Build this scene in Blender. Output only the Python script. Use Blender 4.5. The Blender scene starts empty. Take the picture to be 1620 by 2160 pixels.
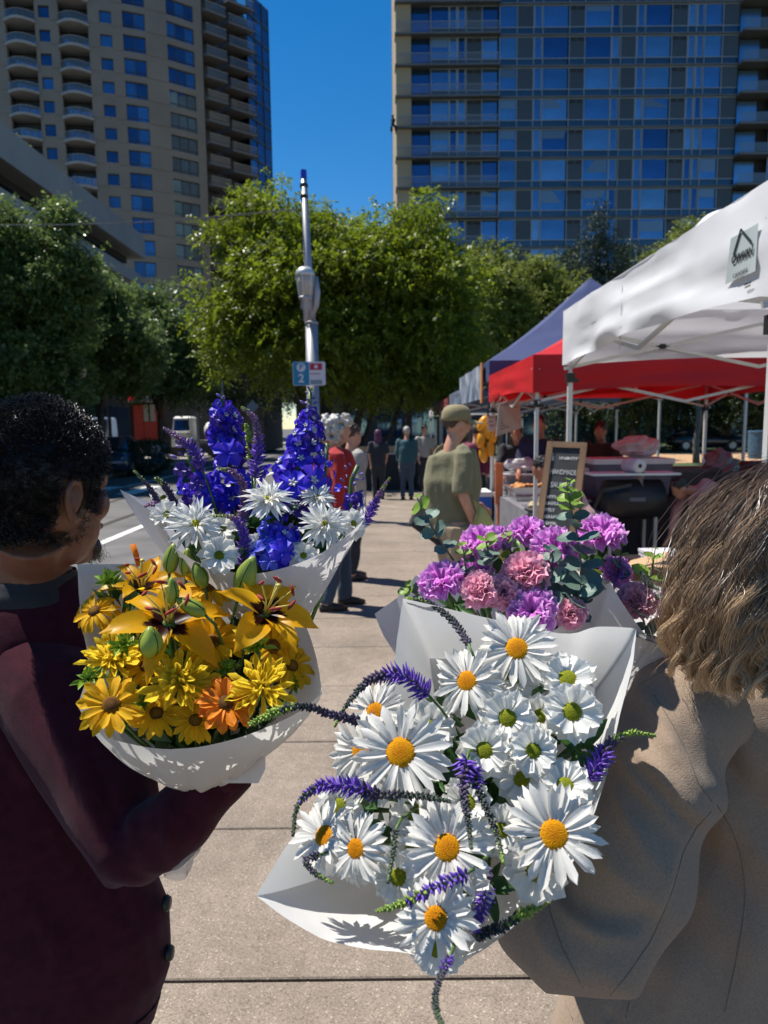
import bpy, bmesh, math, random
import numpy as np
from mathutils import Vector, Matrix, noise
from mathutils.bvhtree import BVHTree

rnd = random.Random(7)
R_ = math.radians
scene = bpy.context.scene
COL = scene.collection

# ------------------------------------------------------------------ camera
PITCH, ROLL, EYE = R_(6.84), R_(0.6), 1.6
Fv = Vector((0, math.cos(PITCH), -math.sin(PITCH)))
U0 = Vector((0, math.sin(PITCH), math.cos(PITCH)))
X0 = Vector((1, 0, 0))
Rv = X0 * math.cos(ROLL) - U0 * math.sin(ROLL)
Uv = U0 * math.cos(ROLL) + X0 * math.sin(ROLL)
CAM = Vector((0, 0, EYE))
FPX = 1500.0

cam_data = bpy.data.cameras.new('camera')
cam = bpy.data.objects.new('camera', cam_data)
COL.objects.link(cam)
mw = Matrix((Rv, Uv, -Fv)).transposed().to_4x4()
mw.translation = CAM
cam.matrix_world = mw
cam_data.sensor_fit = 'VERTICAL'
cam_data.sensor_height = 36.0
cam_data.sensor_width = 27.0
cam_data.lens = 25.0
cam_data.clip_start = 0.05
cam_data.clip_end = 1500
cam_data.dof.use_dof = True
cam_data.dof.focus_distance = 0.92
cam_data.dof.aperture_fstop = 9.0
scene.camera = cam

# ------------------------------------------------------------------ sky, sun, exposure
SUN_EL = R_(63)
SUN_AZ = R_(-63)            # from straight ahead (+Y) towards the left (-X)
S = Vector((math.sin(SUN_AZ) * math.cos(SUN_EL), math.cos(SUN_AZ) * math.cos(SUN_EL), math.sin(SUN_EL)))
world = bpy.data.worlds.new('World')
scene.world = world
world.use_nodes = True
wn = world.node_tree
sky = wn.nodes.new('ShaderNodeTexSky')
sky.sky_type = 'NISHITA'
sky.sun_disc = False
sky.sun_elevation = SUN_EL
sky.sun_rotation = SUN_AZ % (2 * math.pi)
sky.altitude = 800
sky.air_density = 1.0
sky.dust_density = 0.0
sky.ozone_density = 2.5
sat = wn.nodes.new('ShaderNodeHueSaturation')
sat.inputs['Saturation'].default_value = 1.4
wn.links.new(sky.outputs[0], sat.inputs['Color'])
wn.links.new(sat.outputs[0], wn.nodes['Background'].inputs[0])
wn.nodes['Background'].inputs[1].default_value = 0.09
sun_data = bpy.data.lights.new('sun', 'SUN')
sun_data.energy = 5.0
sun_data.angle = R_(0.5)
sun_data.color = (1.0, 0.95, 0.87)
sun = bpy.data.objects.new('sun', sun_data)
COL.objects.link(sun)
sun.rotation_euler = (-S).to_track_quat('-Z', 'Y').to_euler()
sun.location = (-20, 10, 40)

scene.view_settings.view_transform = 'Standard'
scene.view_settings.look = 'None'
scene.view_settings.exposure = 0.55
scene.view_settings.gamma = 1.0
scene.view_settings.use_curve_mapping = False
scene.render.engine = 'CYCLES'
scene.cycles.use_denoising = True
scene.cycles.max_bounces = 6
scene.cycles.diffuse_bounces = 3
scene.cycles.glossy_bounces = 3
scene.cycles.transmission_bounces = 4
scene.cycles.transparent_max_bounces = 6
scene.cycles.sample_clamp_indirect = 6.0
scene.cycles.caustics_reflective = False
scene.cycles.caustics_refractive = False

# ------------------------------------------------------------------ measuring helpers
def ray(px, py):
    return Fv + Rv * ((px - 810) / FPX) - Uv * ((py - 1080) / FPX)
def P(px, py, d):
    """point seen at a photo pixel, d metres deep"""
    return CAM + ray(px, py) * d
def PY(px, py, Y):
    r = ray(px, py)
    return CAM + r * (Y / r.y)
def GP(px, py, z=0.0):
    r = ray(px, py)
    return CAM + r * ((z - EYE) / r.z)
def V(*a):
    return Vector(a)

# ------------------------------------------------------------------ mesh helpers
class MB:
    def __init__(s):
        s.v = []; s.f = []; s.m = []; s.mi = 0
    def vert(s, p):
        s.v.append((p[0], p[1], p[2])); return len(s.v) - 1
    def face(s, ids, mi=None):
        s.f.append(tuple(ids)); s.m.append(s.mi if mi is None else mi)
    def poly(s, pts):
        s.face([s.vert(p) for p in pts])
    def box(s, c, size, rz=0.0, rot=None):
        hx, hy, hz = size[0] / 2, size[1] / 2, size[2] / 2
        M = rot if rot is not None else Matrix.Rotation(rz, 3, 'Z')
        c = Vector(c)
        b = len(s.v)
        for x, y, z in ((-1,-1,-1),(1,-1,-1),(1,1,-1),(-1,1,-1),(-1,-1,1),(1,-1,1),(1,1,1),(-1,1,1)):
            s.vert(c + M @ Vector((x*hx, y*hy, z*hz)))
        for f in ((0,3,2,1),(4,5,6,7),(0,1,5,4),(1,2,6,5),(2,3,7,6),(3,0,4,7)):
            s.face([b + i for i in f])
        return s
    def box2(s, a, b):
        a = Vector(a); b = Vector(b)
        return s.box((a + b) / 2, (abs(b.x-a.x), abs(b.y-a.y), abs(b.z-a.z)))
    def bar(s, a, b, w, h=None, up=(0, 0, 1)):
        a = Vector(a); b = Vector(b); h = h or w
        d = (b - a); L = d.length; d.normalize()
        u = Vector(up)
        if abs(d.dot(u)) > 0.98: u = Vector((0, 1, 0))
        x = d.cross(u).normalized(); z = x.cross(d)
        M = Matrix((x, d, z)).transposed()
        return s.box((a + b) / 2, (w, L, h), rot=M)
    def tube(s, path, rad, n=8, cap=True, squash=None):
        """rad: number, list; squash: list of (sx, sy) with frame"""
        path = [Vector(p) for p in path]
        k = len(path)
        if not hasattr(rad, '__len__'): rad = [rad] * k
        t0 = (path[1] - path[0]).normalized()
        u = Vector((0, 0, 1)) if abs(t0.z) < 0.9 else Vector((1, 0, 0))
        x = t0.cross(u).normalized()
        rings = []
        for i in range(k):
            t = (path[min(i+1, k-1)] - path[max(i-1, 0)])
            if t.length < 1e-9: t = t0.copy()
            t.normalize()
            x = (x - t * x.dot(t))
            if x.length < 1e-6: x = t.orthogonal()
            x.normalize(); y = t.cross(x)
            sx, sy = squash[i] if squash else (1, 1)
            rings.append([s.vert(path[i] + (x * math.cos(2*math.pi*j/n) * sx + y * math.sin(2*math.pi*j/n) * sy) * rad[i]) for j in range(n)])
        for i in range(k - 1):
            for j in range(n):
                s.face((rings[i][j], rings[i][(j+1) % n], rings[i+1][(j+1) % n], rings[i+1][j]))
        if cap:
            s.face(list(reversed(rings[0]))); s.face(rings[-1])
        return s
    def rings(s, rings, cap=True, close=True):
        """rings: list of lists of points"""
        ids = [[s.vert(p) for p in r] for r in rings]
        n = len(ids[0])
        for i in range(len(ids) - 1):
            for j in range(n if close else n - 1):
                s.face((ids[i][j], ids[i][(j+1) % n], ids[i+1][(j+1) % n], ids[i+1][j]))
        if cap and close:
            s.face(list(reversed(ids[0]))); s.face(ids[-1])
        return s
    def lathe(s, prof, n=16, c=(0, 0, 0), axis=None):
        """prof: (r, z) list; axis matrix 3x3 optional"""
        c = Vector(c)
        rr = []
        for r, z in prof:
            ring = []
            for j in range(n):
                a = 2 * math.pi * j / n
                p = Vector((r * math.cos(a), r * math.sin(a), z))
                if axis is not None: p = axis @ p
                ring.append(c + p)
            rr.append(ring)
        return s.rings(rr)
    def grid(s, pts):
        """pts[i][j]"""
        ids = [[s.vert(p) for p in r] for r in pts]
        for i in range(len(ids) - 1):
            for j in range(len(ids[0]) - 1):
                s.face((ids[i][j], ids[i][j+1], ids[i+1][j+1], ids[i+1][j]))
        return s
    def ell(s, c, r, n=10, m=7, rot=None):
        c = Vector(c)
        rr = []
        for i in range(m + 1):
            th = math.pi * (0.04 + 0.92 * i / m)
            ring = []
            for j in range(n):
                a = 2 * math.pi * j / n
                p = Vector((r[0] * math.sin(th) * math.cos(a), r[1] * math.sin(th) * math.sin(a), -r[2] * math.cos(th)))
                if rot is not None: p = rot @ p
                ring.append(c + p)
            rr.append(ring)
        return s.rings(rr)
    def mesh(s, name, mat, smooth=False, off=None):
        v = s.v
        if off is not None:
            v = [(a - off[0], b - off[1], c - off[2]) for a, b, c in v]
        me = bpy.data.meshes.new(name)
        me.from_pydata(v, [], s.f)
        mats = mat if isinstance(mat, (list, tuple)) else [mat]
        for m in mats: me.materials.append(m)
        if len(mats) > 1:
            me.polygons.foreach_set('material_index', s.m)
        if smooth:
            me.polygons.foreach_set('use_smooth', [True] * len(me.polygons))
        me.update()
        return me
    def build(s, name, mat, parent=None, smooth=False):
        """geometry in world coordinates; origin placed at the parent's origin, or at the base"""
        if parent is not None:
            off = wloc(parent)
        else:
            a = np.array(s.v)
            off = ((a[:, 0].min() + a[:, 0].max()) / 2, (a[:, 1].min() + a[:, 1].max()) / 2, a[:, 2].min())
        o = bpy.data.objects.new(name, s.mesh(name, mat, smooth, off))
        COL.objects.link(o)
        if parent is not None: o.parent = parent
        else: o.location = off
        return o

def wloc(o):
    l = Vector((0, 0, 0))
    while o is not None:
        l = l + o.location; o = o.parent
    return l
def tag(o, label=None, cat=None, group=None, kind=None):
    if label: o['label'] = label
    if cat: o['category'] = cat
    if group: o['group'] = group
    if kind: o['kind'] = kind
    return o
def empty(name, loc, label=None, cat=None, group=None):
    o = bpy.data.objects.new(name, None)
    o.empty_display_size = 0.1
    COL.objects.link(o); o.location = loc
    return tag(o, label, cat, group)
def inst(name, me, parent, M=None):
    o = bpy.data.objects.new(name, me)
    COL.objects.link(o)
    if parent is not None: o.parent = parent
    if M is not None: o.matrix_local = M
    return o
def frame_from(axis, spin=0.0):
    """rotation whose Z is axis"""
    q = Vector(axis).to_track_quat('Z', 'Y').to_matrix()
    return q @ Matrix.Rotation(spin, 3, 'Z')
def np_mesh(name, verts, faces_flat, nper, mat, smooth=False):
    """fast mesh from numpy: verts (n,3), faces (m,nper)"""
    me = bpy.data.meshes.new(name)
    nv, nf = len(verts), len(faces_flat)
    me.vertices.add(nv); me.loops.add(nf * nper); me.polygons.add(nf)
    me.vertices.foreach_set('co', np.asarray(verts, dtype=np.float32).ravel())
    me.loops.foreach_set('vertex_index', np.asarray(faces_flat, dtype=np.int32).ravel())
    me.polygons.foreach_set('loop_start', np.arange(0, nf * nper, nper, dtype=np.int32))
    if smooth: me.polygons.foreach_set('use_smooth', np.ones(nf, dtype=bool))
    me.materials.append(mat)
    me.update(calc_edges=True)
    return me
def text_mesh(name, s, size, mat, M, parent=None, ext=0.0006, spacing=1.0, shear=0.0, bold=0.0):
    cu = bpy.data.curves.new(name, 'FONT')
    cu.body = s; cu.size = size; cu.align_x = 'CENTER'; cu.align_y = 'CENTER'
    cu.extrude = ext; cu.space_character = spacing; cu.shear = shear; cu.offset = bold
    cu.resolution_u = 3
    t = bpy.data.objects.new(name, cu)
    COL.objects.link(t)
    dg = bpy.context.evaluated_depsgraph_get()
    me = bpy.data.meshes.new_from_object(t.evaluated_get(dg))
    bpy.data.objects.remove(t)
    me.name = name
    me.materials.clear(); me.materials.append(mat)
    o = bpy.data.objects.new(name, me)
    COL.objects.link(o)
    if parent is not None:
        o.parent = parent
        o.matrix_local = Matrix.Translation(-wloc(parent)) @ M
    else:
        o.matrix_world = M
    return o
def fuse(mb, name, mat, voxel=0.01, smooth=6, post=None, dec=None):
    """one continuous surface out of overlapping pieces"""
    me = mb.mesh(name + '_raw', mat)
    o = bpy.data.objects.new(name + '_raw', me)
    COL.objects.link(o)
    bm = bmesh.new(); bm.from_mesh(me)
    bmesh.ops.recalc_face_normals(bm, faces=bm.faces); bm.to_mesh(me); bm.free()
    r = o.modifiers.new('r', 'REMESH'); r.mode = 'VOXEL'; r.voxel_size = voxel
    if smooth:
        sm = o.modifiers.new('s', 'SMOOTH'); sm.iterations = smooth; sm.factor = 0.5
    if dec:
        dd = o.modifiers.new('d', 'DECIMATE'); dd.ratio = dec
    dg = bpy.context.evaluated_depsgraph_get()
    out = bpy.data.meshes.new_from_object(o.evaluated_get(dg))
    bpy.data.objects.remove(o)
    out.name = name
    out.materials.clear(); out.materials.append(mat)
    if post:
        n = len(out.vertices)
        co = np.empty(n * 3, np.float32); out.vertices.foreach_get('co', co); co = co.reshape(-1, 3)
        no = np.empty(n * 3, np.float32); out.vertex_normals.foreach_get('vector', no); no = no.reshape(-1, 3)
        co = post(co.astype(np.float64), no.astype(np.float64))
        out.vertices.foreach_set('co', co.astype(np.float32).ravel())
    out.polygons.foreach_set('use_smooth', [True] * len(out.polygons))
    out.update()
    return out
def place_mesh(name, me, parent):
    """mesh in world coordinates under a parent"""
    off = wloc(parent) if parent is not None else Vector((0, 0, 0))
    me.transform(Matrix.Translation(-off))
    return inst(name, me, parent)

# ------------------------------------------------------------------ materials
MATS = {}
def mat(name, col, rough=0.6, metal=0.0, var=0.12, scale=6.0, bump=0.0, bscale=None, spec=0.5, trans=0.0,
        rvar=0.0, emit=None, sheen=0.0, alpha=None, coat=0.0, detail=4.0, sss=0.0, tcol=None, col2=None, world=False, stretch=None):
    if name in MATS: return MATS[name]
    m = bpy.data.materials.new(name)
    m.use_nodes = True
    nt = m.node_tree; N = nt.nodes; L = nt.links
    b = N['Principled BSDF']; out = N['Material Output']
    col = tuple(col[:3])
    b.inputs['Roughness'].default_value = rough
    b.inputs['Metallic'].default_value = metal
    b.inputs['Specular IOR Level'].default_value = spec
    if sheen:
        b.inputs['Sheen Weight'].default_value = sheen
        b.inputs['Sheen Roughness'].default_value = 0.5
    if coat: b.inputs['Coat Weight'].default_value = coat
    if sss:
        b.inputs['Subsurface Weight'].default_value = sss
        b.inputs['Subsurface Radius'].default_value = (0.01, 0.004, 0.002)
        b.inputs['Subsurface Scale'].default_value = 0.5
    tc = N.new('ShaderNodeTexCoord')
    vec = tc.outputs['Object']
    if world:
        g = N.new('ShaderNodeNewGeometry'); vec = g.outputs['Position']
    if stretch:
        mp = N.new('ShaderNodeMapping'); mp.inputs['Scale'].default_value = stretch
        L.new(vec, mp.inputs['Vector']); vec = mp.outputs[0]
    no = N.new('ShaderNodeTexNoise'); no.inputs['Scale'].default_value = scale; no.inputs['Detail'].default_value = detail
    L.new(vec, no.inputs['Vector'])
    ramp = N.new('ShaderNodeValToRGB')
    c2 = col2 or tuple(min(1, c * (1 + var)) for c in col)
    ramp.color_ramp.elements[0].position = 0.3; ramp.color_ramp.elements[1].position = 0.7
    ramp.color_ramp.elements[0].color = tuple(c * (1 - var) for c in col) + (1,)
    ramp.color_ramp.elements[1].color = tuple(c2) + (1,)
    L.new(no.outputs['Fac'], ramp.inputs[0])
    cout = ramp.outputs[0]
    if rvar:
        oi = N.new('ShaderNodeObjectInfo')
        mr = N.new('ShaderNodeMapRange'); mr.inputs[3].default_value = 1 - rvar; mr.inputs[4].default_value = 1 + rvar
        L.new(oi.outputs['Random'], mr.inputs[0])
        hsv = N.new('ShaderNodeHueSaturation')
        L.new(mr.outputs[0], hsv.inputs['Value']); L.new(cout, hsv.inputs['Color'])
        cout = hsv.outputs[0]
    L.new(cout, b.inputs['Base Color'])
    if bump:
        n2 = N.new('ShaderNodeTexNoise'); n2.inputs['Scale'].default_value = bscale or scale * 4; n2.inputs['Detail'].default_value = 3
        L.new(vec, n2.inputs['Vector'])
        bp = N.new('ShaderNodeBump'); bp.inputs['Strength'].default_value = bump; bp.inputs['Distance'].default_value = 0.01
        L.new(n2.outputs['Fac'], bp.inputs['Height']); L.new(bp.outputs[0], b.inputs['Normal'])
    if emit:
        b.inputs['Emission Color'].default_value = tuple(emit[:3]) + (1,)
        b.inputs['Emission Strength'].default_value = emit[3]
    last = b.outputs[0]
    if trans:
        tr = N.new('ShaderNodeBsdfTranslucent')
        if tcol: tr.inputs[0].default_value = tuple(tcol) + (1,)
        else: L.new(cout, tr.inputs[0])
        mx = N.new('ShaderNodeMixShader'); mx.inputs[0].default_value = trans
        L.new(last, mx.inputs[1]); L.new(tr.outputs[0], mx.inputs[2]); last = mx.outputs[0]
    if alpha is not None:
        tp = N.new('ShaderNodeBsdfTransparent')
        mx = N.new('ShaderNodeMixShader'); mx.inputs[0].default_value = alpha
        L.new(tp.outputs[0], mx.inputs[1]); L.new(last, mx.inputs[2]); last = mx.outputs[0]
    L.new(last, out.inputs['Surface'])
    MATS[name] = m
    return m
# ================================================================== GROUND
M_ground = mat('ground_dirt', (0.09, 0.085, 0.075), 0.9, var=0.3, scale=0.6, world=True)
M_asph = mat('asphalt', (0.115, 0.112, 0.11), 0.85, var=0.28, scale=1.3, bump=0.25, bscale=160, world=True, detail=8)
M_paint = mat('road_paint', (0.7, 0.7, 0.68), 0.7, var=0.25, scale=9, world=True, detail=8)
M_kerb = mat('kerb_concrete', (0.33, 0.31, 0.28), 0.85, var=0.2, scale=5, bump=0.2, world=True)
M_rail = mat('rail_steel', (0.16, 0.15, 0.14), 0.4, metal=0.8, var=0.2)
M_joint = mat('joint_dirt', (0.06, 0.05, 0.042), 0.95, var=0.3, scale=20, world=True)

def aggregate(name, base):
    m = bpy.data.materials.new(name); m.use_nodes = True
    nt = m.node_tree; N = nt.nodes; L = nt.links; b = N['Principled BSDF']
    g = N.new('ShaderNodeNewGeometry')
    v = N.new('ShaderNodeTexVoronoi'); v.inputs['Scale'].default_value = 260
    L.new(g.outputs['Position'], v.inputs['Vector'])
    r = N.new('ShaderNodeValToRGB')
    e = r.color_ramp.elements
    e[0].position = 0.0; e[0].color = tuple(c * 0.55 for c in base) + (1,)
    e[1].position = 1.0; e[1].color = tuple(c * 1.3 for c in base) + (1,)
    x = e.new(0.5); x.color = tuple(base) + (1,)
    x = e.new(0.96); x.color = tuple(c * 1.05 for c in base) + (1,)
    x = e.new(0.985); x.color = (0.46, 0.40, 0.34, 1)
    sep = N.new('ShaderNodeSeparateColor'); L.new(v.outputs['Color'], sep.inputs[0])
    L.new(sep.outputs[0], r.inputs[0])
    n = N.new('ShaderNodeTexNoise'); n.inputs['Scale'].default_value = 1.7; n.inputs['Detail'].default_value = 8
    L.new(g.outputs['Position'], n.inputs['Vector'])
    mr = N.new('ShaderNodeMapRange'); mr.inputs[1].default_value = 0.3; mr.inputs[2].default_value = 0.7
    mr.inputs[3].default_value = 0.8; mr.inputs[4].default_value = 1.16
    L.new(n.outputs['Fac'], mr.inputs[0])
    n3 = N.new('ShaderNodeTexNoise'); n3.inputs['Scale'].default_value = 14; n3.inputs['Detail'].default_value = 5
    L.new(g.outputs['Position'], n3.inputs['Vector'])
    mr3 = N.new('ShaderNodeMapRange'); mr3.inputs[1].default_value = 0.3; mr3.inputs[2].default_value = 0.7
    mr3.inputs[3].default_value = 0.88; mr3.inputs[4].default_value = 1.1
    L.new(n3.outputs['Fac'], mr3.inputs[0])
    oi = N.new('ShaderNodeObjectInfo')
    mr2 = N.new('ShaderNodeMapRange'); mr2.inputs[3].default_value = 0.93; mr2.inputs[4].default_value = 1.07
    L.new(oi.outputs['Random'], mr2.inputs[0])
    mu = N.new('ShaderNodeMath'); mu.operation = 'MULTIPLY'; L.new(mr.outputs[0], mu.inputs[0]); L.new(mr2.outputs[0], mu.inputs[1])
    mu2 = N.new('ShaderNodeMath'); mu2.operation = 'MULTIPLY'; L.new(mu.outputs[0], mu2.inputs[0]); L.new(mr3.outputs[0], mu2.inputs[1])
    h = N.new('ShaderNodeHueSaturation'); L.new(mu2.outputs[0], h.inputs['Value']); L.new(r.outputs[0], h.inputs['Color'])
    L.new(h.outputs[0], b.inputs['Base Color'])
    b.inputs['Roughness'].default_value = 0.85
    bp = N.new('ShaderNodeBump'); bp.inputs['Strength'].default_value = 0.35; bp.inputs['Distance'].default_value = 0.003
    L.new(v.outputs['Distance'], bp.inputs['Height']); L.new(bp.outputs[0], b.inputs['Normal'])
    return m
M_slab = aggregate('exposed_aggregate', (0.25, 0.20, 0.155))

def sheet(name, x0, x1, y0, y1, z, m, thick=0.0, nx=1, ny=1):
    mb = MB()
    mb.grid([[(x0 + (x1-x0)*j/nx, y0 + (y1-y0)*i/ny, z) for j in range(nx+1)] for i in range(ny+1)])
    return tag(mb.build(name, m), kind='structure')
sheet('ground', -500, 500, -60, 900, -0.16, M_ground)
sheet('road', -10.0, -2.33, -30, 160, -0.13, M_asph)
XL, XR = -2.15, 6.4
side = MB()
side.grid([[(XL, -30, -0.03), (XR, -30, -0.03)], [(XL, 60, -0.03), (XR, 60, -0.03)]])
sidewalk = tag(side.build('sidewalk', M_joint), kind='structure')
# pavers: one slab per row and lane, joints recessed
cols = [(XL, -1.12), (-1.12, 1.75), (1.75, 4.1), (4.1, XR)]
slab_me = {}
for ci, (a, b) in enumerate(cols):
    mb = MB(); w = b - a - 0.009; l = 0.79 - 0.009; c = 0.004
    mb.rings([[(-w/2, -l/2, -0.028), (w/2, -l/2, -0.028), (w/2, l/2, -0.028), (-w/2, l/2, -0.028)],
              [(-w/2, -l/2, -c), (w/2, -l/2, -c), (w/2, l/2, -c), (-w/2, l/2, -c)],
              [(-w/2+c, -l/2+c, 0), (w/2-c, -l/2+c, 0), (w/2-c, l/2-c, 0), (-w/2+c, l/2-c, 0)]])
    slab_me[ci] = mb.mesh('paving_slab', M_slab)
for r in range(-3, 42):
    y = 1.9 - 0.395 + 0.79 * r
    for ci, (a, b) in enumerate(cols):
        if ci == 3 and r < 2: continue
        inst('paving_slab', slab_me[ci], sidewalk,
             Matrix.Translation(Vector(((a + b)/2, y, rnd.uniform(-0.0015, 0.0015))) - wloc(sidewalk)))
kb = MB(); kb.box2((-2.33, -30, -0.16), (-2.156, 160, 0.0)); tag(kb.build('kerb', M_kerb), kind='structure')
kb = MB(); kb.box2((-10.2, -30, -0.16), (-10.0, 160, 0.0)); tag(kb.build('kerb', M_kerb), kind='structure')
sheet('pavement', -14.0, -10.2, -30, 160, -0.005, mat('far_pavement', (0.3, 0.27, 0.23), 0.9, var=0.2, scale=1.5, world=True))
def marking(name, x0, x1, y0, y1):
    sheet(name, x0, x1, y0, y1, -0.125, M_paint)
marking('lane_line', -4.42, -4.27, 2, 40)
marking('lane_line', -7.9, -7.76, 2, 60)
for x in (-5.15, -6.6):
    mb = MB(); mb.box2((x - 0.035, -20, -0.129), (x + 0.035, 120, -0.121)); tag(mb.build('tram_rail', M_rail), kind='structure')
    sheet('rail_groove', x + 0.04, x + 0.1, -20, 120, -0.126, M_joint)
for i in range(6):   # crosswalk bars far up the road
    marking('crosswalk_bar', -9.6 + i*1.2, -9.0 + i*1.2, 19.0, 21.6)
# park lawn and wood chips beyond the stalls
M_lawn = mat('lawn', (0.05, 0.075, 0.025), 0.9, var=0.4, scale=3, bump=0.4, bscale=60, world=True)
M_chip = mat('wood_chips', (0.42, 0.26, 0.14), 0.9, var=0.35, scale=12, bump=0.5, bscale=60, world=True)
sheet('lawn', 6.4, 60, -10, 80, -0.05, M_lawn)
sheet('wood_chip_path', 6.42, 60, 30, 40, -0.045, M_chip)
sheet('park_pavement', XL, 6.4, 60, 120, -0.02, mat('far_pavement', (0.3, 0.27, 0.23)))

# ================================================================== GLASS TOWER (right)
def glass(name, col, rough=0.04, metal=0.75, var=0.25, scale=0.35, spec=0.8, wave=0.0):
    return mat(name, col, rough, metal=metal, var=var, scale=scale, spec=spec, bump=wave, bscale=0.9, rvar=0.12)
M_glass = glass('tower_glass', (0.12, 0.23, 0.38), wave=0.02)
M_glassL = glass('tower_glass_curtained', (0.17, 0.30, 0.45), rough=0.2)
M_glassD = glass('tower_glass_dark', (0.05, 0.125, 0.26), wave=0.02)
M_trans = glass('tower_spandrel_glass', (0.05, 0.09, 0.13), rough=0.15, metal=0.5)
M_gpanel = mat('grey_facade_panel', (0.045, 0.062, 0.08), 0.5, var=0.1, scale=0.5, rvar=0.12)
M_mull = mat('mullion', (0.30, 0.33, 0.36), 0.45, metal=0.3, var=0.05)
M_slabedge = mat('slab_edge', (0.13, 0.14, 0.15), 0.8, var=0.12, scale=0.6)
M_beige = mat('beige_concrete', (0.36, 0.29, 0.19), 0.85, var=0.08, scale=0.4, bump=0.1, bscale=3)
M_dark = mat('dark_recess', (0.03, 0.03, 0.035), 0.8)
M_blind = mat('window_blind', (0.12, 0.2, 0.3), 0.35, metal=0.2, rvar=0.25)
M_vent = mat('vent_black', (0.02, 0.02, 0.022), 0.6)
M_railg = mat('balcony_glass', (0.25, 0.3, 0.34), 0.06, metal=0.3, alpha=0.35, var=0.05)

YR = 78.0
def rx(c): return PY(800 + c / 1.975, 210, YR).x
FH = 2.99
zs = [41.15 - FH * k for k in range(-4, 14)]
tower = empty('glass_tower', (rx(800), YR, 0), 'wide glass apartment tower with grey slab bands behind the white canopy', 'tower')
# bays: (c0, c1, kind)  w window, n narrow window, g grey panel, v grey panel with vents
bays = [(215,290,'w'),(290,325,'n'),(325,360,'n'),(362,425,'v'),(427,492,'w'),(500,570,'w'),(572,638,'g'),(640,676,'n'),(678,782,'w'),
        (788,850,'v'),(852,958,'w'),(960,996,'n'),(1000,1062,'g'),(1064,1098,'n'),(1100,1204,'w'),(1210,1272,'v'),(1275,1308,'n'),
        (1310,1342,'n'),(1345,1415,'w'),(1420,1486,'g'),(1630,1720,'w'),(1722,1780,'v'),(1782,1880,'w'),(1882,1950,'g'),(1952,2080,'w'),(2082,2140,'v'),(2142,2250,'w')]
H0, H1, H2 = 0.16, 0.78, FH - 0.14        # slab top, transom top, window head (above slab line)
body = MB()
body.box2((rx(72), YR + 0.9, 0), (rx(2260), YR + 22, 60))
body.build('core', M_dark, tower)
w = MB()
w.box2((rx(70), YR - 0.35, 0), (rx(133), YR + 22.1, 60.2)); w.build('side_wall', M_beige, tower)
M1 = {}
def rect_mesh(key, w, h, m, dep=0.05):
    if key not in M1:
        mb = MB(); mb.box((0, 0, 0), (w, dep, h)); M1[key] = mb.mesh(key[0], m)
    return M1[key]
base = wloc(tower)
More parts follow.
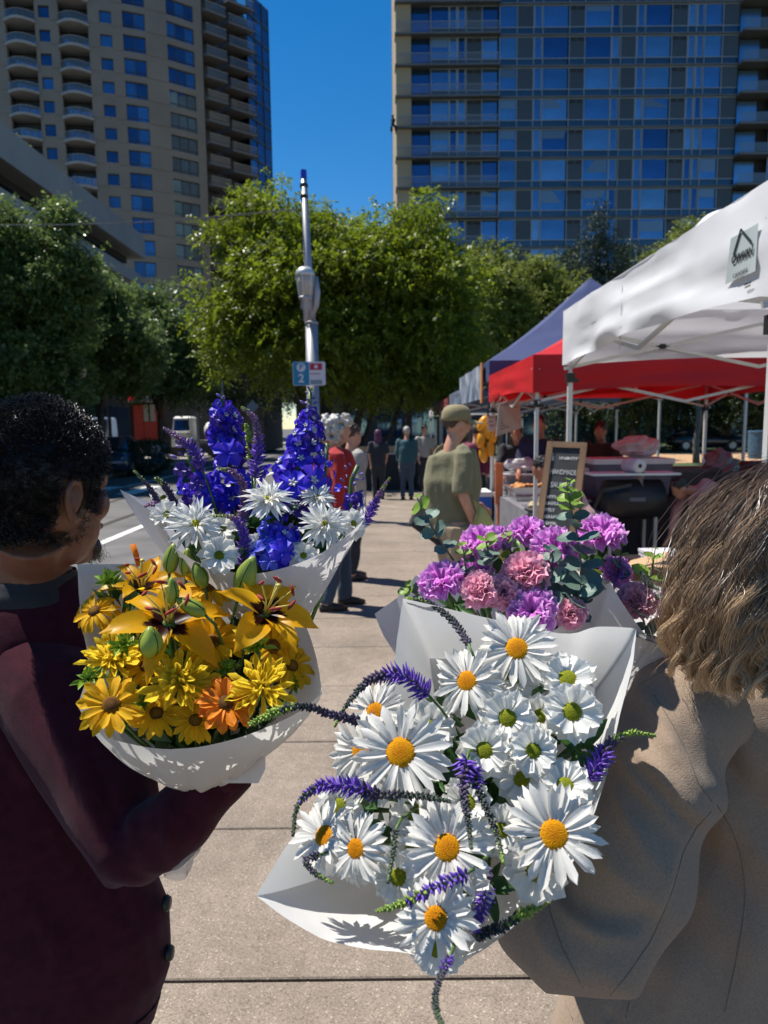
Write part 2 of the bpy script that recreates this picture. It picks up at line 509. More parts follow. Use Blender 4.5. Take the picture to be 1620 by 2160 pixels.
for k, z in enumerate(zs):
    # slabs: projecting ledge on the left, flush band on the right
    sb = MB()
    sb.box2((rx(66), YR - 0.8, z - 0.09), (rx(498), YR + 0.9, z + 0.09))
    sb.box2((rx(498) + 0.003, YR - 0.2, z - 0.06), (rx(1490), YR + 0.9, z + 0.1))
    sb.box2((rx(1490) + 0.003, YR - 0.9, z - 0.12), (rx(1630), YR + 0.9, z + 0.13))
    sb.box2((rx(1630) + 0.003, YR - 0.22, z - 0.10), (rx(2260), YR + 0.9, z + 0.14))
    sb.build('floor_slab', M_slabedge, tower)
    if z < 4: continue
    mu = MB()
    for (a, b, kd) in bays:
        xa, xb = rx(a), rx(b); xm = (xa + xb) / 2; wd = xb - xa
        if kd in 'gv':
            inst('grey_panel', rect_mesh(('grey_panel', a), wd, H2 - H1, M_gpanel), tower, Matrix.Translation(Vector((xm, YR + 0.02, z + (H1+H2)/2)) - base))
            if kd == 'v':
                for s_ in (-1, 1):
                    inst('vent', rect_mesh(('vent',), 0.62, 0.32, M_vent, 0.06), tower, Matrix.Translation(Vector((xm + s_*0.42, YR - 0.01, z + H2 - 0.26)) - base))
        else:
            mt = rnd.choice([M_glass, M_glass, M_glass, M_glassL, M_glassD])
            t_ = Matrix.Rotation(rnd.uniform(-0.006, 0.006), 4, 'Z') @ Matrix.Rotation(rnd.uniform(-0.006, 0.006), 4, 'X')
            key = ('window_pane', a, mt.name)
            inst('window_pane', rect_mesh(key, wd - 0.06, H2 - H1 - 0.06, mt), tower, Matrix.Translation(Vector((xm, YR + 0.05, z + (H1+H2)/2)) - base) @ t_)
            if kd == 'w' and rnd.random() < .3:
                fr_ = rnd.choice((.25, .4, .4, .6)); key = ('blind', a, fr_)
                inst('blind', rect_mesh(key, wd - 0.2, (H2 - H1) * fr_, M_blind), tower, Matrix.Translation(Vector((xm, YR + 0.046, z + H2 - 0.06 - (H2 - H1) * fr_ / 2)) - base))
            if kd == 'w' and wd > 3.2:
                mu.box2((xm - 0.04 + wd*0.17, YR - 0.03, z + H1), (xm + 0.04 + wd*0.17, YR + 0.03, z + H2))
            if kd == 'n':
                mu.box2((xa + 0.05, YR - 0.035, z + H1 + 0.05), (xa + 0.13, YR + 0.03, z + H2))
                mu.box2((xb - 0.13, YR - 0.035, z + H1 + 0.05), (xb - 0.05, YR + 0.03, z + H2))
        inst('spandrel_pane', rect_mesh(('spandrel_pane', a), wd - 0.06, H1 - H0 - 0.06, M_trans), tower, Matrix.Translation(Vector((xm, YR + 0.04, z + (H0+H1)/2)) - base))
        mu.box2((xa - 0.05, YR - 0.04, z + H0), (xa + 0.03, YR + 0.06, z + H2 + 0.05))
    for xa, xb in ((rx(215), rx(492)), (rx(500), rx(1486)), (rx(1632), rx(2255))):
        mu.box2((xa, YR - 0.045, z + H1 - 0.04), (xb, YR + 0.03, z + H1 + 0.04))
        mu.box2((xa, YR - 0.043, z + H2 - 0.03), (xb, YR + 0.05, z + H2 + 0.06))
    mu.build('mullions', M_mull, tower)
    # recessed door behind the left ledge and the right balcony
    inst('balcony_door', rect_mesh(('balcony_door', 1), rx(210) - rx(136), H2 - H0, M_glassD), tower, Matrix.Translation(Vector(((rx(136)+rx(210))/2, YR + 0.3, z + (H0+H2)/2)) - base))
    inst('balcony_door', rect_mesh(('balcony_door', 2), (rx(1628) - rx(1494))*0.62, H2 - H0 - 0.3, M_glassL), tower, Matrix.Translation(Vector((rx(1545), YR + 0.7, z + (H0+H2)/2)) - base))
    rl = MB()
    rl.box2((rx(70), YR - 0.76, z + 0.2), (rx(496), YR - 0.72, z + 1.05))
    rl.build('ledge_railing', mat('clear_rail', (0.3, 0.33, 0.36), 0.1, alpha=0.12, var=0.02), tower)
    rl = MB(); rl.box2((rx(70), YR - 0.78, z + 1.05), (rx(496), YR - 0.71, z + 1.1)); rl.build('handrail', M_mull, tower)
    rl = MB(); rl.box2((rx(1494), YR - 0.86, z + 0.18), (rx(1626), YR - 0.82, z + 1.08)); rl.build('balcony_railing', M_railg, tower)

# ================================================================== STONE TOWER (left, convex)
M_stone = mat('tower_stone', (0.225, 0.205, 0.175), 0.85, var=0.10, scale=0.25, bump=0.08, bscale=2)
M_win = glass('stone_tower_glass', (0.045, 0.10, 0.2), wave=0.02)
M_win2 = glass('stone_tower_glass_bright', (0.08, 0.18, 0.31))
M_frame = mat('window_frame', (0.05, 0.055, 0.06), 0.5)
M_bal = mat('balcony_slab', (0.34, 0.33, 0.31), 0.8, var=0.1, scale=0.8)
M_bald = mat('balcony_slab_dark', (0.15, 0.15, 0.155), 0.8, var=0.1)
M_dwall = mat('dark_wall', (0.06, 0.065, 0.075), 0.6, var=0.15, scale=0.5)
YT = [(-230, 95.8), (-60, 95.2), (20, 95.2), (85, 95.6), (130, 95.9), (165, 96.2), (195, 96.5), (230, 97), (265, 97.6), (312, 98.6), (357, 100.0), (413, 102.2), (432, 103.1), (472, 105.6), (520, 109.0), (570, 114.5)]
def ty(px):
    for (a, ya), (b, yb) in zip(YT, YT[1:]):
        if px <= b: return ya + (yb - ya) * (px - a) / (b - a)
    return YT[-1][1]
def tp(px, inset=0.0):
    p = PY(px, 185, ty(px)); q = PY(px + 1, 185, ty(px + 1))
    t = Vector((q.x - p.x, q.y - p.y, 0)).normalized(); n = Vector((-t.y, t.x, 0))
    return Vector((p.x, p.y, 0)) + n * inset
TF = 2.81
tz = [46.6 - TF * k for k in range(-5, 17)]
st = empty('stone_tower', (tp(265).x, tp(265).y + 8, 0), 'curved beige stone apartment tower with stacked balconies on the left', 'tower')
TOP = tz[0] + TF
def wall_strip(mb, a, b, z0, z1, depth=0.6):
    pa, pb, qa, qb = tp(a), tp(b), tp(a, depth), tp(b, depth)
    ring = lambda z: [Vector((p.x, p.y, z)) for p in (pa, pb, qb, qa)]
    mb.rings([ring(z0), ring(z1)])
openings = [(-150, -100, 'e'), (20, 82, 'bal'), (90, 113, 's'), (131, 193, 'bal'), (217, 242, 's'), (265, 312, 'e'), (357, 413, 'f')]
wall = MB(); prev = -230
for a, b, kd in openings:
    nseg = max(1, int((a - prev) / 30))
    for i in range(nseg):
        wall_strip(wall, prev + (a - prev) * i / nseg, prev + (a - prev) * (i + 1) / nseg, 0, TOP)
    prev = b
wall_strip(wall, 413, 430, 0, TOP)
for z in tz:
    for a, b, kd in openings:
        if kd == 's': wall_strip(wall, a, b, z - TF + 2.05, z + 0.62, 0.5)
        elif kd in 'ef': wall_strip(wall, a, b, z - TF + 2.42, z + 0.42, 0.5)
wall.build('wall', M_stone, st)
core = MB()
pts = [tp(p, 1.9) for p in (-230, 20, 131, 217, 312, 430, 520)] + [Vector((tp(520).x, tp(520).y + 20, 0)), Vector((tp(-230).x, tp(-230).y + 30, 0))]
core.rings([[Vector((p.x, p.y, 0)) for p in pts], [Vector((p.x, p.y, TOP)) for p in pts]])
core.build('core', M_dwall, st)
# horizontal stone courses
cr = MB()
for z in tz:
    for a, b in ((-100, 20), (82, 90), (113, 131), (193, 217), (242, 265), (312, 357)):
        pa, pb = tp(a + 0.5, -0.02), tp(b - 0.5, -0.02)
        cr.bar((pa.x, pa.y, z + 0.38), (pb.x, pb.y, z + 0.38), 0.03, 0.05)
cr.build('stone_course', mat('stone_joint', (0.17, 0.145, 0.11), 0.9), st)['kind'] = 'stuff'
def tower_window(a, b, z0, z1, panes, low):
    f = MB(); pa, pb = tp(a + 0.3, 0.22), tp(b - 0.3, 0.22)
    A = Vector((pa.x, pa.y, z0)); B = Vector((pb.x, pb.y, z0)); h = Vector((0, 0, z1 - z0)); t = 0.09
    f.bar(A + h*0.98, B + h*0.98, 0.1, t); f.bar(A + h*0.02, B + h*0.02, 0.1, t)
    for i in range(panes + 1):
        q = A + (B - A) * (i / panes); f.bar(q + h*0.02, q + h*0.98, 0.1, 0.09)
    if low: f.bar(A + h*0.2, B + h*0.2, 0.1, 0.08)
    fo = f.build('window', M_frame, st)
    for i in range(panes):
        mb = MB(); c0 = A + (B - A) * (i / panes) ; c1 = A + (B - A) * ((i + 1) / panes); n = Vector((B - A)).normalized().cross(Vector((0, 0, 1)))
        tl = n * rnd.uniform(-0.03, 0.03)
        o1 = n * -0.02
        mb.poly([c0 + o1, c1 + o1, c1 + o1 + h + tl, c0 + o1 + h + tl])
        mb.build('pane', rnd.choice([M_win, M_win, M_win2]) , fo)
for z in tz:
    if z < 6: continue
    for a, b, kd in openings:
        if kd == 's': tower_window(a, b, z + 0.62, z + 2.05, 1, False)
        elif kd == 'e': tower_window(a, b, z + 0.42, z + 2.42, 2, True)
        elif kd == 'f': tower_window(a, b, z + 0.42, z + 2.42, 3, True)
        elif kd == 'bal':
            # curved balcony slab with glass railing, doors behind
            n = 6; outer = []; inner = []
            for i in range(n + 1):
                px = a - 2 + (b - a + 4) * i / n
                bow = -1.0 * math.sin(math.pi * i / n) - 0.25
                outer.append(tp(px, bow)); inner.append(tp(px, 1.6))
            ring = outer + inner[::-1]
            mb = MB(); mb.rings([[Vector((p.x, p.y, z - 0.16)) for p in ring], [Vector((p.x, p.y, z + 0.16)) for p in ring]])
            bo = mb.build('balcony', M_bal, st)
            mb = MB()
            mb.grid([[Vector((p.x, p.y, zz)) for p in [tp(a - 1 + (b - a + 2) * i / n, -0.9 * math.sin(math.pi * i / n) - 0.2) for i in range(n + 1)]] for zz in (z + 0.2, z + 1.05)])
            mb.build('railing', M_railg, bo)
            mb = MB()
            mb.tube([Vector((p.x, p.y, z + 1.07)) for p in [tp(a - 1 + (b - a + 2) * i / n, -0.9 * math.sin(math.pi * i / n) - 0.2) for i in range(n + 1)]], 0.035, 5)
            mb.build('handrail', M_bal, bo)
            mb = MB(); pa, pb = tp(a, 1.5), tp(b, 1.5)
            mb.poly([(pa.x, pa.y, z + 0.16), (pb.x, pb.y, z + 0.16), (pb.x, pb.y, z + 2.3), (pa.x, pa.y, z + 2.3)])
            mb.build('balcony_door', rnd.choice([M_win2, M_win, M_win2]), st)
            mb = MB()
            for i in range(5):
                q = pa + (pb - pa) * (i / 4); mb.bar((q.x, q.y - 0.03, z + 0.2), (q.x, q.y - 0.03, z + 2.3), 0.09)
            mb.build('door_frame', M_frame, st)
    # side balconies in the dark recess
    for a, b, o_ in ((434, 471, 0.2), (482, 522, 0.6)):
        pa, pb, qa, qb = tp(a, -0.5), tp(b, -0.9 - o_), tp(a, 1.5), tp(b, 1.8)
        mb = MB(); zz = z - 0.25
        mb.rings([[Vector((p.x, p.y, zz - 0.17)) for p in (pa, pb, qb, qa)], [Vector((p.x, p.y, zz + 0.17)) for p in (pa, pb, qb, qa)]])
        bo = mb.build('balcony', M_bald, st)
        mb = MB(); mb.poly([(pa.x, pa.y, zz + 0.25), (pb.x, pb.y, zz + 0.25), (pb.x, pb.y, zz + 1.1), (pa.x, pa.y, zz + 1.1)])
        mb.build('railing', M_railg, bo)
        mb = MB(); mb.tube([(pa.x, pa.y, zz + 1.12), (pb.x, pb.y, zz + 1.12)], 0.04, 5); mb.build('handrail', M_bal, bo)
# glazed corner
for z in tz:
    for a, b in ((520, 536), (536, 552), (552, 570)):
        pa, pb = tp(a, -0.3), tp(b, -0.3)
        mb = MB(); mb.poly([(pa.x, pa.y, z - 0.1), (pb.x, pb.y, z - 0.1), (pb.x, pb.y, z + TF - 0.35), (pa.x, pa.y, z + TF - 0.35)])
        mb.build('corner_pane', rnd.choice([M_win, M_win2, M_glassD, M_glassD]), st)
    f = MB()
    for a in (520, 536, 552, 570):
        pa = tp(a, -0.36); f.bar((pa.x, pa.y, z - 0.1), (pa.x, pa.y, z + TF - 0.1), 0.12)
    pa, pb = tp(520, -0.36), tp(570, -0.36)
    f.bar((pa.x, pa.y, z - 0.2), (pb.x, pb.y, z - 0.2), 0.2, 0.32); f.bar((pa.x, pa.y, z + 0.7), (pb.x, pb.y, z + 0.7), 0.1, 0.08)
    f.build('corner_frame', M_frame, st)
mb = MB()
pts = [tp(520, -0.25), tp(570, -0.25), tp(570, -0.25) + Vector((-2.5, 12, 0)), tp(520) + Vector((0, 12, 0))]
mb.rings([[Vector((p.x, p.y, 0)) for p in pts], [Vector((p.x, p.y, TOP)) for p in pts]]); mb.build('corner_core', M_dwall, st)

# ================================================================== LOW BUILDING along the left pavement
M_conc = mat('parapet_concrete', (0.27, 0.27, 0.28), 0.8, var=0.12, scale=0.5, bump=0.1, bscale=4)
M_store = mat('storefront_dark', (0.05, 0.052, 0.058), 0.5, var=0.2, scale=0.5)
lb = empty('corner_building', (-18, 22, 0), 'low dark building with a long grey concrete parapet behind the left trees', 'building')
mb = MB(); mb.box2((-24, 1, 0), (-14.2, 40.0, 10.6)); mb.build('wall', M_store, lb)
mb = MB(); mb.box2((-24.2, 0.8, 10.9), (-13.0, 40.6, 12.1)); mb.build('parapet', M_conc, lb)
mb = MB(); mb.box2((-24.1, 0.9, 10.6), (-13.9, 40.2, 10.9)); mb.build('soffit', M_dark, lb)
mb = MB(); mb.box2((-13.6, 1, 9.4), (-13.2, 40.3, 10.0)); mb.build('sun_shade', M_conc, lb)
gp = [(2 + 3.2 * i) for i in range(12)]
for y in gp:
    for z0, z1 in ((4.6, 6.8), (7.3, 9.3)):
        mb = MB(); mb.box2((-14.3, y, z0), (-14.16, y + 2.9, z1)); f = mb.build('window', M_frame, lb)
        mb = MB(); mb.box2((-14.17, y + 0.08, z0 + 0.08), (-14.13, y + 2.82, z1 - 0.08)); mb.build('pane', M_glassD, f)
    mb = MB(); mb.box2((-14.3, y, 0.4), (-14.16, y + 2.9, 2.9)); f = mb.build('shop_window', M_frame, lb)
    mb = MB(); mb.box2((-14.17, y + 0.1, 0.5), (-14.13, y + 2.8, 2.8)); mb.build('pane', M_glassD, f)
mb = MB(); mb.box2((-14.3, 1, 3.1), (-12.7, 36, 3.28)); mb.build('awning', mat('awning_edge', (0.35, 0.36, 0.37), 0.7), lb)
# shop sign boards over the awning
mb = MB(); mb.box2((-14.1, 28.5, 3.35), (-12.9, 33.5, 4.5)); sg = mb.build('shop_sign', mat('sign_green', (0.005, 0.06, 0.04), 0.5), lb)
mb = MB()
for i, (y, h) in enumerate(((30.4, .8), (31.0, .55), (31.6, .8))):
    mb.box2((-12.9, y, 3.55), (-12.86, y + .45, 3.55 + h))
mb.box2((-12.9, 30.4, 3.55), (-12.86, 32.05, 3.72)); mb.build('sign_symbol', mat('sign_yellow', (0.75, 0.4, 0.02), 0.6), sg)

# far corner shop with red columns, behind the car
rs = empty('red_shop', (-17, 52, 0), 'red fronted shop with pale windows behind the parked car', 'building')
Yr = 48.0
def rp(px, py): return PY(px, py, Yr)
M_redf = mat('red_front', (0.55, 0.06, 0.035), 0.6, var=0.15)
mb = MB(); mb.box2((-23, Yr + .3, 0), (-8, Yr + 9, 7.5)); mb.build('wall', mat('shop_wall', (0.10, 0.095, 0.09), 0.8), rs)
xs_ = [255, 267, 283, 301, 330, 343]
for a, b in ((255, 267), (283, 302), (329, 342)):
    mb = MB(); mb.box2((rp(a, 880).x, Yr - .1, 0.9), (rp(b, 880).x, Yr + .32, rp(300, 853).z)); mb.build('red_column', M_redf, rs)
mb = MB(); mb.box2((rp(283, 880).x, Yr - .05, 0.9), (rp(342, 880).x, Yr + .31, rp(300, 890).z)); mb.build('red_base', M_redf, rs)
for a, b in ((284, 292), (303, 328)):
    mb = MB(); mb.box2((rp(a, 880).x, Yr - .02, rp(300, 889).z), (rp(b, 880).x, Yr + .31, rp(300, 853).z)); f = mb.build('window', mat('pale_window', (0.5, 0.48, 0.42), 0.4), rs)
    mb = MB(); x_ = (rp(a, 880).x + rp(b, 880).x) / 2; mb.box2((x_ - .05, Yr - .05, rp(300, 889).z), (x_ + .05, Yr - .02, rp(300, 853).z)); mb.build('glazing_bar', M_frame, f)
mb = MB(); mb.box2((rp(245, 880).x, Yr - 1.6, rp(300, 851).z + .05), (rp(352, 880).x, Yr + .3, rp(300, 838).z)); mb.build('canopy', mat('shop_canopy', (0.4, 0.38, 0.34), 0.7), rs)
# red neon ring sign
mb = MB(); c = rp(291, 828) + Vector((0, -1.7, 0.1)); rr = .28
mb.tube([c + Vector((math.cos(a) * rr, 0, math.sin(a) * rr)) for a in [i * math.pi * 2 / 16 for i in range(17)]], .07, 6)
mb.bar(c + Vector((0, 0, -rr)), c + Vector((0, 0, -rr - .35)), .08)
mb.bar(c + Vector((-.3, 0, -rr - .2)), c + Vector((.3, 0, -rr - .2)), .1)
mb.build('neon_sign', mat('neon_red', (0.8, 0.02, 0.05), 0.4, emit=(1, 0.02, 0.06, 0.9)), rs)
# dark building row closing the street behind the big tree
bk = empty('far_building', (4, 66, 0), 'dark low building closing the street behind the big tree', 'building')
mb = MB(); mb.box2((-7.5, 62, 0), (36, 70, 9)); mb.build('wall', mat('far_wall', (0.07, 0.072, 0.08), 0.8, var=0.25, scale=0.3), bk)
for i in range(14):
    for z0 in (0.8, 4.8):
        mb = MB(); mb.box2((-6.5 + i*3, 61.9, z0), (-4.4 + i*3, 62.05, z0 + 2.4)); mb.build('window', rnd.choice([M_glassD, M_glass]), bk)
# ================================================================== TREES
nrg = np.random.default_rng(11)
M_bark = mat('bark', (0.075, 0.06, 0.05), 0.9, var=0.3, scale=8, bump=0.6, bscale=30)
M_barkpale = mat('bark_pale', (0.16, 0.14, 0.12), 0.9, var=0.3, scale=8, bump=0.5, bscale=30)
def leafmat(name, c, c2, rough=0.5, trans=0.35, spec=0.4, tcol=None):
    return mat(name, c, rough, var=0.35, col2=c2, scale=1.6, spec=spec, trans=trans, world=True, detail=8, tcol=tcol)
M_zel = leafmat('zelkova_leaf', (0.095, 0.145, 0.014), (0.19, 0.235, 0.02), 0.42, 0.42, tcol=(0.26, 0.34, 0.02))
M_gloss = leafmat('glossy_leaf', (0.10, 0.17, 0.045), (0.20, 0.28, 0.08), 0.36, 0.45, 0.5)
M_row = leafmat('pale_tree_leaf', (0.15, 0.20, 0.03), (0.26, 0.30, 0.05), 0.5, 0.42)
M_con = leafmat('conifer_needles', (0.02, 0.042, 0.018), (0.035, 0.065, 0.028), 0.55, 0.1)
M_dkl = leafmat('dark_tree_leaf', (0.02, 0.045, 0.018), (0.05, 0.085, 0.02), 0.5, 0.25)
M_hedge = leafmat('hedge_leaf', (0.02, 0.04, 0.015), (0.035, 0.06, 0.02), 0.5, 0.15)

def sprays(lobes, n, per, leaf, length, droop=0.25, aspect=0.42, shell=(0.55, 1.03), up=0.35, clumps=0, cr=.4):
    """leafy twigs scattered through the outer volume of the lobes -> quads"""
    vol = np.array([l[3] * l[4] * l[5] for l in lobes]) ** (2 / 3)
    pick = nrg.choice(len(lobes), n, p=vol / vol.sum())
    L = np.array(lobes, dtype=float)[pick]
    d = nrg.normal(size=(n, 3)); d /= np.linalg.norm(d, axis=1, keepdims=True)
    r = nrg.uniform(shell[0], shell[1], n) ** 0.8
    # lumpy radius
    lump = 1 + 0.16 * np.sin(d[:, 0] * 5 + L[:, 0] * 3) * np.cos(d[:, 2] * 6 + L[:, 1]) + 0.1 * np.sin(d[:, 1] * 11 + L[:, 2])
    c = L[:, :3] + d * L[:, 3:6] * (r * lump)[:, None]
    if clumps:
        cc = c[:clumps]; ci = nrg.integers(0, clumps, n); jit = nrg.normal(size=(n, 3)); jit /= np.linalg.norm(jit, axis=1, keepdims=True)
        c = cc[ci] + jit * (cr * nrg.uniform(.2, 1.05, n) ** .6)[:, None] * np.array([1, 1, .7]) * nrg.uniform(.6, 1.5, clumps)[ci][:, None]
        d = d * .5 + jit * .7
    dirv = d + nrg.normal(scale=0.45, size=(n, 3)); dirv[:, 2] += up - droop
    dirv /= np.linalg.norm(dirv, axis=1, keepdims=True)
    ln = length * nrg.uniform(0.5, 1.4, n)
    t = np.linspace(0.05, 1, per)
    side = np.cross(dirv, nrg.normal(size=(n, 3))); side /= np.linalg.norm(side, axis=1, keepdims=True)
    sgn = np.where(np.arange(per) % 2 == 0, 1.0, -1.0)
    pos = c[:, None, :] + dirv[:, None, :] * (ln[:, None] * t[None, :])[:, :, None]
    pos[:, :, 2] -= droop * (t ** 2)[None, :] * ln[:, None]
    ax = side[:, None, :] * sgn[None, :, None] + dirv[:, None, :] * 0.5 + nrg.normal(scale=0.35, size=(n, per, 3))
    ax /= np.linalg.norm(ax, axis=2, keepdims=True)
    nor = nrg.normal(size=(n, per, 3)) * 0.6; nor[:, :, 2] += 0.9
    wv = np.cross(ax, nor); wv /= np.linalg.norm(wv, axis=2, keepdims=True) + 1e-9
    lf = leaf * nrg.uniform(0.6, 1.35, (n, per, 1))
    tip = pos + ax * lf; mid = pos + ax * lf * 0.45
    a = mid + wv * lf * aspect * 0.5; b = mid - wv * lf * aspect * 0.5
    tip[:, :, 2] -= lf[:, :, 0] * 0.15
    q = np.stack([pos, a, tip, b], axis=2).reshape(-1, 3)
    return q
def leaf_obj(name, q, m, parent):
    off = np.array(wloc(parent))
    f = np.arange(len(q), dtype=np.int32).reshape(-1, 4)
    return inst(name, np_mesh(name, q - off, f, 4, m), parent)
def wob(a, b, k=6, amp=0.15, seed=0):
    a = Vector(a); b = Vector(b); pts = []
    for i in range(k + 1):
        t = i / k
        p = a.lerp(b, t) + Vector((noise.noise(Vector((t*2, seed, 1))), noise.noise(Vector((t*2, seed, 5))), 0)) * amp * math.sin(math.pi * min(1, t * 1.1)) * 2
        pts.append(p)
    return pts
def tree(name, label, base, lobes, m, n, per=12, leaf=0.09, length=0.6, rad=0.16, fork=1.9, stems=1, bark=None, group=None, droop=0.25, aspect=0.42, shell=(0.55, 1.03), limbs=None, up=0.35, clumps=0, cr=.4):
    t = empty(name, (base[0], base[1], -0.02), label, 'tree', group)
    leaf_obj('crown', sprays(lobes, n, per, leaf, length, droop, aspect, shell, up, clumps, cr), m, t)
    mb = MB()
    bx, by = base
    top = Vector((bx, by, fork))
    if stems == 1:
        mb.tube(wob((bx, by, -0.05), top, 5, 0.08, rnd.random()*9), [rad*1.25, rad*1.05, rad, rad*.95, rad*.9, rad*.9], 10)
    for i, l in enumerate(lobes if limbs is None else limbs):
        s0 = top if stems == 1 else Vector((bx + rnd.uniform(-.25, .25), by + rnd.uniform(-.25, .25), -0.05))
        e = Vector(l[:3]) + Vector((0, 0, l[5] * .3))
        r0 = rad * (0.62 if stems == 1 else 0.5)
        p = wob(s0, e, 7, 0.25, i + rnd.random()*5)
        mb.tube(p, [r0 * (1 - .12 * q) for q in range(8)], 8)
        for q in range(2):
            s1 = p[3 + q]; d = Vector((rnd.uniform(-1, 1), rnd.uniform(-1, 1), rnd.uniform(.3, .9)))
            mb.tube(wob(s1, s1 + Vector((d.x * l[3], d.y * l[4], d.z * l[5])) * .7, 4, .12, q), [r0*.45, r0*.36, r0*.28, r0*.2, r0*.1], 6)
    mb.build('trunk', bark or M_bark, t, smooth=True)
    return t
# the big tree in the middle
YC = 21.0
def lobe(px, py, Y, rxp, rzp, ry=None):
    p = PY(px, py, Y); s = Y / 1500
    return (p.x, p.y, p.z, rxp * s, (ry if ry else rxp * s), rzp * s)
lob = [lobe(560, 620, YC, 150, 130, 1.9), lobe(700, 640, YC, 180, 190, 2.6), lobe(860, 640, YC, 150, 190, 2.4), lobe(780, 560, YC + .6, 150, 110, 2.2), lobe(580, 500, YC, 100, 90, 1.5),
       lobe(480, 690, YC - .3, 75, 90, 1.2), lobe(930, 740, YC + .4, 90, 110, 1.7), lobe(640, 740, YC - .4, 150, 90, 1.9), lobe(800, 760, YC - .2, 150, 90, 2.0), lobe(550, 440, YC, 40, 45, .6), lobe(440, 500, YC, 40, 20, .5), lobe(900, 500, YC, 55, 55, .9)]
lob = [(a + (0.25 if a < -2 else 0), b, c, d * .86, e * .9, f * .9) for a, b, c, d, e, f in lob]
b0 = PY(742, 1005, YC)
tree('big_tree', 'large round green tree behind the street lamp pole', (b0.x, b0.y), lob, M_zel, 16500, 13, 0.13, 0.45, 0.2, stems=3, aspect=0.42, droop=0.3, clumps=420, cr=.58)
# glossy street trees along the left pavement
def ltree(label, px, Y, spec, n, leaf):
    b = PY(px, 930, Y)
    lb_ = [lobe(a, c, Y + dy, w, h) for a, c, w, h, dy in spec]
    return tree('street_tree', label, (b.x, b.y), lb_, M_gloss, n, 12, leaf, 0.5, 0.13, fork=2.2, group='glossy street trees on the left pavement', aspect=0.6, droop=0.1, shell=(0.5, 1.08), clumps=110, cr=.48)
ltree('tall glossy street tree cut by the left edge', 45, 20.5, [(20, 700, 120, 120, 0), (95, 645, 78, 115, .3), (105, 470, 22, 48, 0), (30, 530, 50, 85, 0), (150, 575, 32, 60, .2), (-60, 600, 110, 160, 0), (60, 780, 120, 60, 0)], 9500, 0.11)
ltree('glossy street tree over the twin lamp post', 215, 25.5, [(215, 680, 72, 80, 0), (205, 605, 24, 42, 0), (170, 740, 85, 80, 0), (262, 735, 78, 85, 0), (230, 790, 90, 50, 0)], 7000, 0.11)
ltree('lower glossy street tree left of the big tree', 340, 32, [(335, 705, 55, 78, 0), (335, 640, 28, 36, 0), (385, 740, 42, 66, 0), (300, 740, 60, 80, 0), (350, 800, 85, 45, 0)], 6000, 0.12)
# pale row behind the stalls
for i, (px, top, Y, w, lab) in enumerate(((990, 560, 29, 60, 'pale green tree just right of the big tree'), (1055, 545, 31, 62, 'pale green tree with the tallest pointed top in its row'),
                                 (1135, 565, 33, 52, 'pale green tree left of the navy canopy peak'), (1195, 590, 34, 50, 'pale green tree right behind the navy canopy'))):
    b = PY(px, 950, Y)
    tree('park_tree', lab, (b.x, b.y), [lobe(px, top + 110, Y, w, 110), lobe(px - 15, top + 170, Y, w, 90), lobe(px + 5, top + 40, Y, w * .45, 50), lobe(px + w*.5, top + 120, Y, w*.5, 70)], M_row, 3000, 11, 0.15, 0.6, 0.12, fork=2.4,
         group='pale trees behind the stalls', bark=M_barkpale, up=0.6, aspect=0.5, clumps=70, cr=.6)
Y = 30; b = PY(1470, 940, Y)
tree('park_tree', 'pale green tree peeping over the white canopy slope', (b.x, b.y), [lobe(1470, 570, Y, 60, 80), lobe(1440, 560, Y, 60, 50), lobe(1400, 640, Y, 60, 60), lobe(1480, 500, Y, 22, 25)], M_row, 2400, 11, 0.15, 0.6, 0.12, fork=2.4, group='pale trees behind the stalls', bark=M_barkpale, aspect=0.5)
# conifer
Y = 45; b = PY(1262, 930, Y)
cl = []
for i in range(11):
    t_ = i / 10; py = 445 + 330 * t_; w = 10 + 112 * t_ ** 0.85
    for s_ in (-1, 0, 1):
        cl.append(lobe(1262 + s_ * w * .55 + rnd.uniform(-6, 6), py + rnd.uniform(-8, 8) + abs(s_) * 12, Y, w * .55 + 3, 22 + 10 * t_))
tree('conifer', 'dark tall conifer in front of the glass tower', (b.x, b.y), cl, M_con, 7000, 12, 0.16, 0.75, 0.2, fork=8, droop=0.5, aspect=0.25, limbs=[cl[1], cl[7], cl[16]])
for px, top, lab in ((1180, 540, 'dark broadleaf tree left of the conifer'), (1345, 530, 'dark broadleaf tree right of the conifer'), (1075, 545, 'dark tree far behind the pale row')):
    Y = 52; b = PY(px, 930, Y)
    tree('dark_tree', lab, (b.x, b.y), [lobe(px, top + 60, Y, 48, 60), lobe(px + 20, top + 130, Y, 60, 90), lobe(px - 25, top + 130, Y, 55, 80)], M_dkl, 2600, 10, 0.2, 0.8, 0.2, fork=4, group='dark trees in front of the glass tower')
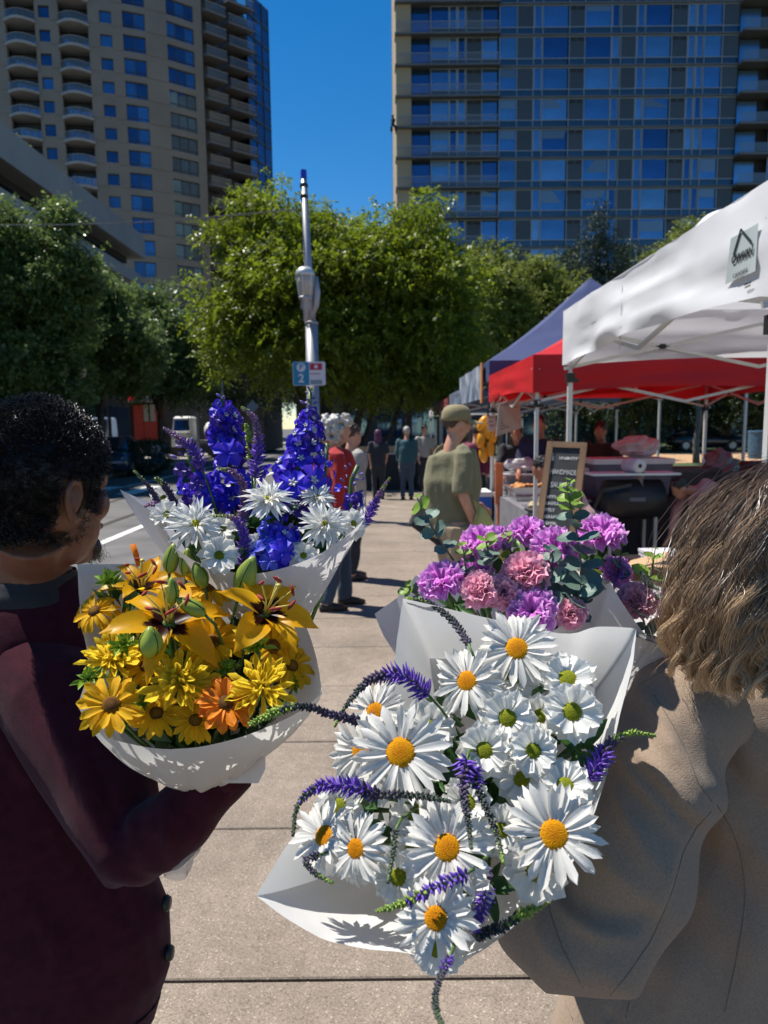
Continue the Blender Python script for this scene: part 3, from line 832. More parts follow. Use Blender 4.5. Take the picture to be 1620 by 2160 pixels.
# shady trees seen under the canopies, and beyond the big tree
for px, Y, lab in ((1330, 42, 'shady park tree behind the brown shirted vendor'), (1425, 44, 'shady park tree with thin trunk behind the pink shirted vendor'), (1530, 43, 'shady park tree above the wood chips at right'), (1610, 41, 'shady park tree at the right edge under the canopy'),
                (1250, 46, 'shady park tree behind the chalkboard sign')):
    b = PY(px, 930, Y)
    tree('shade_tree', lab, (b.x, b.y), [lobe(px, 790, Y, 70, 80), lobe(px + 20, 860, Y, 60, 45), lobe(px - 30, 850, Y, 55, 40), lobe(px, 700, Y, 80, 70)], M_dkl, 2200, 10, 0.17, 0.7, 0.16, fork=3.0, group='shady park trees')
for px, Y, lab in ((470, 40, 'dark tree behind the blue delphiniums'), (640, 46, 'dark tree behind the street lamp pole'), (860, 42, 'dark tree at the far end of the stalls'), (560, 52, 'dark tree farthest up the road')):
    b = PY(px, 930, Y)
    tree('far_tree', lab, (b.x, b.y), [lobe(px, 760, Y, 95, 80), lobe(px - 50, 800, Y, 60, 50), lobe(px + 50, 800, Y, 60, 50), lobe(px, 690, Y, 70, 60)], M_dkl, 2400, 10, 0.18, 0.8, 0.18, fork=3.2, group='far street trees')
# roof garden shrub on the low building, clipped bush by the car
sh = empty('roof_shrub', PY(15, 330, 29.0), 'sunlit green shrub spilling over the parapet at top left', 'shrub')
q0 = PY(10, 312, 29.0)
leaf_obj('foliage', sprays([(q0.x, q0.y, q0.z, .65, .8, .35), (q0.x - .8, q0.y - 1, q0.z + .1, 1, 1, .4)], 420, 11, .1, .4), M_zel, sh)
mb = MB(); mb.tube([sh.location + Vector((-.3, 0, -.35)), q0 + Vector((-.2, 0, .1))], [.05, .02], 6); mb.build('stem', M_bark, sh)
bp_ = GP(300, 975); bp_ = PY(315, 940, 27)
bu = empty('round_bush', (bp_.x, bp_.y, 0), 'dark clipped round bush beside the parked car', 'bush')
leaf_obj('foliage', sprays([(bp_.x, bp_.y, .55, .75, .7, .6)], 900, 9, .07, .16, shell=(.8, 1.02)), M_hedge, bu)
mb = MB(); mb.tube([(bp_.x, bp_.y, -.02), (bp_.x, bp_.y, .5)], .06, 6); mb.build('stem', M_bark, bu)
# park hedge, one mass
hd = MB()
q = sprays([(12 + i * 2.2, 46.5, .8, 1.5, .8, 1.0) for i in range(14)], 5200, 8, .12, .3, shell=(.6, 1.05))
o = inst('hedge', np_mesh('hedge', q, np.arange(len(q)).reshape(-1, 4), 4, M_hedge), None)
tag(o, 'dark hedge along the far side of the wood chips', 'hedge', kind='stuff')
# ================================================================== STREET FURNITURE
M_galv = mat('galvanised', (0.34, 0.34, 0.36), 0.45, metal=0.35, var=0.1, scale=5)
M_steel = mat('pale_steel', (0.55, 0.55, 0.55), 0.4, metal=0.4, var=0.1)
M_blueplas = mat('blue_plastic', (0.02, 0.04, 0.5), 0.4)
M_lampglass = mat('lamp_glass', (0.55, 0.5, 0.42), 0.25, var=0.1, trans=0.2)
M_white = mat('white_paint', (0.75, 0.75, 0.74), 0.5, var=0.04)
M_black = mat('black_plastic', (0.015, 0.015, 0.016), 0.45)
M_wire = mat('cable', (0.25, 0.24, 0.23), 0.6)
YP = 12.5
pb = PY(664, 1000, YP); px0, py0 = pb.x, pb.y
topz = PY(640, 376, YP).z
lamp = empty('street_lamp', (px0, py0, 0), 'grey street lamp pole with parking sign rising behind the delphiniums', 'street lamp')
zj = PY(650, 680, YP).z
mb = MB(); mb.lathe([(.17, 0), (.17, .25), (.125, .4), (.112, 1.0), (.105, zj)], 14, (px0, py0, 0)); mb.lathe([(.118, zj - .03), (.118, zj), (.07, zj + .02)], 14, (px0, py0, 0))
mb.build('pole', M_galv, lamp, smooth=True)
lean = Vector((PY(641, 390, YP).x, py0, topz))
mb = MB(); mb.tube([(px0, py0, zj - .05), (px0 - .02, py0, zj + .5), lean], [.078, .072, .05], 12); mb.build('upper_pole', M_galv, lamp, smooth=True)
mb = MB(); mb.tube([lean - Vector((0, 0, .01)), lean + Vector((0, 0, .13))], [.055, .05], 10); mb.build('blue_cap', M_blueplas, lamp)
mb = MB()
for z in (topz - .12, topz - .3): mb.lathe([(.066, z - .03), (.07, z), (.066, z + .03)], 10, (lean.x, lean.y, 0))
mb.build('band', M_black, lamp)
hc = PY(644, 600, YP - .16); hz = hc.z
h = MB(); cx, cy = hc.x, hc.y
h.lathe([(.0, hz + .28), (.09, hz + .275), (.15, hz + .22), (.165, hz + .15), (.155, hz + .13)], 16, (cx, cy, 0)); hood = h.build('lamp_hood', M_steel, lamp, smooth=True)
h = MB(); h.lathe([(.15, hz + .14), (.14, hz + .02), (.115, hz - .12), (.1, hz - .2), (.02, hz - .21)], 16, (cx, cy, 0)); h.build('lamp_globe', M_lampglass, lamp, smooth=True)
h = MB()
for i in range(6):
    a = i * math.pi / 3 + .3
    h.bar((cx + .158 * math.cos(a), cy + .158 * math.sin(a), hz + .15), (cx + .108 * math.cos(a), cy + .108 * math.sin(a), hz - .2), .016)
h.build('lamp_cage', M_steel, lamp)
h = MB(); h.lathe([(.115, hz - .2), (.115, hz - .24), (.085, hz - .26), (.09, hz - .38), (.05, hz - .44), (.045, hz - .6)], 14, (cx, cy, 0)); h.build('lamp_base', M_galv, lamp, smooth=True)
h = MB(); h.tube([(px0 - .02, py0, zj + .05), (px0 + .08, py0 - .02, zj + .3), (px0 + .1, py0 - .05, hz - .1), (px0 + .09, py0 - .04, hz + .15)], [.05, .065, .07, .04], 10); h.build('bracket', M_galv, lamp, smooth=True)
# parking sign plate
s0 = PY(652, 788, YP - .16); sw, sh_ = .56, .40
M_teal = mat('sign_teal', (0.005, 0.20, 0.36), 0.45, var=0.05); M_signw = mat('sign_white', (0.62, 0.6, 0.64), 0.5, var=0.05); M_signr = mat('sign_red', (0.45, 0.005, 0.05), 0.5)
M_signg = mat('sign_grey', (0.2, 0.25, 0.3), 0.5)
sg = MB()
def rrect(c, w, h, r, y, n=4):
    out = []
    for cx_, cz_, a0 in ((w/2-r, h/2-r, 0), (-w/2+r, h/2-r, 90), (-w/2+r, -h/2+r, 180), (w/2-r, -h/2+r, 270)):
        for i in range(n + 1):
            a = R_(a0 + 90 * i / n); out.append(Vector((c.x + cx_ + r*math.cos(a), y, c.z + cz_ + r*math.sin(a))))
    return out
def plate(c, w, h, r, y0, y1):
    mb = MB(); mb.rings([rrect(c, w, h, r, y0), rrect(c, w, h, r, y1)]); return mb
sign = plate(s0, sw, sh_, .03, s0.y, s0.y + .012).build('parking_sign', M_signw, lamp)
plate(s0 + V(-.135, 0, 0), .27, sh_ - .012, .02, s0.y - .003, s0.y - .0005).build('teal_field', M_teal, sign)
plate(s0 + V(.12, 0, .115), .21, .11, .006, s0.y - .003, s0.y - .0005).build('red_field', M_signr, sign)
plate(s0 + V(.12, 0, -.145), .2, .075, .006, s0.y - .003, s0.y - .0005).build('grey_field', M_signg, sign)
plate(s0 + V(.105, 0, -.005), .17, .02, .004, s0.y - .003, s0.y - .0005).build('red_line', mat('sign_pink', (0.45, 0.2, 0.26), 0.5), sign)
MX = Matrix.Rotation(R_(90), 4, 'X')
mb = MB(); mb.rings([[Vector((s0.x - .135 + .075*math.cos(a), y, s0.z + .105 + .075*math.sin(a))) for a in [i*math.pi/12 for i in range(24)]] for y in (s0.y - .006, s0.y - .0035)]); mb.build('white_disc', M_signw, sign)
mb = MB(); mb.rings([[Vector((s0.x + .12 + .032*math.cos(a), y, s0.z + .115 + .032*math.sin(a))) for a in [i*math.pi/8 for i in range(16)]] for y in (s0.y - .006, s0.y - .0035)]); mb.build('white_dot', M_signw, sign)
text_mesh('letter_p', 'P', .13, M_teal, Matrix.Translation((s0.x - .133, s0.y - .008, s0.z + .107)) @ MX, sign, bold=.003)
text_mesh('digit_two', '2', .2, M_signw, Matrix.Translation((s0.x - .135, s0.y - .006, s0.z - .085)) @ MX, sign, bold=.005)
# span wire to the left
wa = PY(637, 440, YP); wbp = PY(-60, 474, 15.5)
mb = MB(); mb.tube([wa.lerp(wbp, t) - Vector((0, 0, .1 * math.sin(math.pi * t))) for t in [i / 14 for i in range(15)]], .011, 5)
wc = wbp + Vector((-2.7, 1.5, .2))
mb.tube([wbp, wc], .011, 5)
tag(mb.build('span_wire', M_wire), 'thin span wire from the lamp pole to the left', 'wire')
wa2 = PY(80, 470, 15.0); wb2 = PY(140, 482, 17)
# twin globe lamp post on the far pavement
YL = 23.0
tb = PY(168, 1000, YL)
tw = empty('twin_lamp', (tb.x, tb.y, 0), 'twin globe lamp post under the left trees', 'street lamp')
z1 = PY(168, 803, YL).z
mb = MB(); mb.lathe([(.14, 0), (.14, .3), (.09, .45), (.075, z1)], 12, (tb.x, tb.y, 0)); mb.build('post', M_galv, tw, smooth=True)
mb = MB(); mb.tube([(tb.x - .27, tb.y, z1), (tb.x, tb.y, z1 - .05), (tb.x + .27, tb.y, z1)], .04, 8); mb.build('crossarm', M_galv, tw)
for s_ in (-1, 1):
    mb = MB(); mb.lathe([(.04, z1), (.08, z1 + .05), (.15, z1 + .33), (.16, z1 + .4), (.1, z1 + .5), (.02, z1 + .53)], 12, (tb.x + s_*.27, tb.y, 0)); mb.build('globe', M_lampglass, tw, smooth=True)
q0 = Vector((tb.x, tb.y, PY(168, 852, YL).z))
bk = empty('flower_basket', q0, 'hanging plant basket on the twin lamp post', 'basket')
leaf_obj('foliage', sprays([(q0.x - .3, q0.y - .1, q0.z, .3, .3, .16), (q0.x + .3, q0.y - .1, q0.z, .3, .3, .16)], 160, 8, .07, .2), M_dkl, bk)
mb = MB(); mb.bar(q0 + V(-.35, 0, -.1), q0 + V(.35, 0, -.1), .04); mb.build('bracket', M_galv, bk)
# ------------------------------------------------ parked car (rear three quarter)
def loft(mb, secs):
    mb.rings(secs); return mb
def car(loc, rz, label, paint):
    root = empty('parked_car', loc, label, 'car'); root.rotation_euler = (0, 0, rz)
    Mg = mat('car_glass', (0.03, 0.05, 0.08), 0.05, metal=0.4, var=0.1)
    def section(y, w, z0, z1, tz, tw_):
        return [(-w*.9, y, z0), (-w, y, z0 + .15), (-w, y, z1), (-tw_, y, tz), (tw_, y, tz), (w, y, z1), (w, y, z0 + .15), (w*.9, y, z0)]
    mb = MB()
    loft(mb, [section(-2.15, .74, .35, .62, .66, .6), section(-2.0, .84, .25, .78, .88, .68), section(-1.1, .89, .22, .86, .96, .76), section(0, .9, .22, .9, .98, .78), section(1.3, .89, .22, .9, 1.0, .76), section(1.95, .85, .28, .86, .95, .7), section(2.1, .78, .38, .7, .8, .66)])
    o = inst('body', mb.mesh('body', paint, True), root)
    mb = MB()
    loft(mb, [[(-.74, -.95, .94), (.74, -.95, .94), (.7, -.92, .97), (-.7, -.92, .97)], [(-.7, -.2, .94), (.7, -.2, .94), (.58, -.15, 1.42), (-.58, -.15, 1.42)],
              [(-.72, .6, .94), (.72, .6, .94), (.58, .6, 1.46), (-.58, .6, 1.46)], [(-.7, 1.6, .94), (.7, 1.6, .94), (.55, 1.35, 1.38), (-.55, 1.35, 1.38)], [(-.68, 1.95, .94), (.68, 1.95, .94), (.62, 1.9, 1.0), (-.62, 1.9, 1.0)]])
    cb = inst('cabin', mb.mesh('cabin', paint, True), root)
    for nm, pts in (('windscreen', [(-.63, -.9, 1.0), (.63, -.9, 1.0), (.53, -.24, 1.38), (-.53, -.24, 1.38)]), ('rear_window', [(.58, 1.95, 1.02), (-.58, 1.95, 1.02), (-.5, 1.45, 1.36), (.5, 1.45, 1.36)])):
        mb = MB(); mb.poly([Vector(p) + Vector((0, -.015 if nm == 'windscreen' else .015, .02)) for p in pts]); inst(nm, mb.mesh(nm, Mg), cb)
    for s_ in (-1, 1):
        for ya, yb in ((-.45, .35), (.42, 1.25)):
            mb = MB(); mb.poly([(s_*.735, ya - .25*(ya < 0), .99), (s_*.735, yb, .99), (s_*.60, yb - .05*(yb > 1), 1.37), (s_*.60, ya + .1*(ya < 0), 1.37)]); inst('side_window', mb.mesh('side_window', Mg), cb)
        for y in (-1.35, 1.3):
            AX = Matrix.Rotation(R_(90), 3, 'Y')
            mb = MB(); mb.lathe([(.2, -.1), (.31, -.1), (.33, -.05), (.33, .05), (.31, .1), (.2, .1)], 18, (s_*.82, y, .33), AX); wh = inst('wheel', mb.mesh('tyre', M_black), root)
            mb = MB(); mb.lathe([(.02, -.11), (.2, -.11), (.2, .11), (.02, .11)], 12, (s_*.82, y, .33), AX); inst('rim', mb.mesh('rim', M_steel), wh)
        mb = MB(); mb.ell((s_*.62, -2.03, .68), (.16, .09, .07)); inst('headlight', mb.mesh('headlight', mat('headlight', (.7, .7, .72), .15, metal=.5), True), root)
        mb = MB(); mb.ell((s_*.68, 2.03, .78), (.13, .07, .08)); inst('tail_light', mb.mesh('tail_light', mat('tail_light', (.4, .02, .02), .2), True), root)
        mb = MB(); mb.ell((s_*.95, -.62, 1.0), (.1, .06, .07)); inst('mirror', mb.mesh('mirror', paint, True), root)
    mb = MB(); mb.box((0, -2.12, .45), (.9, .06, .18)); inst('grille', mb.mesh('grille', M_black), root)
    mb = MB(); mb.box((0, -2.16, .42), (.36, .02, .1)); inst('number_plate', mb.mesh('number_plate', M_white), root)
    return root
M_carblue = mat('car_paint_blue', (0.035, 0.06, 0.11), 0.25, metal=0.3, var=0.05, coat=0.6)
cp = PY(247, 984, 27.5)
car((cp.x - .1, 27.5, -.13), R_(10), 'dark blue car parked at the far kerb', M_carblue)
cp = PY(1440, 930, 47.0)
car((cp.x, 43.8, -.05), R_(82), 'dark car in shade beyond the wood chips', mat('car_paint_dark', (0.03, 0.035, 0.045), 0.25, metal=0.3, coat=0.6))
# ------------------------------------------------ white truck
ty_ = 42.0
tk = PY(388, 935, ty_)
tr = empty('truck', (tk.x, ty_, -.13), 'white truck with square cab far up the road', 'truck')
def tk_(mb, nm, m, smooth=False): return inst(nm, mb.mesh(nm, m, smooth), tr)
mb = MB(); mb.rings([[(-.55, -.4, .9), (.55, -.4, .9), (.55, 1.1, .9), (-.55, 1.1, .9)], [(-.55, -.4, 1.6), (.55, -.4, 1.6), (.55, 1.1, 1.6), (-.55, 1.1, 1.6)], [(-.5, -.2, 2.35), (.5, -.2, 2.35), (.5, 1.1, 2.35), (-.5, 1.1, 2.35)], [(-.4, 0, 2.45), (.4, 0, 2.45), (.4, 1, 2.45), (-.4, 1, 2.45)]]); tk_(mb, 'cab', M_white)
mb = MB(); mb.poly([(-.45, -.42, 1.62), (.45, -.42, 1.62), (.42, -.24, 2.25), (-.42, -.24, 2.25)]); tk_(mb, 'windscreen', M_glassD)
mb = MB(); mb.box((0, -.6, 1.1), (.9, .7, .8)); tk_(mb, 'bonnet', M_white)
mb = MB(); mb.box((1.2, .8, .95), (3.6, 1.4, .2)); tk_(mb, 'deck', M_galv)
mb = MB(); mb.tube([(1.1, .8, 1.6), (1.25, .8, 1.6), (2.7, .8, 1.6), (2.85, .8, 1.6)], [.3, .5, .5, .3], 14); tk_(mb, 'tank', M_white, True)
for x in (-.3, .6, 1.8, 2.7):
    mb = MB(); mb.lathe([(.15, -.12), (.4, -.12), (.42, 0), (.4, .12), (.15, .12)], 16, (x, -.2, .42), Matrix.Rotation(R_(90), 3, 'X')); tk_(mb, 'wheel', M_black)
for s_ in (-1, 1):
    mb = MB(); mb.ell((s_*.33, -.96, 1.15), (.1, .04, .08)); tk_(mb, 'headlight', mat('headlight', (.7, .7, .72)))
# ------------------------------------------------ blue box by the bush, warning diamond
bx_ = PY(333, 935, 30)
nb = empty('newspaper_box', (bx_.x, bx_.y, 0), 'blue and white street box beside the round bush', 'street box')
mb = MB(); mb.box((bx_.x, bx_.y, .55), (.5, .45, .9)); mb.build('case', mat('box_blue', (.03, .16, .32), .4), nb)
mb = MB(); mb.box((bx_.x, bx_.y - .24, .75), (.4, .03, .35)); mb.build('door', M_signw, nb)
for s_ in (-1, 1):
    mb = MB(); mb.box((bx_.x + s_*.2, bx_.y, .05), (.06, .4, .14)); mb.build('leg', M_black, nb)
dp = PY(535, 930, 33)
ds = empty('warning_sign', (dp.x, dp.y, 0), 'grey back of a diamond road sign beyond the delphiniums', 'sign')
zc = PY(535, 858, 33).z
mb = MB(); mb.bar((dp.x, dp.y, 0), (dp.x, dp.y, zc + .3), .06); mb.build('post', M_galv, ds)
mb = MB(); mb.box((dp.x, dp.y - .05, zc), (.42, .02, .42), rot=Matrix.Rotation(R_(45), 3, 'Y')); mb.build('plate', M_signg, ds)
# slim poles far up the road
for px, Y, top, lab in ((472, 34, 795, 'slim steel pole left of the tall delphinium'), (418, 40, 845, 'slim steel pole beside the white truck')):
    b = PY(px, 930, Y); mb = MB(); mb.lathe([(.1, 0), (.09, .3), (.06, PY(px, top, Y).z)], 8, (b.x, b.y, 0)); mb.lathe([(.16, 0), (.16, .06), (.1, .08)], 8, (b.x, b.y, 0))
    tag(mb.build('sign_pole', M_galv), lab, 'pole')
# ------------------------------------------------ window cleaner on the tower edge
wp = PY(828, 262, 76.6)
wk = empty('person', wp, 'rope access worker hanging at the edge of the glass tower', 'person')
mb = MB()
mb.tube([wp + V(0, 0, -.1), wp + V(.05, 0, .25), wp + V(.05, 0, .55)], [.17, .2, .16], 8)
mb.ell(wp + V(.02, 0, .75), (.13, .14, .16))
for s_ in (-1, 1):
    mb.tube([wp + V(s_*.1, 0, -.05), wp + V(.3 + s_*.1, .05, -.2), wp + V(.35 + s_*.08, .05, -.65)], [.1, .08, .06], 6)
    mb.tube([wp + V(s_*.17, 0, .5), wp + V(.22 * s_ + .1, 0, .3), wp + V(.25, 0, .5)], [.07, .06, .05], 6)
place_mesh('body', fuse(mb, 'body', mat('dark_cloth', (.02, .02, .025), .8), .06, 2), wk)
mb = MB(); mb.ell(wp + V(.02, 0, .83), (.15, .16, .1)); mb.build('helmet', M_black, wk)
mb = MB(); mb.bar(wp + V(-.1, 0, -.25), wp + V(-.1, 0, -.7), .25); mb.build('bucket', M_black, wk)
mb = MB(); mb.tube([wp + V(0, 0, .6), V(wp.x, wp.y, 62)], .02, 4); mb.tube([wp + V(-.06, 0, 0), V(wp.x - .06, wp.y, 3)], .02, 4); mb.tube([V(wp.x, wp.y, 62), V(wp.x + 1.5, wp.y + 3, 61)], .02, 4)
tag(mb.build('access_rope', M_wire), 'thin access ropes down the edge of the glass tower', 'rope')
# ================================================================== MARKET STALLS
M_tentw = mat('canopy_white', (0.80, 0.81, 0.84), 0.6, var=0.03, scale=2, bump=0.12, bscale=9, trans=0.28)
M_tentr = mat('canopy_red', (0.60, 0.012, 0.018), 0.6, var=0.08, scale=2, bump=0.1, bscale=9, trans=0.22)
M_tentn = mat('canopy_navy', (0.05, 0.07, 0.18), 0.65, var=0.1, scale=2, bump=0.1, bscale=9, trans=0.15)
M_tentb = mat('canopy_blue_grey', (0.16, 0.20, 0.28), 0.6, var=0.15, scale=2, trans=0.2)
M_tentd = mat('canopy_dull_red', (0.25, 0.06, 0.06), 0.6, var=0.15, scale=2, trans=0.2)
M_pole = mat('pole_white', (0.62, 0.62, 0.60), 0.4, metal=0.15, var=0.06)
M_clip = mat('black_clip', (0.015, 0.015, 0.015), 0.5)
def tent(label, x0, x1, y0, y1, zb, zt, zp, m, wr=0.012, legs=None, res=26, truss=True, seams=False, px_=None, detail_legs=True):
    cx, cy = (x0 + x1) / 2, (y0 + y1) / 2
    if px_ is not None: cx = px_
    t = empty('canopy_tent', (cx, cy, 0), label, 'canopy', 'pop up canopies along the pavement')
    cor = [V(x0, y0, zt), V(x1, y0, zt), V(x1, y1, zt), V(x0, y1, zt)]
    pk = V(cx, cy, zp)
    mb = MB(); n = res
    for k in range(4):
        a, b = cor[k], cor[(k + 1) % 4]
        nrm = (b - a).cross(pk - a).normalized()
        g = []
        for i in range(n + 1):
            v_ = i / n; row = []
            for j in range(n + 1):
                u_ = j / n
                p = a.lerp(b, u_).lerp(pk, v_)
                edge = math.sin(math.pi * u_) ** .7 if 0 < u_ < 1 else 0
                p = p - V(0, 0, 1) * (.10 * math.sin(math.pi * v_) * 1.0)
                wv = noise.noise(V(p.x * 2.2, p.y * 2.2, p.z * 5 + k * 7)) + .5 * noise.noise(V(p.x * 6, p.y * 6, p.z * 9 + k))
                p = p + nrm * (wv * wr * 2.0 * edge * min(1, 4 * v_))
                row.append(p)
            g.append(row)
        mb.grid(g)
        # valance
        out = V((a.y - b.y), (b.x - a.x), 0).normalized() * -1
        g = []
        for i in range(9):
            w_ = i / 8; row = []
            for j in range(n * 2 + 1):
                u_ = j / (2 * n); p = a.lerp(b, u_)
                sag = .05 * math.sin(math.pi * u_)
                p = V(p.x, p.y, zt - (zt - zb) * w_ + sag * w_)
                e = math.sin(math.pi * u_) ** .5 if 0 < u_ < 1 else 0
                s_ = p.x if abs(b.x - a.x) > .1 else p.y
                p = p - out * (wr * e * (w_ + .15) * (1.9 * noise.noise(V(s_ * 1.1 + w_ * 1.2, k * 9, w_ * 3.0)) + .5 * noise.noise(V(s_ * 2.2 + w_ * 2.5, k * 5, w_ * 7))) * 1.5 + wr * e * .35 * noise.noise(V(s_ * 5 + w_ * 6, k * 3, w_ * 5)))
                row.append(p)
            g.append(row)
        mb.grid(g)
    can = mb.build('canopy', m, t, smooth=True)
    # frame
    lg = 0.022
    ins = .05
    for i, c in enumerate(cor):
        if legs is not None and i not in legs: continue
        sx = ins if i in (0, 3) else -ins; sy = ins if i in (0, 1) else -ins
        p = V(c.x + sx, c.y + sy, 0)
        mb = MB(); mb.box((p.x, p.y, 1.0), (.034, .034, 2.0)); mb.box((p.x, p.y, zt / 2 + .4), (.024, .024, zt - .9)); l = mb.build('leg', M_pole, t)
        mb = MB(); mb.box((p.x, p.y, .006), (.1, .1, .012)); mb.build('foot', M_galv, l)
        if detail_legs:
            mb = MB(); mb.box((p.x, p.y, zb - .1), (.06, .06, .07)); mb.box((p.x + (.04 if sx > 0 else -.04), p.y, zb - .12), (.05, .03, .03)); mb.build('bracket', M_clip, l)
    if truss:
        for k in range(4):
            a, b = cor[k], cor[(k + 1) % 4]; zc = zt - .12
            inw = V(-(a.y - b.y), -(b.x - a.x), 0).normalized() * -.06
            mid = (a + b) / 2
            for s, e in ((a, mid), (mid, b)):
                p0 = V(s.x, s.y, zc) - inw * -1; p1 = V(e.x, e.y, zc) - inw * -1
                for z0, z1 in ((0, -.32), (-.32, 0)):
                    mb = MB(); mb.bar(p0 + V(0, 0, z0), p1 + V(0, 0, z1), .014, .026); mb.build('truss_bar', M_pole, t)
                q = (p0 + p1) / 2 + V(0, 0, -.16)
                mb = MB(); mb.box(q, (.04, .04, .035)); mb.build('joint', M_clip, t)
        for c in cor:
            mb = MB(); mb.bar(V(c.x, c.y, zt - .12).lerp(V(cx, cy, zt - .1), .03), V(cx, cy, zt + .1), .014, .026); mb.build('truss_bar', M_pole, t)
        mb = MB(); mb.bar((cx, cy, zt - .3), (cx, cy, zp - .03), .03); mb.build('peak_pole', M_pole, t)
    return t, can
XT = 1.4
tw_, can_w = tent('white canopy tent cut by the right edge with a printed panel', XT, XT + 3.0, 2.63, 5.63, 2.06, 2.47, 3.5, M_tentw, wr=0.034, res=34)
tent('red canopy tent beyond the white one', XT, XT + 2.9, 6.72, 9.5, 1.90, 2.25, 3.15, M_tentr, wr=0.012)
tnav, _ = tent('navy blue canopy tent with a high peak behind the red one', 1.44, 5.0, 9.75, 12.9, 2.2, 2.47, 3.85, M_tentn, wr=0.012)
tent('blue grey canopy tent beyond the navy one', 1.5, 4.4, 13.3, 16.2, 2.0, 2.3, 3.2, M_tentb, res=12)
tent('dull red canopy tent far along the row', 1.5, 4.4, 16.6, 19.5, 2.0, 2.25, 3.1, M_tentd, res=12, truss=False)
tent('dark canopy tent near the far end of the row', 1.6, 4.5, 20, 22.9, 1.95, 2.25, 3.1, M_tentb, res=8, truss=False)
tent('far pale canopy tent at the end of the row', 1.7, 4.6, 23.5, 26.4, 1.95, 2.25, 3.1, M_tentw, res=8, truss=False)
# printed panel on the white canopy
bm_ = bmesh.new(); bm_.from_mesh(can_w.data); bm_.transform(Matrix.Translation(wloc(can_w))); bvh = BVHTree.FromBMesh(bm_); bm_.free()
def hit(px, py, b=None, off=.004):
    r = ray(px, py).normalized()
    loc, nrm, i, d = (b or bvh).ray_cast(CAM, r)
    return None if loc is None else CAM + r * (d - off)
cn = [(1548, 503), (1607, 470), (1600, 572), (1536, 600)]
gpts = []
for i in range(9):
    row = []
    for j in range(9):
        u_, v_ = j / 8, i / 8
        x = (cn[0][0]*(1-u_) + cn[1][0]*u_)*(1-v_) + (cn[3][0]*(1-u_) + cn[2][0]*u_)*v_
        y = (cn[0][1]*(1-u_) + cn[1][1]*u_)*(1-v_) + (cn[3][1]*(1-u_) + cn[2][1]*u_)*v_
        # follow the cloth, as a sewn on sheet
        row.append(V(0, 0, 0))
    gpts.append(row)
q4 = [(hit(*q) or PY(q[0], q[1], 2.75)) - V(.012, 0, 0) for q in cn]     # flat sewn on vinyl sheet just proud of the cloth
for i in range(9):
    for j in range(9): gpts[i][j] = q4[0].lerp(q4[1], j / 8).lerp(q4[3].lerp(q4[2], j / 8), i / 8)
mb = MB(); mb.grid(gpts); patch = mb.build('printed_panel', mat('clear_vinyl', (0.50, 0.56, 0.56), 0.15, var=0.05, spec=0.8), can_w, smooth=True)
def patchM(u_, v_):
    i, j = int(v_ * 8), int(u_ * 8); return gpts[i][j]
ex = (gpts[5][8] - gpts[5][0]).normalized(); ez = (gpts[0][4] - gpts[8][4]).normalized(); en = ex.cross(ez).normalized(); ez = en.cross(ex)
if en.dot(CAM - gpts[4][4]) < 0: en = -en
W_ = (gpts[5][8] - gpts[5][0]).length
M_ink = mat('print_black', (0.02, 0.03, 0.035), 0.6)
def pm(c, lift=.008):
    m_ = Matrix((ex, ez, en)).transposed().to_4x4(); m_.translation = c + en * lift; return m_
cc = gpts[4][4]
text_mesh('panel_lettering', 'CARAVAN', W_ * .17, M_ink, pm(cc + ez * -.005 + ex * W_ * .02, .004), patch, spacing=.86, shear=.25, bold=.0012)
text_mesh('panel_lettering', 'CANOPY', W_ * .10, M_ink, pm(cc - ez * W_ * .3 - ex * W_ * .05, .004), patch, spacing=1.35, shear=.2)
text_mesh('panel_small_print', 'CARAVAN\nCANOPY', W_ * .05, M_ink, pm(cc - ez * W_ * .55 + ex * W_ * .2, .004), patch)
mb = MB()
q0, q1, q2 = cc - ex * W_ * .26 + ez * W_ * .06, cc + ex * W_ * .02 + ez * W_ * .42, cc + ex * W_ * .36 + ez * W_ * .12
mb.bar(q0 + en * .004, q1 + en * .004, W_ * .04, .002, up=en); mb.bar(q1 + en * .0045, q2 + en * .0045, W_ * .04, .002, up=en); mb.build('roof_emblem', M_ink, patch)
# sewn seam near the far corner of the white canopy
for line in ([(1312, 600), (1311, 640), (1310, 690), (1307, 735)], [(1183, 672), (1182, 720), (1181, 770)]):
    pts = [hit(*p, off=.003) for p in line]; pts = [p for p in pts if p]
    if len(pts) > 1:
        mb = MB(); mb.tube(pts, .0035, 5); mb.build('seam', mat('seam_grey', (.5, .52, .56), .7), can_w)
# printed banner on the navy tent
bn = empty('printed_banner', (1.42, 11.6, 2.2), 'blue and white printed banner hung on the navy canopy side', 'banner')
mb = MB(); mb.grid([[V(1.40 + .012 * math.sin(y * 5 + z * 3), y, z) for y in [10.25 + .15 * i for i in range(20)]] for z in (1.98, 2.1, 2.22, 2.34, 2.46)]); mb.build('cloth', mat('banner_print', (.03, .10, .32), .6, var=.6, col2=(.4, .45, .5), scale=3.5, detail=2), bn, smooth=True)
mb = MB(); mb.box((1.40, 10.2, 2.2), (.02, .16, .56)); mb.build('orange_edge', mat('orange_cloth', (.5, .2, .06), .7), bn)

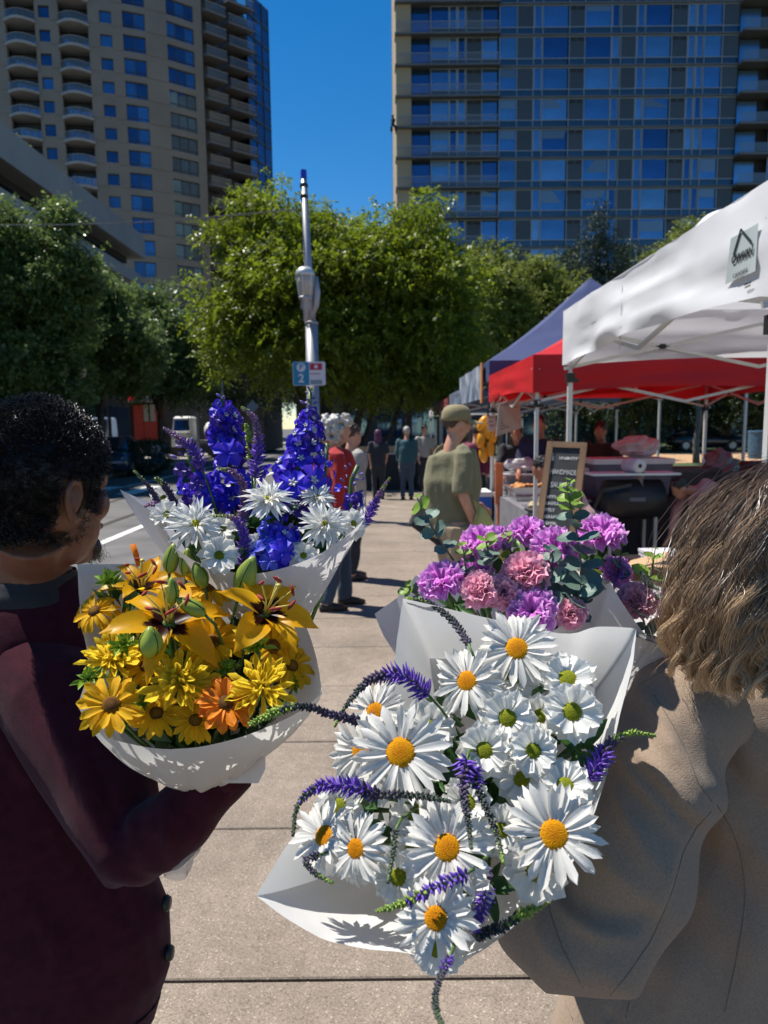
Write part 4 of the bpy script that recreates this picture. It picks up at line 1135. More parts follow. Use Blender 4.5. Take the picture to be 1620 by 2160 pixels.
# ---------------------------------------------------------------- stall goods
M_alu = mat('foil_tray', (0.6, 0.6, 0.6), 0.28, metal=0.85, var=0.1, scale=30)
M_tblw = mat('table_top', (0.45, 0.45, 0.46), 0.5)
M_food = mat('fried_food', (0.62, 0.27, 0.07), 0.6, var=0.35, scale=20, rvar=.2)
M_bun = mat('bread', (0.60, 0.36, 0.17), 0.7, var=0.25, scale=12, rvar=.2)
M_bag = mat('white_plastic', (0.72, 0.72, 0.74), 0.35, trans=.3, var=.05)
def table(label, x0, x1, y0, y1, z, m=None, cloth=None, group='folding stall tables'):
    t = empty('folding_table', ((x0+x1)/2, (y0+y1)/2, 0), label, 'table', group)
    mb = MB(); mb.box2((x0, y0, z - .035), (x1, y1, z)); mb.build('table_top', m or M_tblw, t)
    for x in (x0 + .06, x1 - .06):
        for y in (y0 + .08, y1 - .08):
            mb = MB(); mb.bar((x, y, 0), (x, y, z - .03), .028); mb.build('leg', M_galv, t)
    if cloth:
        mb = MB()
        e = .012
        def edge(zv, amp):
            pts = []
            for (xa, ya), (xb, yb) in (((x0-e, y0-e), (x1+e, y0-e)), ((x1+e, y0-e), (x1+e, y1+e)), ((x1+e, y1+e), (x0-e, y1+e)), ((x0-e, y1+e), (x0-e, y0-e))):
                for i in range(14):
                    u_ = i / 14; x = xa + (xb-xa)*u_; y = ya + (yb-ya)*u_
                    w_ = amp * math.sin(i * 2.4 + xa * 9)
                    pts.append(V(x + (w_ if ya != yb else 0), y + (w_ if ya == yb else 0), zv))
            return pts
        mb.rings([edge(z + .004, 0), edge(z - .2, .012), edge(.06, .03)], cap=False)
        mb.box2((x0 - .008, y0 - .008, z + .001), (x1 + .008, y1 + .008, z + .006))
        mb.build('tablecloth', cloth, t, smooth=False)
    return t
table('food table with foil trays at the near end of the red canopy', 1.42, 2.15, 6.95, 9.2, .74, cloth=mat('grey_cloth', (.16, .16, .18), .8))
def tray(label, x, y, z, w, l, food, n, h=.085):
    t = empty('foil_tray', (x, y, z), label, 'tray', 'foil trays on the food table')
    mb = MB(); r = lambda s, zz: [V(x - w*s/2, y - l*s/2, zz), V(x + w*s/2, y - l*s/2, zz), V(x + w*s/2, y + l*s/2, zz), V(x - w*s/2, y + l*s/2, zz)]
    mb.rings([r(.86, z), r(1, z + h), r(1.06, z + h), r(1.06, z + h - .006), r(.97, z + h - .008), r(.84, z + .008)]); mb.build('pan', M_alu, t)
    mb = MB()
    for i in range(n):
        mb.ell((x + rnd.uniform(-.4, .4) * w, y + rnd.uniform(-.4, .4) * l, z + h * .75 + rnd.uniform(0, .03)), (rnd.uniform(.03, .045), rnd.uniform(.03, .045), rnd.uniform(.022, .035)), 7, 5)
    o = mb.build('food', food, t, smooth=True); o['kind'] = 'stuff'
tray('foil tray heaped with golden fried food', 1.76, 8.25, .80, .62, .5, M_food, 46, .1)
tray('foil tray of round buns nearer on the food table', 1.86, 7.45, .742, .5, .5, M_bun, 26)
tray('foil tray of pale sliced food at the near table end', 1.62, 7.1, .742, .4, .3, mat('pale_food', (.4, .32, .2), .7, var=.4, scale=25), 30, .05)
mb = MB(); mb.box2((1.5, 8.0, .744), (2.05, 8.55, .798)); tag(mb.build('tray_stand', M_alu), 'low metal warmer under the golden fried food tray', 'warmer')
cb_ = empty('clear_bin', (1.68, 8.85, .742), 'clear plastic food bin behind the foil trays', 'bin')
mb = MB(); mb.rings([[V(1.48, 8.65, .745), V(1.9, 8.65, .745), V(1.9, 9.1, .745), V(1.48, 9.1, .745)], [V(1.46, 8.63, .99), V(1.92, 8.63, .99), V(1.92, 9.12, .99), V(1.46, 9.12, .99)]]); mb.build('box', mat('clear_plastic', (.6, .62, .64), .1, alpha=.35), cb_)
mb = MB(); mb.box((1.69, 8.87, 1.0), (.48, .5, .02)); mb.build('lid', mat('lid_grey', (.55, .56, .58), .3), cb_)
mb = MB()
for i in range(3): mb.ell((1.58 + .12*i, 8.85, .82), (.08, .09, .06), 8, 5)
mb.build('loaf', mat('dark_loaf', (.12, .09, .07), .7), cb_, smooth=True)
def crumple(label, c, r, m, seed, name='plastic_bag'):
    mb = MB(); mb.ell(c, r, 16, 12)
    mb.v = [tuple(Vector(p) + (Vector(p) - Vector(c)) * .45 * noise.noise(Vector(p) * 14 + Vector((seed, 0, 0)))) for p in mb.v]
    zm = min(p[2] for p in mb.v); dz = c[2] - r[2] - zm
    mb.v = [(p[0], p[1], p[2] + dz) for p in mb.v]
    return tag(mb.build(name, m), label, 'bag')
crumple('white plastic bag on the clear food bin', (1.72, 8.85, 1.10), (.2, .16, .085), M_bag, 3)
cl_ = empty('cooler', (1.30, 8.95, 0), 'bright blue cooler beside the man in the cap', 'cooler')
mb = MB(); mb.box((1.22, 9.3, .35), (.3, .55, .7)); mb.build('tub', mat('cooler_blue', (.01, .12, .55), .4), cl_)
mb = MB(); mb.box((1.22, 9.3, .73), (.32, .57, .06)); mb.build('lid', M_white, cl_)
# orange sign post at the table corner
mb = MB(); mb.box((1.40, 8.62, .9), (.09, .03, .5)); mb.box((1.40, 8.62, .33), (.04, .03, .66))
tag(mb.build('orange_sign', mat('orange_board', (.75, .22, .08), .6)), 'narrow orange sign board standing at the food table corner', 'sign')
# hanging mango cluster
mg = empty('mango_cluster', (PY(1032, 930, 9.05).x, 9.05, 1.4), 'bunch of hanging plastic mangoes on the red canopy corner', 'mangoes')
M_mango = mat('mango_yellow', (.72, .30, .01), .35, var=.2, scale=8)
for px, py, tl in ((1018, 893, .5), (1027, 910, -.2), (1015, 928, .1), (1040, 918, 0), (1034, 946, 0), (1020, 958, -.1)):
    c = PY(px, py, 9.05); mb = MB(); mb.ell(c, (.06, .06, .11), 10, 8, rot=Matrix.Rotation(tl, 3, 'Y')); mb.build('mango', M_mango, mg, smooth=True)
    mb = MB(); mb.ell(c + V(.035, .01, 0), (.04, .05, .1), 8, 6, rot=Matrix.Rotation(tl, 3, 'Y')); mb.build('leaf', M_dkl, mg)
mb = MB(); a_ = PY(1030, 880, 9.05); mb.tube([PY(1032, 850, 9.05), PY(1028, 890, 9.05), PY(1028, 960, 9.05)], .01, 5); mb.build('cord', M_clip, mg)
# hanging menu sheets
def hang_sheet(label, c4, Y, m, lines, name='menu_sheet'):
    p = [PY(x, y, Y + (0 if i in (0, 3) else .25)) for i, (x, y) in enumerate(c4)]
    e = empty(name, (p[0] + p[2]) / 2, label, 'menu'); n_ = (p[1] - p[0]).cross(p[3] - p[0]).normalized() * .004
    mb = MB(); mb.rings([[q + n_ for q in p], [q - n_ for q in p]]); mb.build('sheet', m, e)
    mb = MB()
    if n_.dot(CAM - p[0]) < 0: n_ = -n_
    for i in range(lines):
        v_ = .1 + .8 * i / lines
        a = p[0].lerp(p[3], v_).lerp(p[1].lerp(p[2], v_), .12); b = p[0].lerp(p[3], v_).lerp(p[1].lerp(p[2], v_), rnd.uniform(.5, .9))
        mb.bar(a + n_ * 1.6, b + n_ * 1.6, .003, .014, up=(p[0] - p[3]))
    if lines: mb.build('print_line', mat('faded_print', (.22, .22, .2), .8), e)
    for q in (p[0], p[1]):
        mb = MB(); mb.tube([q, q + V(0, 0, .12)], .004, 4); mb.build('string', M_clip, e)
hang_sheet('large pale menu sheet hanging under the red canopy', [(1052, 852), (1094, 838), (1101, 902), (1046, 921)], 8.2, mat('menu_paper', (.48, .48, .43), .7, var=.12, scale=9), 9)
hang_sheet('small white card hanging beside the mangoes', [(1028, 878), (1044, 876), (1047, 909), (1031, 910)], 8.8, M_signw, 3, 'price_card')

# chalkboard easel
cbp = [PY(1155, 932, 5.35), PY(1239, 935, 5.25), PY(1213, 1150, 5.0), PY(1125, 1150, 5.1)]
bR = (cbp[1] - cbp[0]).normalized(); bD = (cbp[3] - cbp[0]).normalized(); bN = bR.cross(bD).normalized()
if bN.dot(CAM - cbp[0]) < 0: bN = -bN
ce = empty('chalkboard_sign', (cbp[3].x + .15, cbp[3].y + .05, 0), 'wooden framed chalkboard sign reading HANDMADE SAUSAGE', 'sign')
M_wood = mat('rustic_wood', (.20, .115, .06), .7, var=.35, scale=5, bump=.2, stretch=(1, 1, .2))
M_chalk = mat('chalkboard', (.025, .03, .032), .7, var=.35, scale=5)
Wb = (cbp[1] - cbp[0]).length; tleg = 1.52
def bp(u_, v_, o=0.0): return cbp[0] + bR * (u_ * Wb) + bD * v_ + bN * o
Hb = 1.02; fw = .045
for a, b in ((bp(0, 0), bp(1, 0)), (bp(.002, Hb), bp(.998, Hb))):
    mb = MB(); mb.bar(a + bD * fw / 2, b + bD * fw / 2, .035, fw, up=bD); mb.build('frame_rail', M_wood, ce)
for u_ in (0, 1):
    o_ = bR * (fw / 2) * (1 if u_ == 0 else -1)
    mb = MB(); mb.bar(bp(u_, fw * 1.01) + o_, bp(u_, 1.56) + o_, fw, .035, up=bN); mb.build('frame_stile', M_wood, ce)
    mb = MB(); a_ = bp(u_, .1) + o_ - bN * .03; b_ = V(a_.x + .1, a_.y + .6, 0); mb.bar(a_, b_, .035, .03); mb.build('rear_leg', M_wood, ce)
mb = MB(); mb.rings([[bp(.06, fw * .9, o), bp(.94, fw * .9, o), bp(.94, Hb + .01, o), bp(.06, Hb + .01, o)] for o in (-.006, .004)]); brd = mb.build('board', M_chalk, ce)
M_chalkw = mat('chalk_white', (.5, .5, .5), .9, var=.3, scale=60)
def bm4(c, lift=.008):
    z_ = -bD; x_ = bR; n_ = x_.cross(z_)
    m_ = Matrix((x_, z_, n_)).transposed().to_4x4(); m_.translation = c + bN * lift; return m_
text_mesh('lettering', 'HANDMADE', Wb * .125, M_chalkw, bm4(bp(.5, .235)) @ Matrix.Scale(1.5, 4, (0, 1, 0)), brd, spacing=.9)
text_mesh('lettering', 'SAUSAGE', Wb * .135, M_chalkw, bm4(bp(.5, .335)) @ Matrix.Scale(1.5, 4, (0, 1, 0)), brd, spacing=.95)
text_mesh('lettering', '&', Wb * .2, M_chalkw, bm4(bp(.17, .12)) @ Matrix.Scale(1.6, 4, (0, 1, 0)), brd)
mb = MB()
for v_, u0, u1 in ((.125, .36, .86), (.425, .12, .46), (.475, .12, .5), (.525, .12, .4), (.575, .12, .6), (.625, .12, .5), (.675, .12, .55)):
    u_ = u0
    while u_ < u1 - .03:     # rows of small illegible chalk strokes
        w_ = rnd.uniform(.02, .05)
        mb.bar(bp(u_, v_ - .012, .006), bp(u_ + rnd.uniform(-.01, .02), v_ + .012, .006), .006, .002, up=bN)
        mb.bar(bp(u_, v_ + rnd.choice((-.01, 0, .011)), .0065), bp(u_ + w_, v_ + rnd.choice((-.01, 0, .011)), .0065), .005, .002, up=bN)
        u_ += w_ + .02
o = mb.build('chalk_writing', M_chalkw, brd); o['kind'] = 'stuff'

# under the white and red canopies
def cooler_box(label, c, size, m, lid, name='cooler', cat='cooler'):
    e = empty(name, (c[0], c[1], c[2]), label, cat)
    x, y, z = c; w, l, h = size
    mb = MB(); mb.rings([[V(x-w*.46, y-l*.46, z), V(x+w*.46, y-l*.46, z), V(x+w*.46, y+l*.46, z), V(x-w*.46, y+l*.46, z)], [V(x-w*.5, y-l*.5, z+h*.86), V(x+w*.5, y-l*.5, z+h*.86), V(x+w*.5, y+l*.5, z+h*.86), V(x-w*.5, y+l*.5, z+h*.86)]]); mb.build('tub', m, e)
    mb = MB(); mb.box((x, y, z + h * .93), (w * 1.04, l * 1.04, h * .135)); mb.build('lid', lid, e)
    for s_ in (-1, 1):
        mb = MB(); mb.box((x + s_*w*.53, y, z + h*.7), (.03, l*.35, .04)); mb.build('handle', lid, e)
M_lilac = mat('grey_lilac_plastic', (.13, .12, .16), .5); M_dkcloth = mat('dark_cloth2', (.03, .028, .032), .8)
table('black draped table behind the chalkboard sign', 2.2, 3.15, 7.6, 8.5, .80, cloth=M_dkcloth)
tb2 = PY(1300, 975, 8.0)
cooler_box('long grey cooler with white lid on the black draped table', (2.72, 8.0, .806), (.85, .55, .42), M_lilac, M_white)
table('dark table at the back of the red canopy', 3.2, 4.3, 7.6, 8.7, .78, cloth=M_dkcloth)
cooler_box('dark grey tub on the back table', (3.45, 8.1, .786), (.55, .5, .32), mat('dark_tub', (.05, .045, .05), .5), mat('dark_lid', (.07, .065, .07), .5), 'storage_tub', 'tub')
cooler_box('rust brown crate at the back of the red canopy', (4.25, 7.35, 0), (.8, .6, 1.2), mat('rust_crate', (.13, .04, .025), .6), mat('rust_lid', (.16, .05, .03), .6), 'storage_crate', 'crate')
crumple('clear plastic bag on the rust brown crate', (4.2, 7.3, 1.31), (.2, .2, .11), M_bag, 8)
crumple('crumpled white bag on the grey cooler', (2.85, 8.0, 1.335), (.24, .2, .11), M_bag, 5)
# paper towel roll lying on the black grill
gr = empty('grill_cart', (2.4, 7.0, 0), 'black grill cart with a pale name plate behind the carnations', 'grill')
M_grill = mat('grill_black', (.012, .012, .014), .45)
gx, gy = PY(1325, 1050, 7.0).x, 7.0
mb = MB(); mb.tube([V(gx - .28, gy, .86), V(gx - .22, gy, .86), V(gx + .3, gy, .86), V(gx + .36, gy, .86)], [.12, .2, .2, .12], 18); mb.build('drum', M_grill, gr, smooth=True)
mb = MB(); mb.box((gx + .02, gy - .205, .88), (.15, .012, .035)); mb.build('name_plate', M_lilac, gr)
mb = MB(); mb.bar((gx - .35, gy - .3, .98), (gx - .05, gy - .2, 1.02), .03); mb.bar((gx - .35, gy - .3, .98), (gx - .42, gy - .28, .8), .03); mb.build('handle', M_black, gr)
for s_ in (-1, 1):
    for t_ in (-1, 1):
        mb = MB(); mb.bar((gx + s_*.22, gy + t_*.15, 0), (gx + s_*.22, gy + t_*.15, .7), .03); mb.build('leg', M_galv, gr)
mb = MB(); mb.box((gx + .02, gy, 1.118), (.85, .34, .02)); mb.build('shelf', M_white, gr)
c = PY(1335, 1016, 6.95)
pr = empty('paper_towel_roll', (c.x, c.y, 1.128), 'paper towel roll on the grill shelf with red canopy light in its colour', 'paper roll')
AX = Matrix.Rotation(R_(90), 3, 'X') @ Matrix.Rotation(.25, 3, 'Y')
cz = 1.128 + .071
mb = MB(); mb.lathe([(.02, -.11), (.068, -.11), (.071, -.1), (.071, .1), (.068, .11), (.02, .11)], 20, (c.x, c.y, cz), AX); mb.build('paper', mat('paper_roll', (.72, .66, .66), .8), pr, smooth=True)  # pinkish light under the red canopy is put into the paper colour
mb = MB(); mb.lathe([(.001, -.113), (.021, -.113), (.021, .113), (.001, .113)], 12, (c.x, c.y, cz), AX); mb.build('core', M_black, pr)
mb = MB(); mb.grid([[V(c.x + .07 + .012 * math.sin(i * 1.3), c.y - .1 + .2 * j / 3, cz - .26 * i / 6) for j in range(4)] for i in range(7)]); mb.build('loose_sheet', mat('paper_roll', (.72, .66, .66)), pr, smooth=True)
# pale stacks and cardboard nearer the camera
tbn = table('low black table in front of the pink shirted vendor', 1.75, 3.3, 4.5, 5.3, .62, m=M_black)
mb = MB()
for i in range(5): mb.box((1.95 + rnd.uniform(-.01, .01), 4.75, .63 + .025 * i), (.34, .3, .02), rz=rnd.uniform(-.06, .06))
tag(mb.build('paper_stack', M_signw), 'stack of white paper trays on the low black table', 'trays')
cbx = empty('cardboard_box', (2.05, 4.2, .0), 'open cardboard box with raised flap behind the carnations', 'box')
bx0 = PY(1345, 1200, 3.6)
mb = MB(); x, y = bx0.x, bx0.y; h_ = bx0.z - .02
mb.rings([[V(x-.2, y-.2, 0), V(x+.25, y-.2, 0), V(x+.25, y+.2, 0), V(x-.2, y+.2, 0)], [V(x-.2, y-.2, h_), V(x+.25, y-.2, h_), V(x+.25, y+.2, h_), V(x-.2, y+.2, h_)]]); mb.build('carton', mat('cardboard', (.42, .27, .15), .8, var=.1), cbx)
mb = MB(); mb.rings([[PY(1316, 1200, 3.4), PY(1405, 1168, 3.5), PY(1412, 1176, 3.5), PY(1322, 1212, 3.4)], [PY(1316, 1200, 3.4) + V(0, .02, 0), PY(1405, 1168, 3.5) + V(0, .02, 0), PY(1412, 1176, 3.5) + V(0, .02, 0), PY(1322, 1212, 3.4) + V(0, .02, 0)]])
p4 = [PY(1316, 1205, 3.38), PY(1330, 1185, 3.75), PY(1412, 1165, 3.75), PY(1408, 1185, 3.38)]
mb = MB(); mb.rings([[q for q in p4], [q + V(0, 0, .008) for q in p4]]); mb.build('flap', mat('cardboard', (.42, .27, .15)), cbx)
# wrapped tall bags at the back right, blue bin in the park
crumple('tall grey bag on the back table', (3.85, 8.15, 1.02), (.2, .18, .22), mat('grey_bag', (.2, .19, .2), .5), 12)
rb = PY(1600, 950, 33)
mb = MB(); mb.lathe([(.42, -.05), (.45, .2), (.48, 1.1), (.5, 1.15), (.5, 1.22), (.44, 1.24), (.3, 1.2)], 20, (rb.x, rb.y, 0)); tag(mb.build('litter_bin', mat('bin_blue', (.05, .12, .2), .5, var=.3, scale=8)), 'blue litter bin on the wood chips at right', 'bin')
# black barrier boxes across the far pavement, pale signs
for i, (px, w, lab) in enumerate(((760, 1.3, 'dark barrier table left at the far end of the pavement'), (830, 1.1, 'dark barrier table between the distant pair'), (905, 1.2, 'dark barrier table behind the man in the cap'))):
    b = PY(px, 1040, 18.3)
    t = empty('barrier_table', (b.x, 18.3, 0), lab, 'table', 'dark draped tables across the far pavement')
    mb = MB(); mb.box((b.x, 18.3, .45), (w, .6, .9)); mb.build('drape', mat('dark_drape', (.018, .022, .025), .8), t)
    mb = MB(); mb.box((b.x, 18.3, .92), (w + .04, .64, .03)); mb.build('table_top', M_tblw, t)
    mb = MB(); mb.box((b.x, 18.25, 1.02), (.4, .35, .17)); tag(mb.build('carton', mat('cardboard', (.42, .27, .15))), ['pale carton on the left dark far table', 'pale carton on the middle dark far table', 'pale carton on the right dark far table'][i], 'carton')
# ================================================================== PEOPLE (middle and far distance)
def skin(name, c): return mat(name, c, .5, var=.08, scale=30, sss=.08)
SK = {'light': skin('skin_light', (.55, .28, .19)), 'tan': skin('skin_tan', (.42, .19, .12)), 'brown': skin('skin_brown', (.16, .075, .045))}
def cloth(name, c, var=.1): return mat(name, c, .85, var=var, scale=9, bump=.25, bscale=40, sheen=.1)
def person(label, loc, H, face, top, bottom, sk, hair, z0=0.0, lean=0.0, arms=None, sleeve=.55, stride=0.0, hairstyle='short', legs='long', hat=None, fat=1.0, vox=.016, shoe=None, bag=None):
    """local frame: x to the person's right... y forward, z up; face = heading angle"""
    root = empty('person', (loc[0], loc[1], z0), label, 'person')
    Rz = Matrix.Rotation(face, 3, 'Z'); B = V(loc[0], loc[1], z0)
    s = H / 1.72
    def T(p): return B + Rz @ (Vector(p) * s)
    def tub(mb, pts, rad, n=12, sq=None): mb.tube([T(p) for p in pts], [r * s for r in rad], n, squash=sq)
    L = R_(lean)
    def spine(h, y=0.0, x=0.0):   # height above hip .92
        return V(x, math.sin(L) * h + math.cos(L) * y, .92 + math.cos(L) * h - math.sin(L) * y)
    f = fat
    hipx, shx = .095, .185
    # ---- joints
    sh = [spine(.50, 0, -shx), spine(.50, 0, shx)]
    arms = arms or [((-.05, .0, -.28), (.0, .04, -.55)), ((.05, .0, -.28), (.0, .04, -.55))]
    el = [sh[i] + V(*arms[i][0]) for i in (0, 1)]; ha = [sh[i] + V(*arms[i][1]) for i in (0, 1)]
    an = [V(-.1, stride, .07), V(.1, -stride, .07)]
    kn = [V(-.1, stride * .55 + .03, .48), V(.1, -stride * .45 + .03, .48)]
    hc = spine(.70, .045)
    # ---- skin body: one surface
    mb = MB()
    tub(mb, [spine(.05), spine(.3), spine(.47)], [.11, .12, .11], 12, [(.7, 1.1)] * 3)
    tub(mb, [spine(.44, -.01), spine(.55, .0), spine(.64, .03)], [.075, .058, .056])
    RH = Matrix.Rotation(-L * .5, 3, 'X')
    Rw = Rz @ RH
    mb.ell(T(hc + RH @ V(0, 0, .03)), (.074*s, .096*s, .11*s), 14, 10, rot=Rw)
    mb.ell(T(hc + RH @ V(0, .03, -.045)), (.055*s, .065*s, .07*s), 12, 8, rot=Rw)
    mb.ell(T(hc + RH @ V(0, .1, -.005)), (.014*s, .02*s, .028*s), 8, 6, rot=Rw)      # nose
    mb.ell(T(hc + RH @ V(0, .082, -.055)), (.024*s, .014*s, .01*s), 8, 6, rot=Rw)    # lips
    for e_ in (-1, 1): mb.ell(T(hc + RH @ V(.078 * e_, -.005, .0)), (.012*s, .025*s, .034*s), 8, 6, rot=Rw)
    for i in (0, 1):
        tub(mb, [sh[i], el[i], ha[i]], [.05, .042, .03])
        hd_ = (ha[i] - el[i]).normalized()
        mb.tube([T(ha[i] - hd_ * .02), T(ha[i] + hd_ * .05), T(ha[i] + hd_ * .09)], [.028*s, .042*s, .036*s], 8, squash=[(1, .7), (1, .55), (1, .5)])
        sd = hd_.orthogonal().normalized()
        for k in range(4):
            o_ = sd * (.021 * (k - 1.5)); mb.tube([T(ha[i] + hd_ * .08 + o_), T(ha[i] + hd_ * (.13 + .012 * (k in (1, 2))) + o_ + V(0, .012, 0)), T(ha[i] + hd_ * (.155 + .015 * (k in (1, 2))) + o_ + V(0, .03, 0))], [.011*s, .0105*s, .008*s], 6)
        mb.tube([T(ha[i] + hd_ * .03 + sd * .03), T(ha[i] + hd_ * .07 + sd * .055), T(ha[i] + hd_ * .1 + sd * .06)], [.014*s, .012*s, .009*s], 6)
        tub(mb, [V(hipx * (2*i-1), 0, .93), kn[i], an[i]], [.085, .052, .04])
        tub(mb, [an[i] + V(0, -.05, -.03), an[i] + V(0, .05, -.04), an[i] + V(0, .15, -.05)], [.035, .04, .025], 10)
    place_mesh('body', fuse(mb, 'body', sk, vox, 3), root)
    # ---- top
    mb = MB()
    tub(mb, [spine(-.06), spine(.02), spine(.14), spine(.3), spine(.42), spine(.5), spine(.535, -.01)], [.155*f, .162*f, .16*f, .17*f, .165, .13, .075], 20,
        [(.8, 1.12), (.82, 1.1), (.84, 1.05), (.78, 1.1), (.7, 1.2), (.68, 1.35), (.9, 1.2)])
    for i in (0, 1):
        full = [sh[i] + V(.03 * (1 - 2*i), 0, .0), sh[i], el[i], ha[i]]
        if sleeve >= 1: tub(mb, [full[0], full[1], full[2], full[2].lerp(full[3], .9)], [.08, .075, .064, .046])
        else: tub(mb, [full[0], full[1], full[1].lerp(full[2], .95)], [.07, .068, .07])
    def folds(co, no):
        for k in range(len(co)):
            p = co[k]; a_ = noise.noise(Vector((p[0]*9, p[1]*9, p[2]*4))) + .6 * noise.noise(Vector((p[0]*20, p[1]*20, p[2]*9)))
            co[k] = p + no[k] * (a_ * .017 * s)
        return co
    place_mesh('shirt', fuse(mb, 'shirt', top, vox, 3, folds), root)
    # ---- trousers
    mb = MB()
    tub(mb, [spine(-.12), spine(-.02), spine(.06)], [.15*f, .155*f, .14*f], 18, [(.85, 1.12)] * 3)
    for i in (0, 1):
        kx = V(hipx * (2*i-1), 0, .9); end = an[i] if legs == 'long' else kn[i].lerp(an[i], .2)
        if legs == 'long': tub(mb, [kx, kx.lerp(kn[i], .5), kn[i], kn[i].lerp(an[i], .6), an[i] + V(0, -.01, .0)], [.105*f, .092*f, .073, .066, .062])
        else: tub(mb, [kx, kx.lerp(kn[i], .5), kn[i], end], [.105*f, .098*f, .088, .086])
    place_mesh('trousers', fuse(mb, 'trousers', bottom, vox, 3, folds), root)
    for i in (0, 1):
        mb = MB(); tub(mb, [an[i] + V(0, -.075, -.035), an[i] + V(0, .03, -.03), an[i] + V(0, .12, -.045), an[i] + V(0, .185, -.05)], [.035, .05, .045, .02], 10, [(1, .8)] * 4)
        mb.build('shoe', shoe or M_black, root, smooth=True)
    # ---- hair
    def H_(p): return T(hc + RH @ Vector(p))
    if hairstyle != 'none':
        mb = MB()
        if hairstyle == 'short':
            mb.ell(H_((0, -.018, .055)), (.083*s, .098*s, .098*s), 14, 10, rot=Rw)
        elif hairstyle == 'curly':
            for k in range(110):
                a = rnd.uniform(0, 6.28); z_ = rnd.uniform(-.1, .15); rr = .092 * math.sqrt(max(.05, 1 - ((z_ - .03) / .15) ** 2)) + .03
                y_ = math.sin(a) * rr * 1.1
                if y_ > .045 and z_ < .06: continue
                mb.ell(H_((math.cos(a) * rr, y_ - .02, z_)), (.026*s, .026*s, .026*s), 8, 6)
            mb.ell(H_((0, -.03, .04)), (.1*s, .105*s, .115*s), 12, 8)
        elif hairstyle == 'long':
            mb.ell(H_((0, -.02, .05)), (.088*s, .1*s, .1*s), 14, 10, rot=Rw)
            mb.tube([H_((0, -.05, .05)), H_((0, -.075, -.1)), H_((0, -.08, -.24)), H_((0, -.075, -.3))], [.09*s, .095*s, .085*s, .04*s], 12, squash=[(.6, 1)] * 4)
        def lump(co, no):
            for k in range(len(co)):
                p = co[k]; co[k] = p + no[k] * (.012 * noise.noise(Vector(p) * 45) + .006 * noise.noise(Vector((p[0]*120, p[1]*120, p[2]*40))))
            return co
        place_mesh('hair', fuse(mb, 'hair', hair, .009, 4 if hairstyle == 'curly' else 1, lump), root)
    if hat:
        hm = MB()
        rings_ = []
        for r_, z_ in ((.100, .035), (.104, .055), (.1, .095), (.085, .13), (.055, .15), (.01, .157)):
            rings_.append([H_((math.cos(a) * r_ * .92, math.sin(a) * r_ * 1.1 - .01, z_)) for a in [i * math.pi / 10 for i in range(20)]])
        hm.rings(rings_); ho = hm.build('cap', hat, root, smooth=True)
        bmb = MB(); g = []
        for i in range(5):
            row = []
            for j in range(11):
                a = R_(20 + 140 * j / 10); rr = 1 + .95 * i / 4 * math.sin(a) ** .8
                row.append(H_((math.cos(a) * .095, math.sin(a) * .112 * rr - .005, .045 - .022 * i / 4 - .01 * abs(math.cos(a)) * i / 4)))
            g.append(row)
        bmb.grid(g); bmb.grid([[q + V(0, 0, -.004) for q in r] for r in g]); bmb.build('peak', hat, ho, smooth=True)
    return root, T, ha
M_hairg = mat('hair_grey', (.42, .40, .37), .5, var=.35, scale=40); M_hairb = mat('hair_black', (.012, .01, .01), .45, var=.3, scale=60); M_hairbr = mat('hair_brown', (.05, .03, .02), .5, var=.3, scale=60)
M_olive = cloth('shirt_olive', (.185, .17, .095)); M_khaki = cloth('trousers_khaki', (.36, .27, .17)); M_redc = cloth('blouse_red', (.36, .012, .014)); M_jean = cloth('jeans', (.035, .06, .10)); M_navyc = cloth('shirt_navy', (.012, .016, .06)); M_dk = cloth('dark_clothes', (.018, .022, .032))
# man in the cap: seen from behind, head turned right
c = PY(953, 1000, 5.2)
r_, T_, hh = person('man in khaki cap and olive tee shirt at the food stall', (c.x, c.y), 1.70, R_(-70), M_olive, M_khaki, SK['light'], M_hairbr, sleeve=.5, hat=cloth('cap_khaki', (.23, .19, .10)), fat=1.16, stride=.05,
    arms=[((-.08, .05, -.27), (.0, .25, -.4)), ((.05, -.02, -.3), (.03, .10, -.55))], vox=.013)
w_ = hh[1] * 1.0
wt = MB(); a_ = T_(hh[1] + V(0, 0, .03)); wt.tube([a_ + V(-.002, 0, -.012), a_ + V(.002, 0, .012)], [.042, .042], 14); wt.build('wrist_watch', M_black, r_)
bd = MB(); bd.ell(T_(V(0, .10, 1.545)), (.05, .05, .05), 10, 8); bd.build('beard', M_hairbr, r_, smooth=True)
# his dark shoulder bag on the left hip and the yellow bag
bg = empty('shoulder_bag', (c.x - .22, c.y + .05, .75), 'black shoulder bag on the back of the man in the cap', 'bag')
mb = MB(); pts = [PY(905, 1010, 5.3), PY(862, 1105, 5.3), PY(930, 1155, 5.2), PY(940, 1060, 5.2)]
mb.rings([[p + V(0, -.05, 0) for p in pts], [p + V(0, -.06, 0) + (sum(pts, V(0, 0, 0)) / 4 - p) * .1 for p in pts]][::-1] + [[p + V(0, .06, 0) for p in pts]]); mb.build('bag_body', M_dkcloth, bg)
yb = empty('yellow_bag', PY(1030, 1120, 5.0), 'pale yellow cloth bag hanging beside the man in the cap', 'bag')
tp_ = PY(1016, 1072, 4.95); mb = MB(); ringsy = []
for i in range(7):
    t_ = i / 6; cpt = tp_ + V(.045 * t_, 0, -.36 * t_); w = .02 + .12 * t_ ** .8
    ringsy.append([cpt + V(math.cos(a) * w * (1 + .18 * math.sin(5 * a)), math.sin(a) * w * .5 * (1 + .18 * math.cos(3 * a)), .02 * math.sin(3 * a) * t_) for a in [k * math.pi / 10 for k in range(20)]])
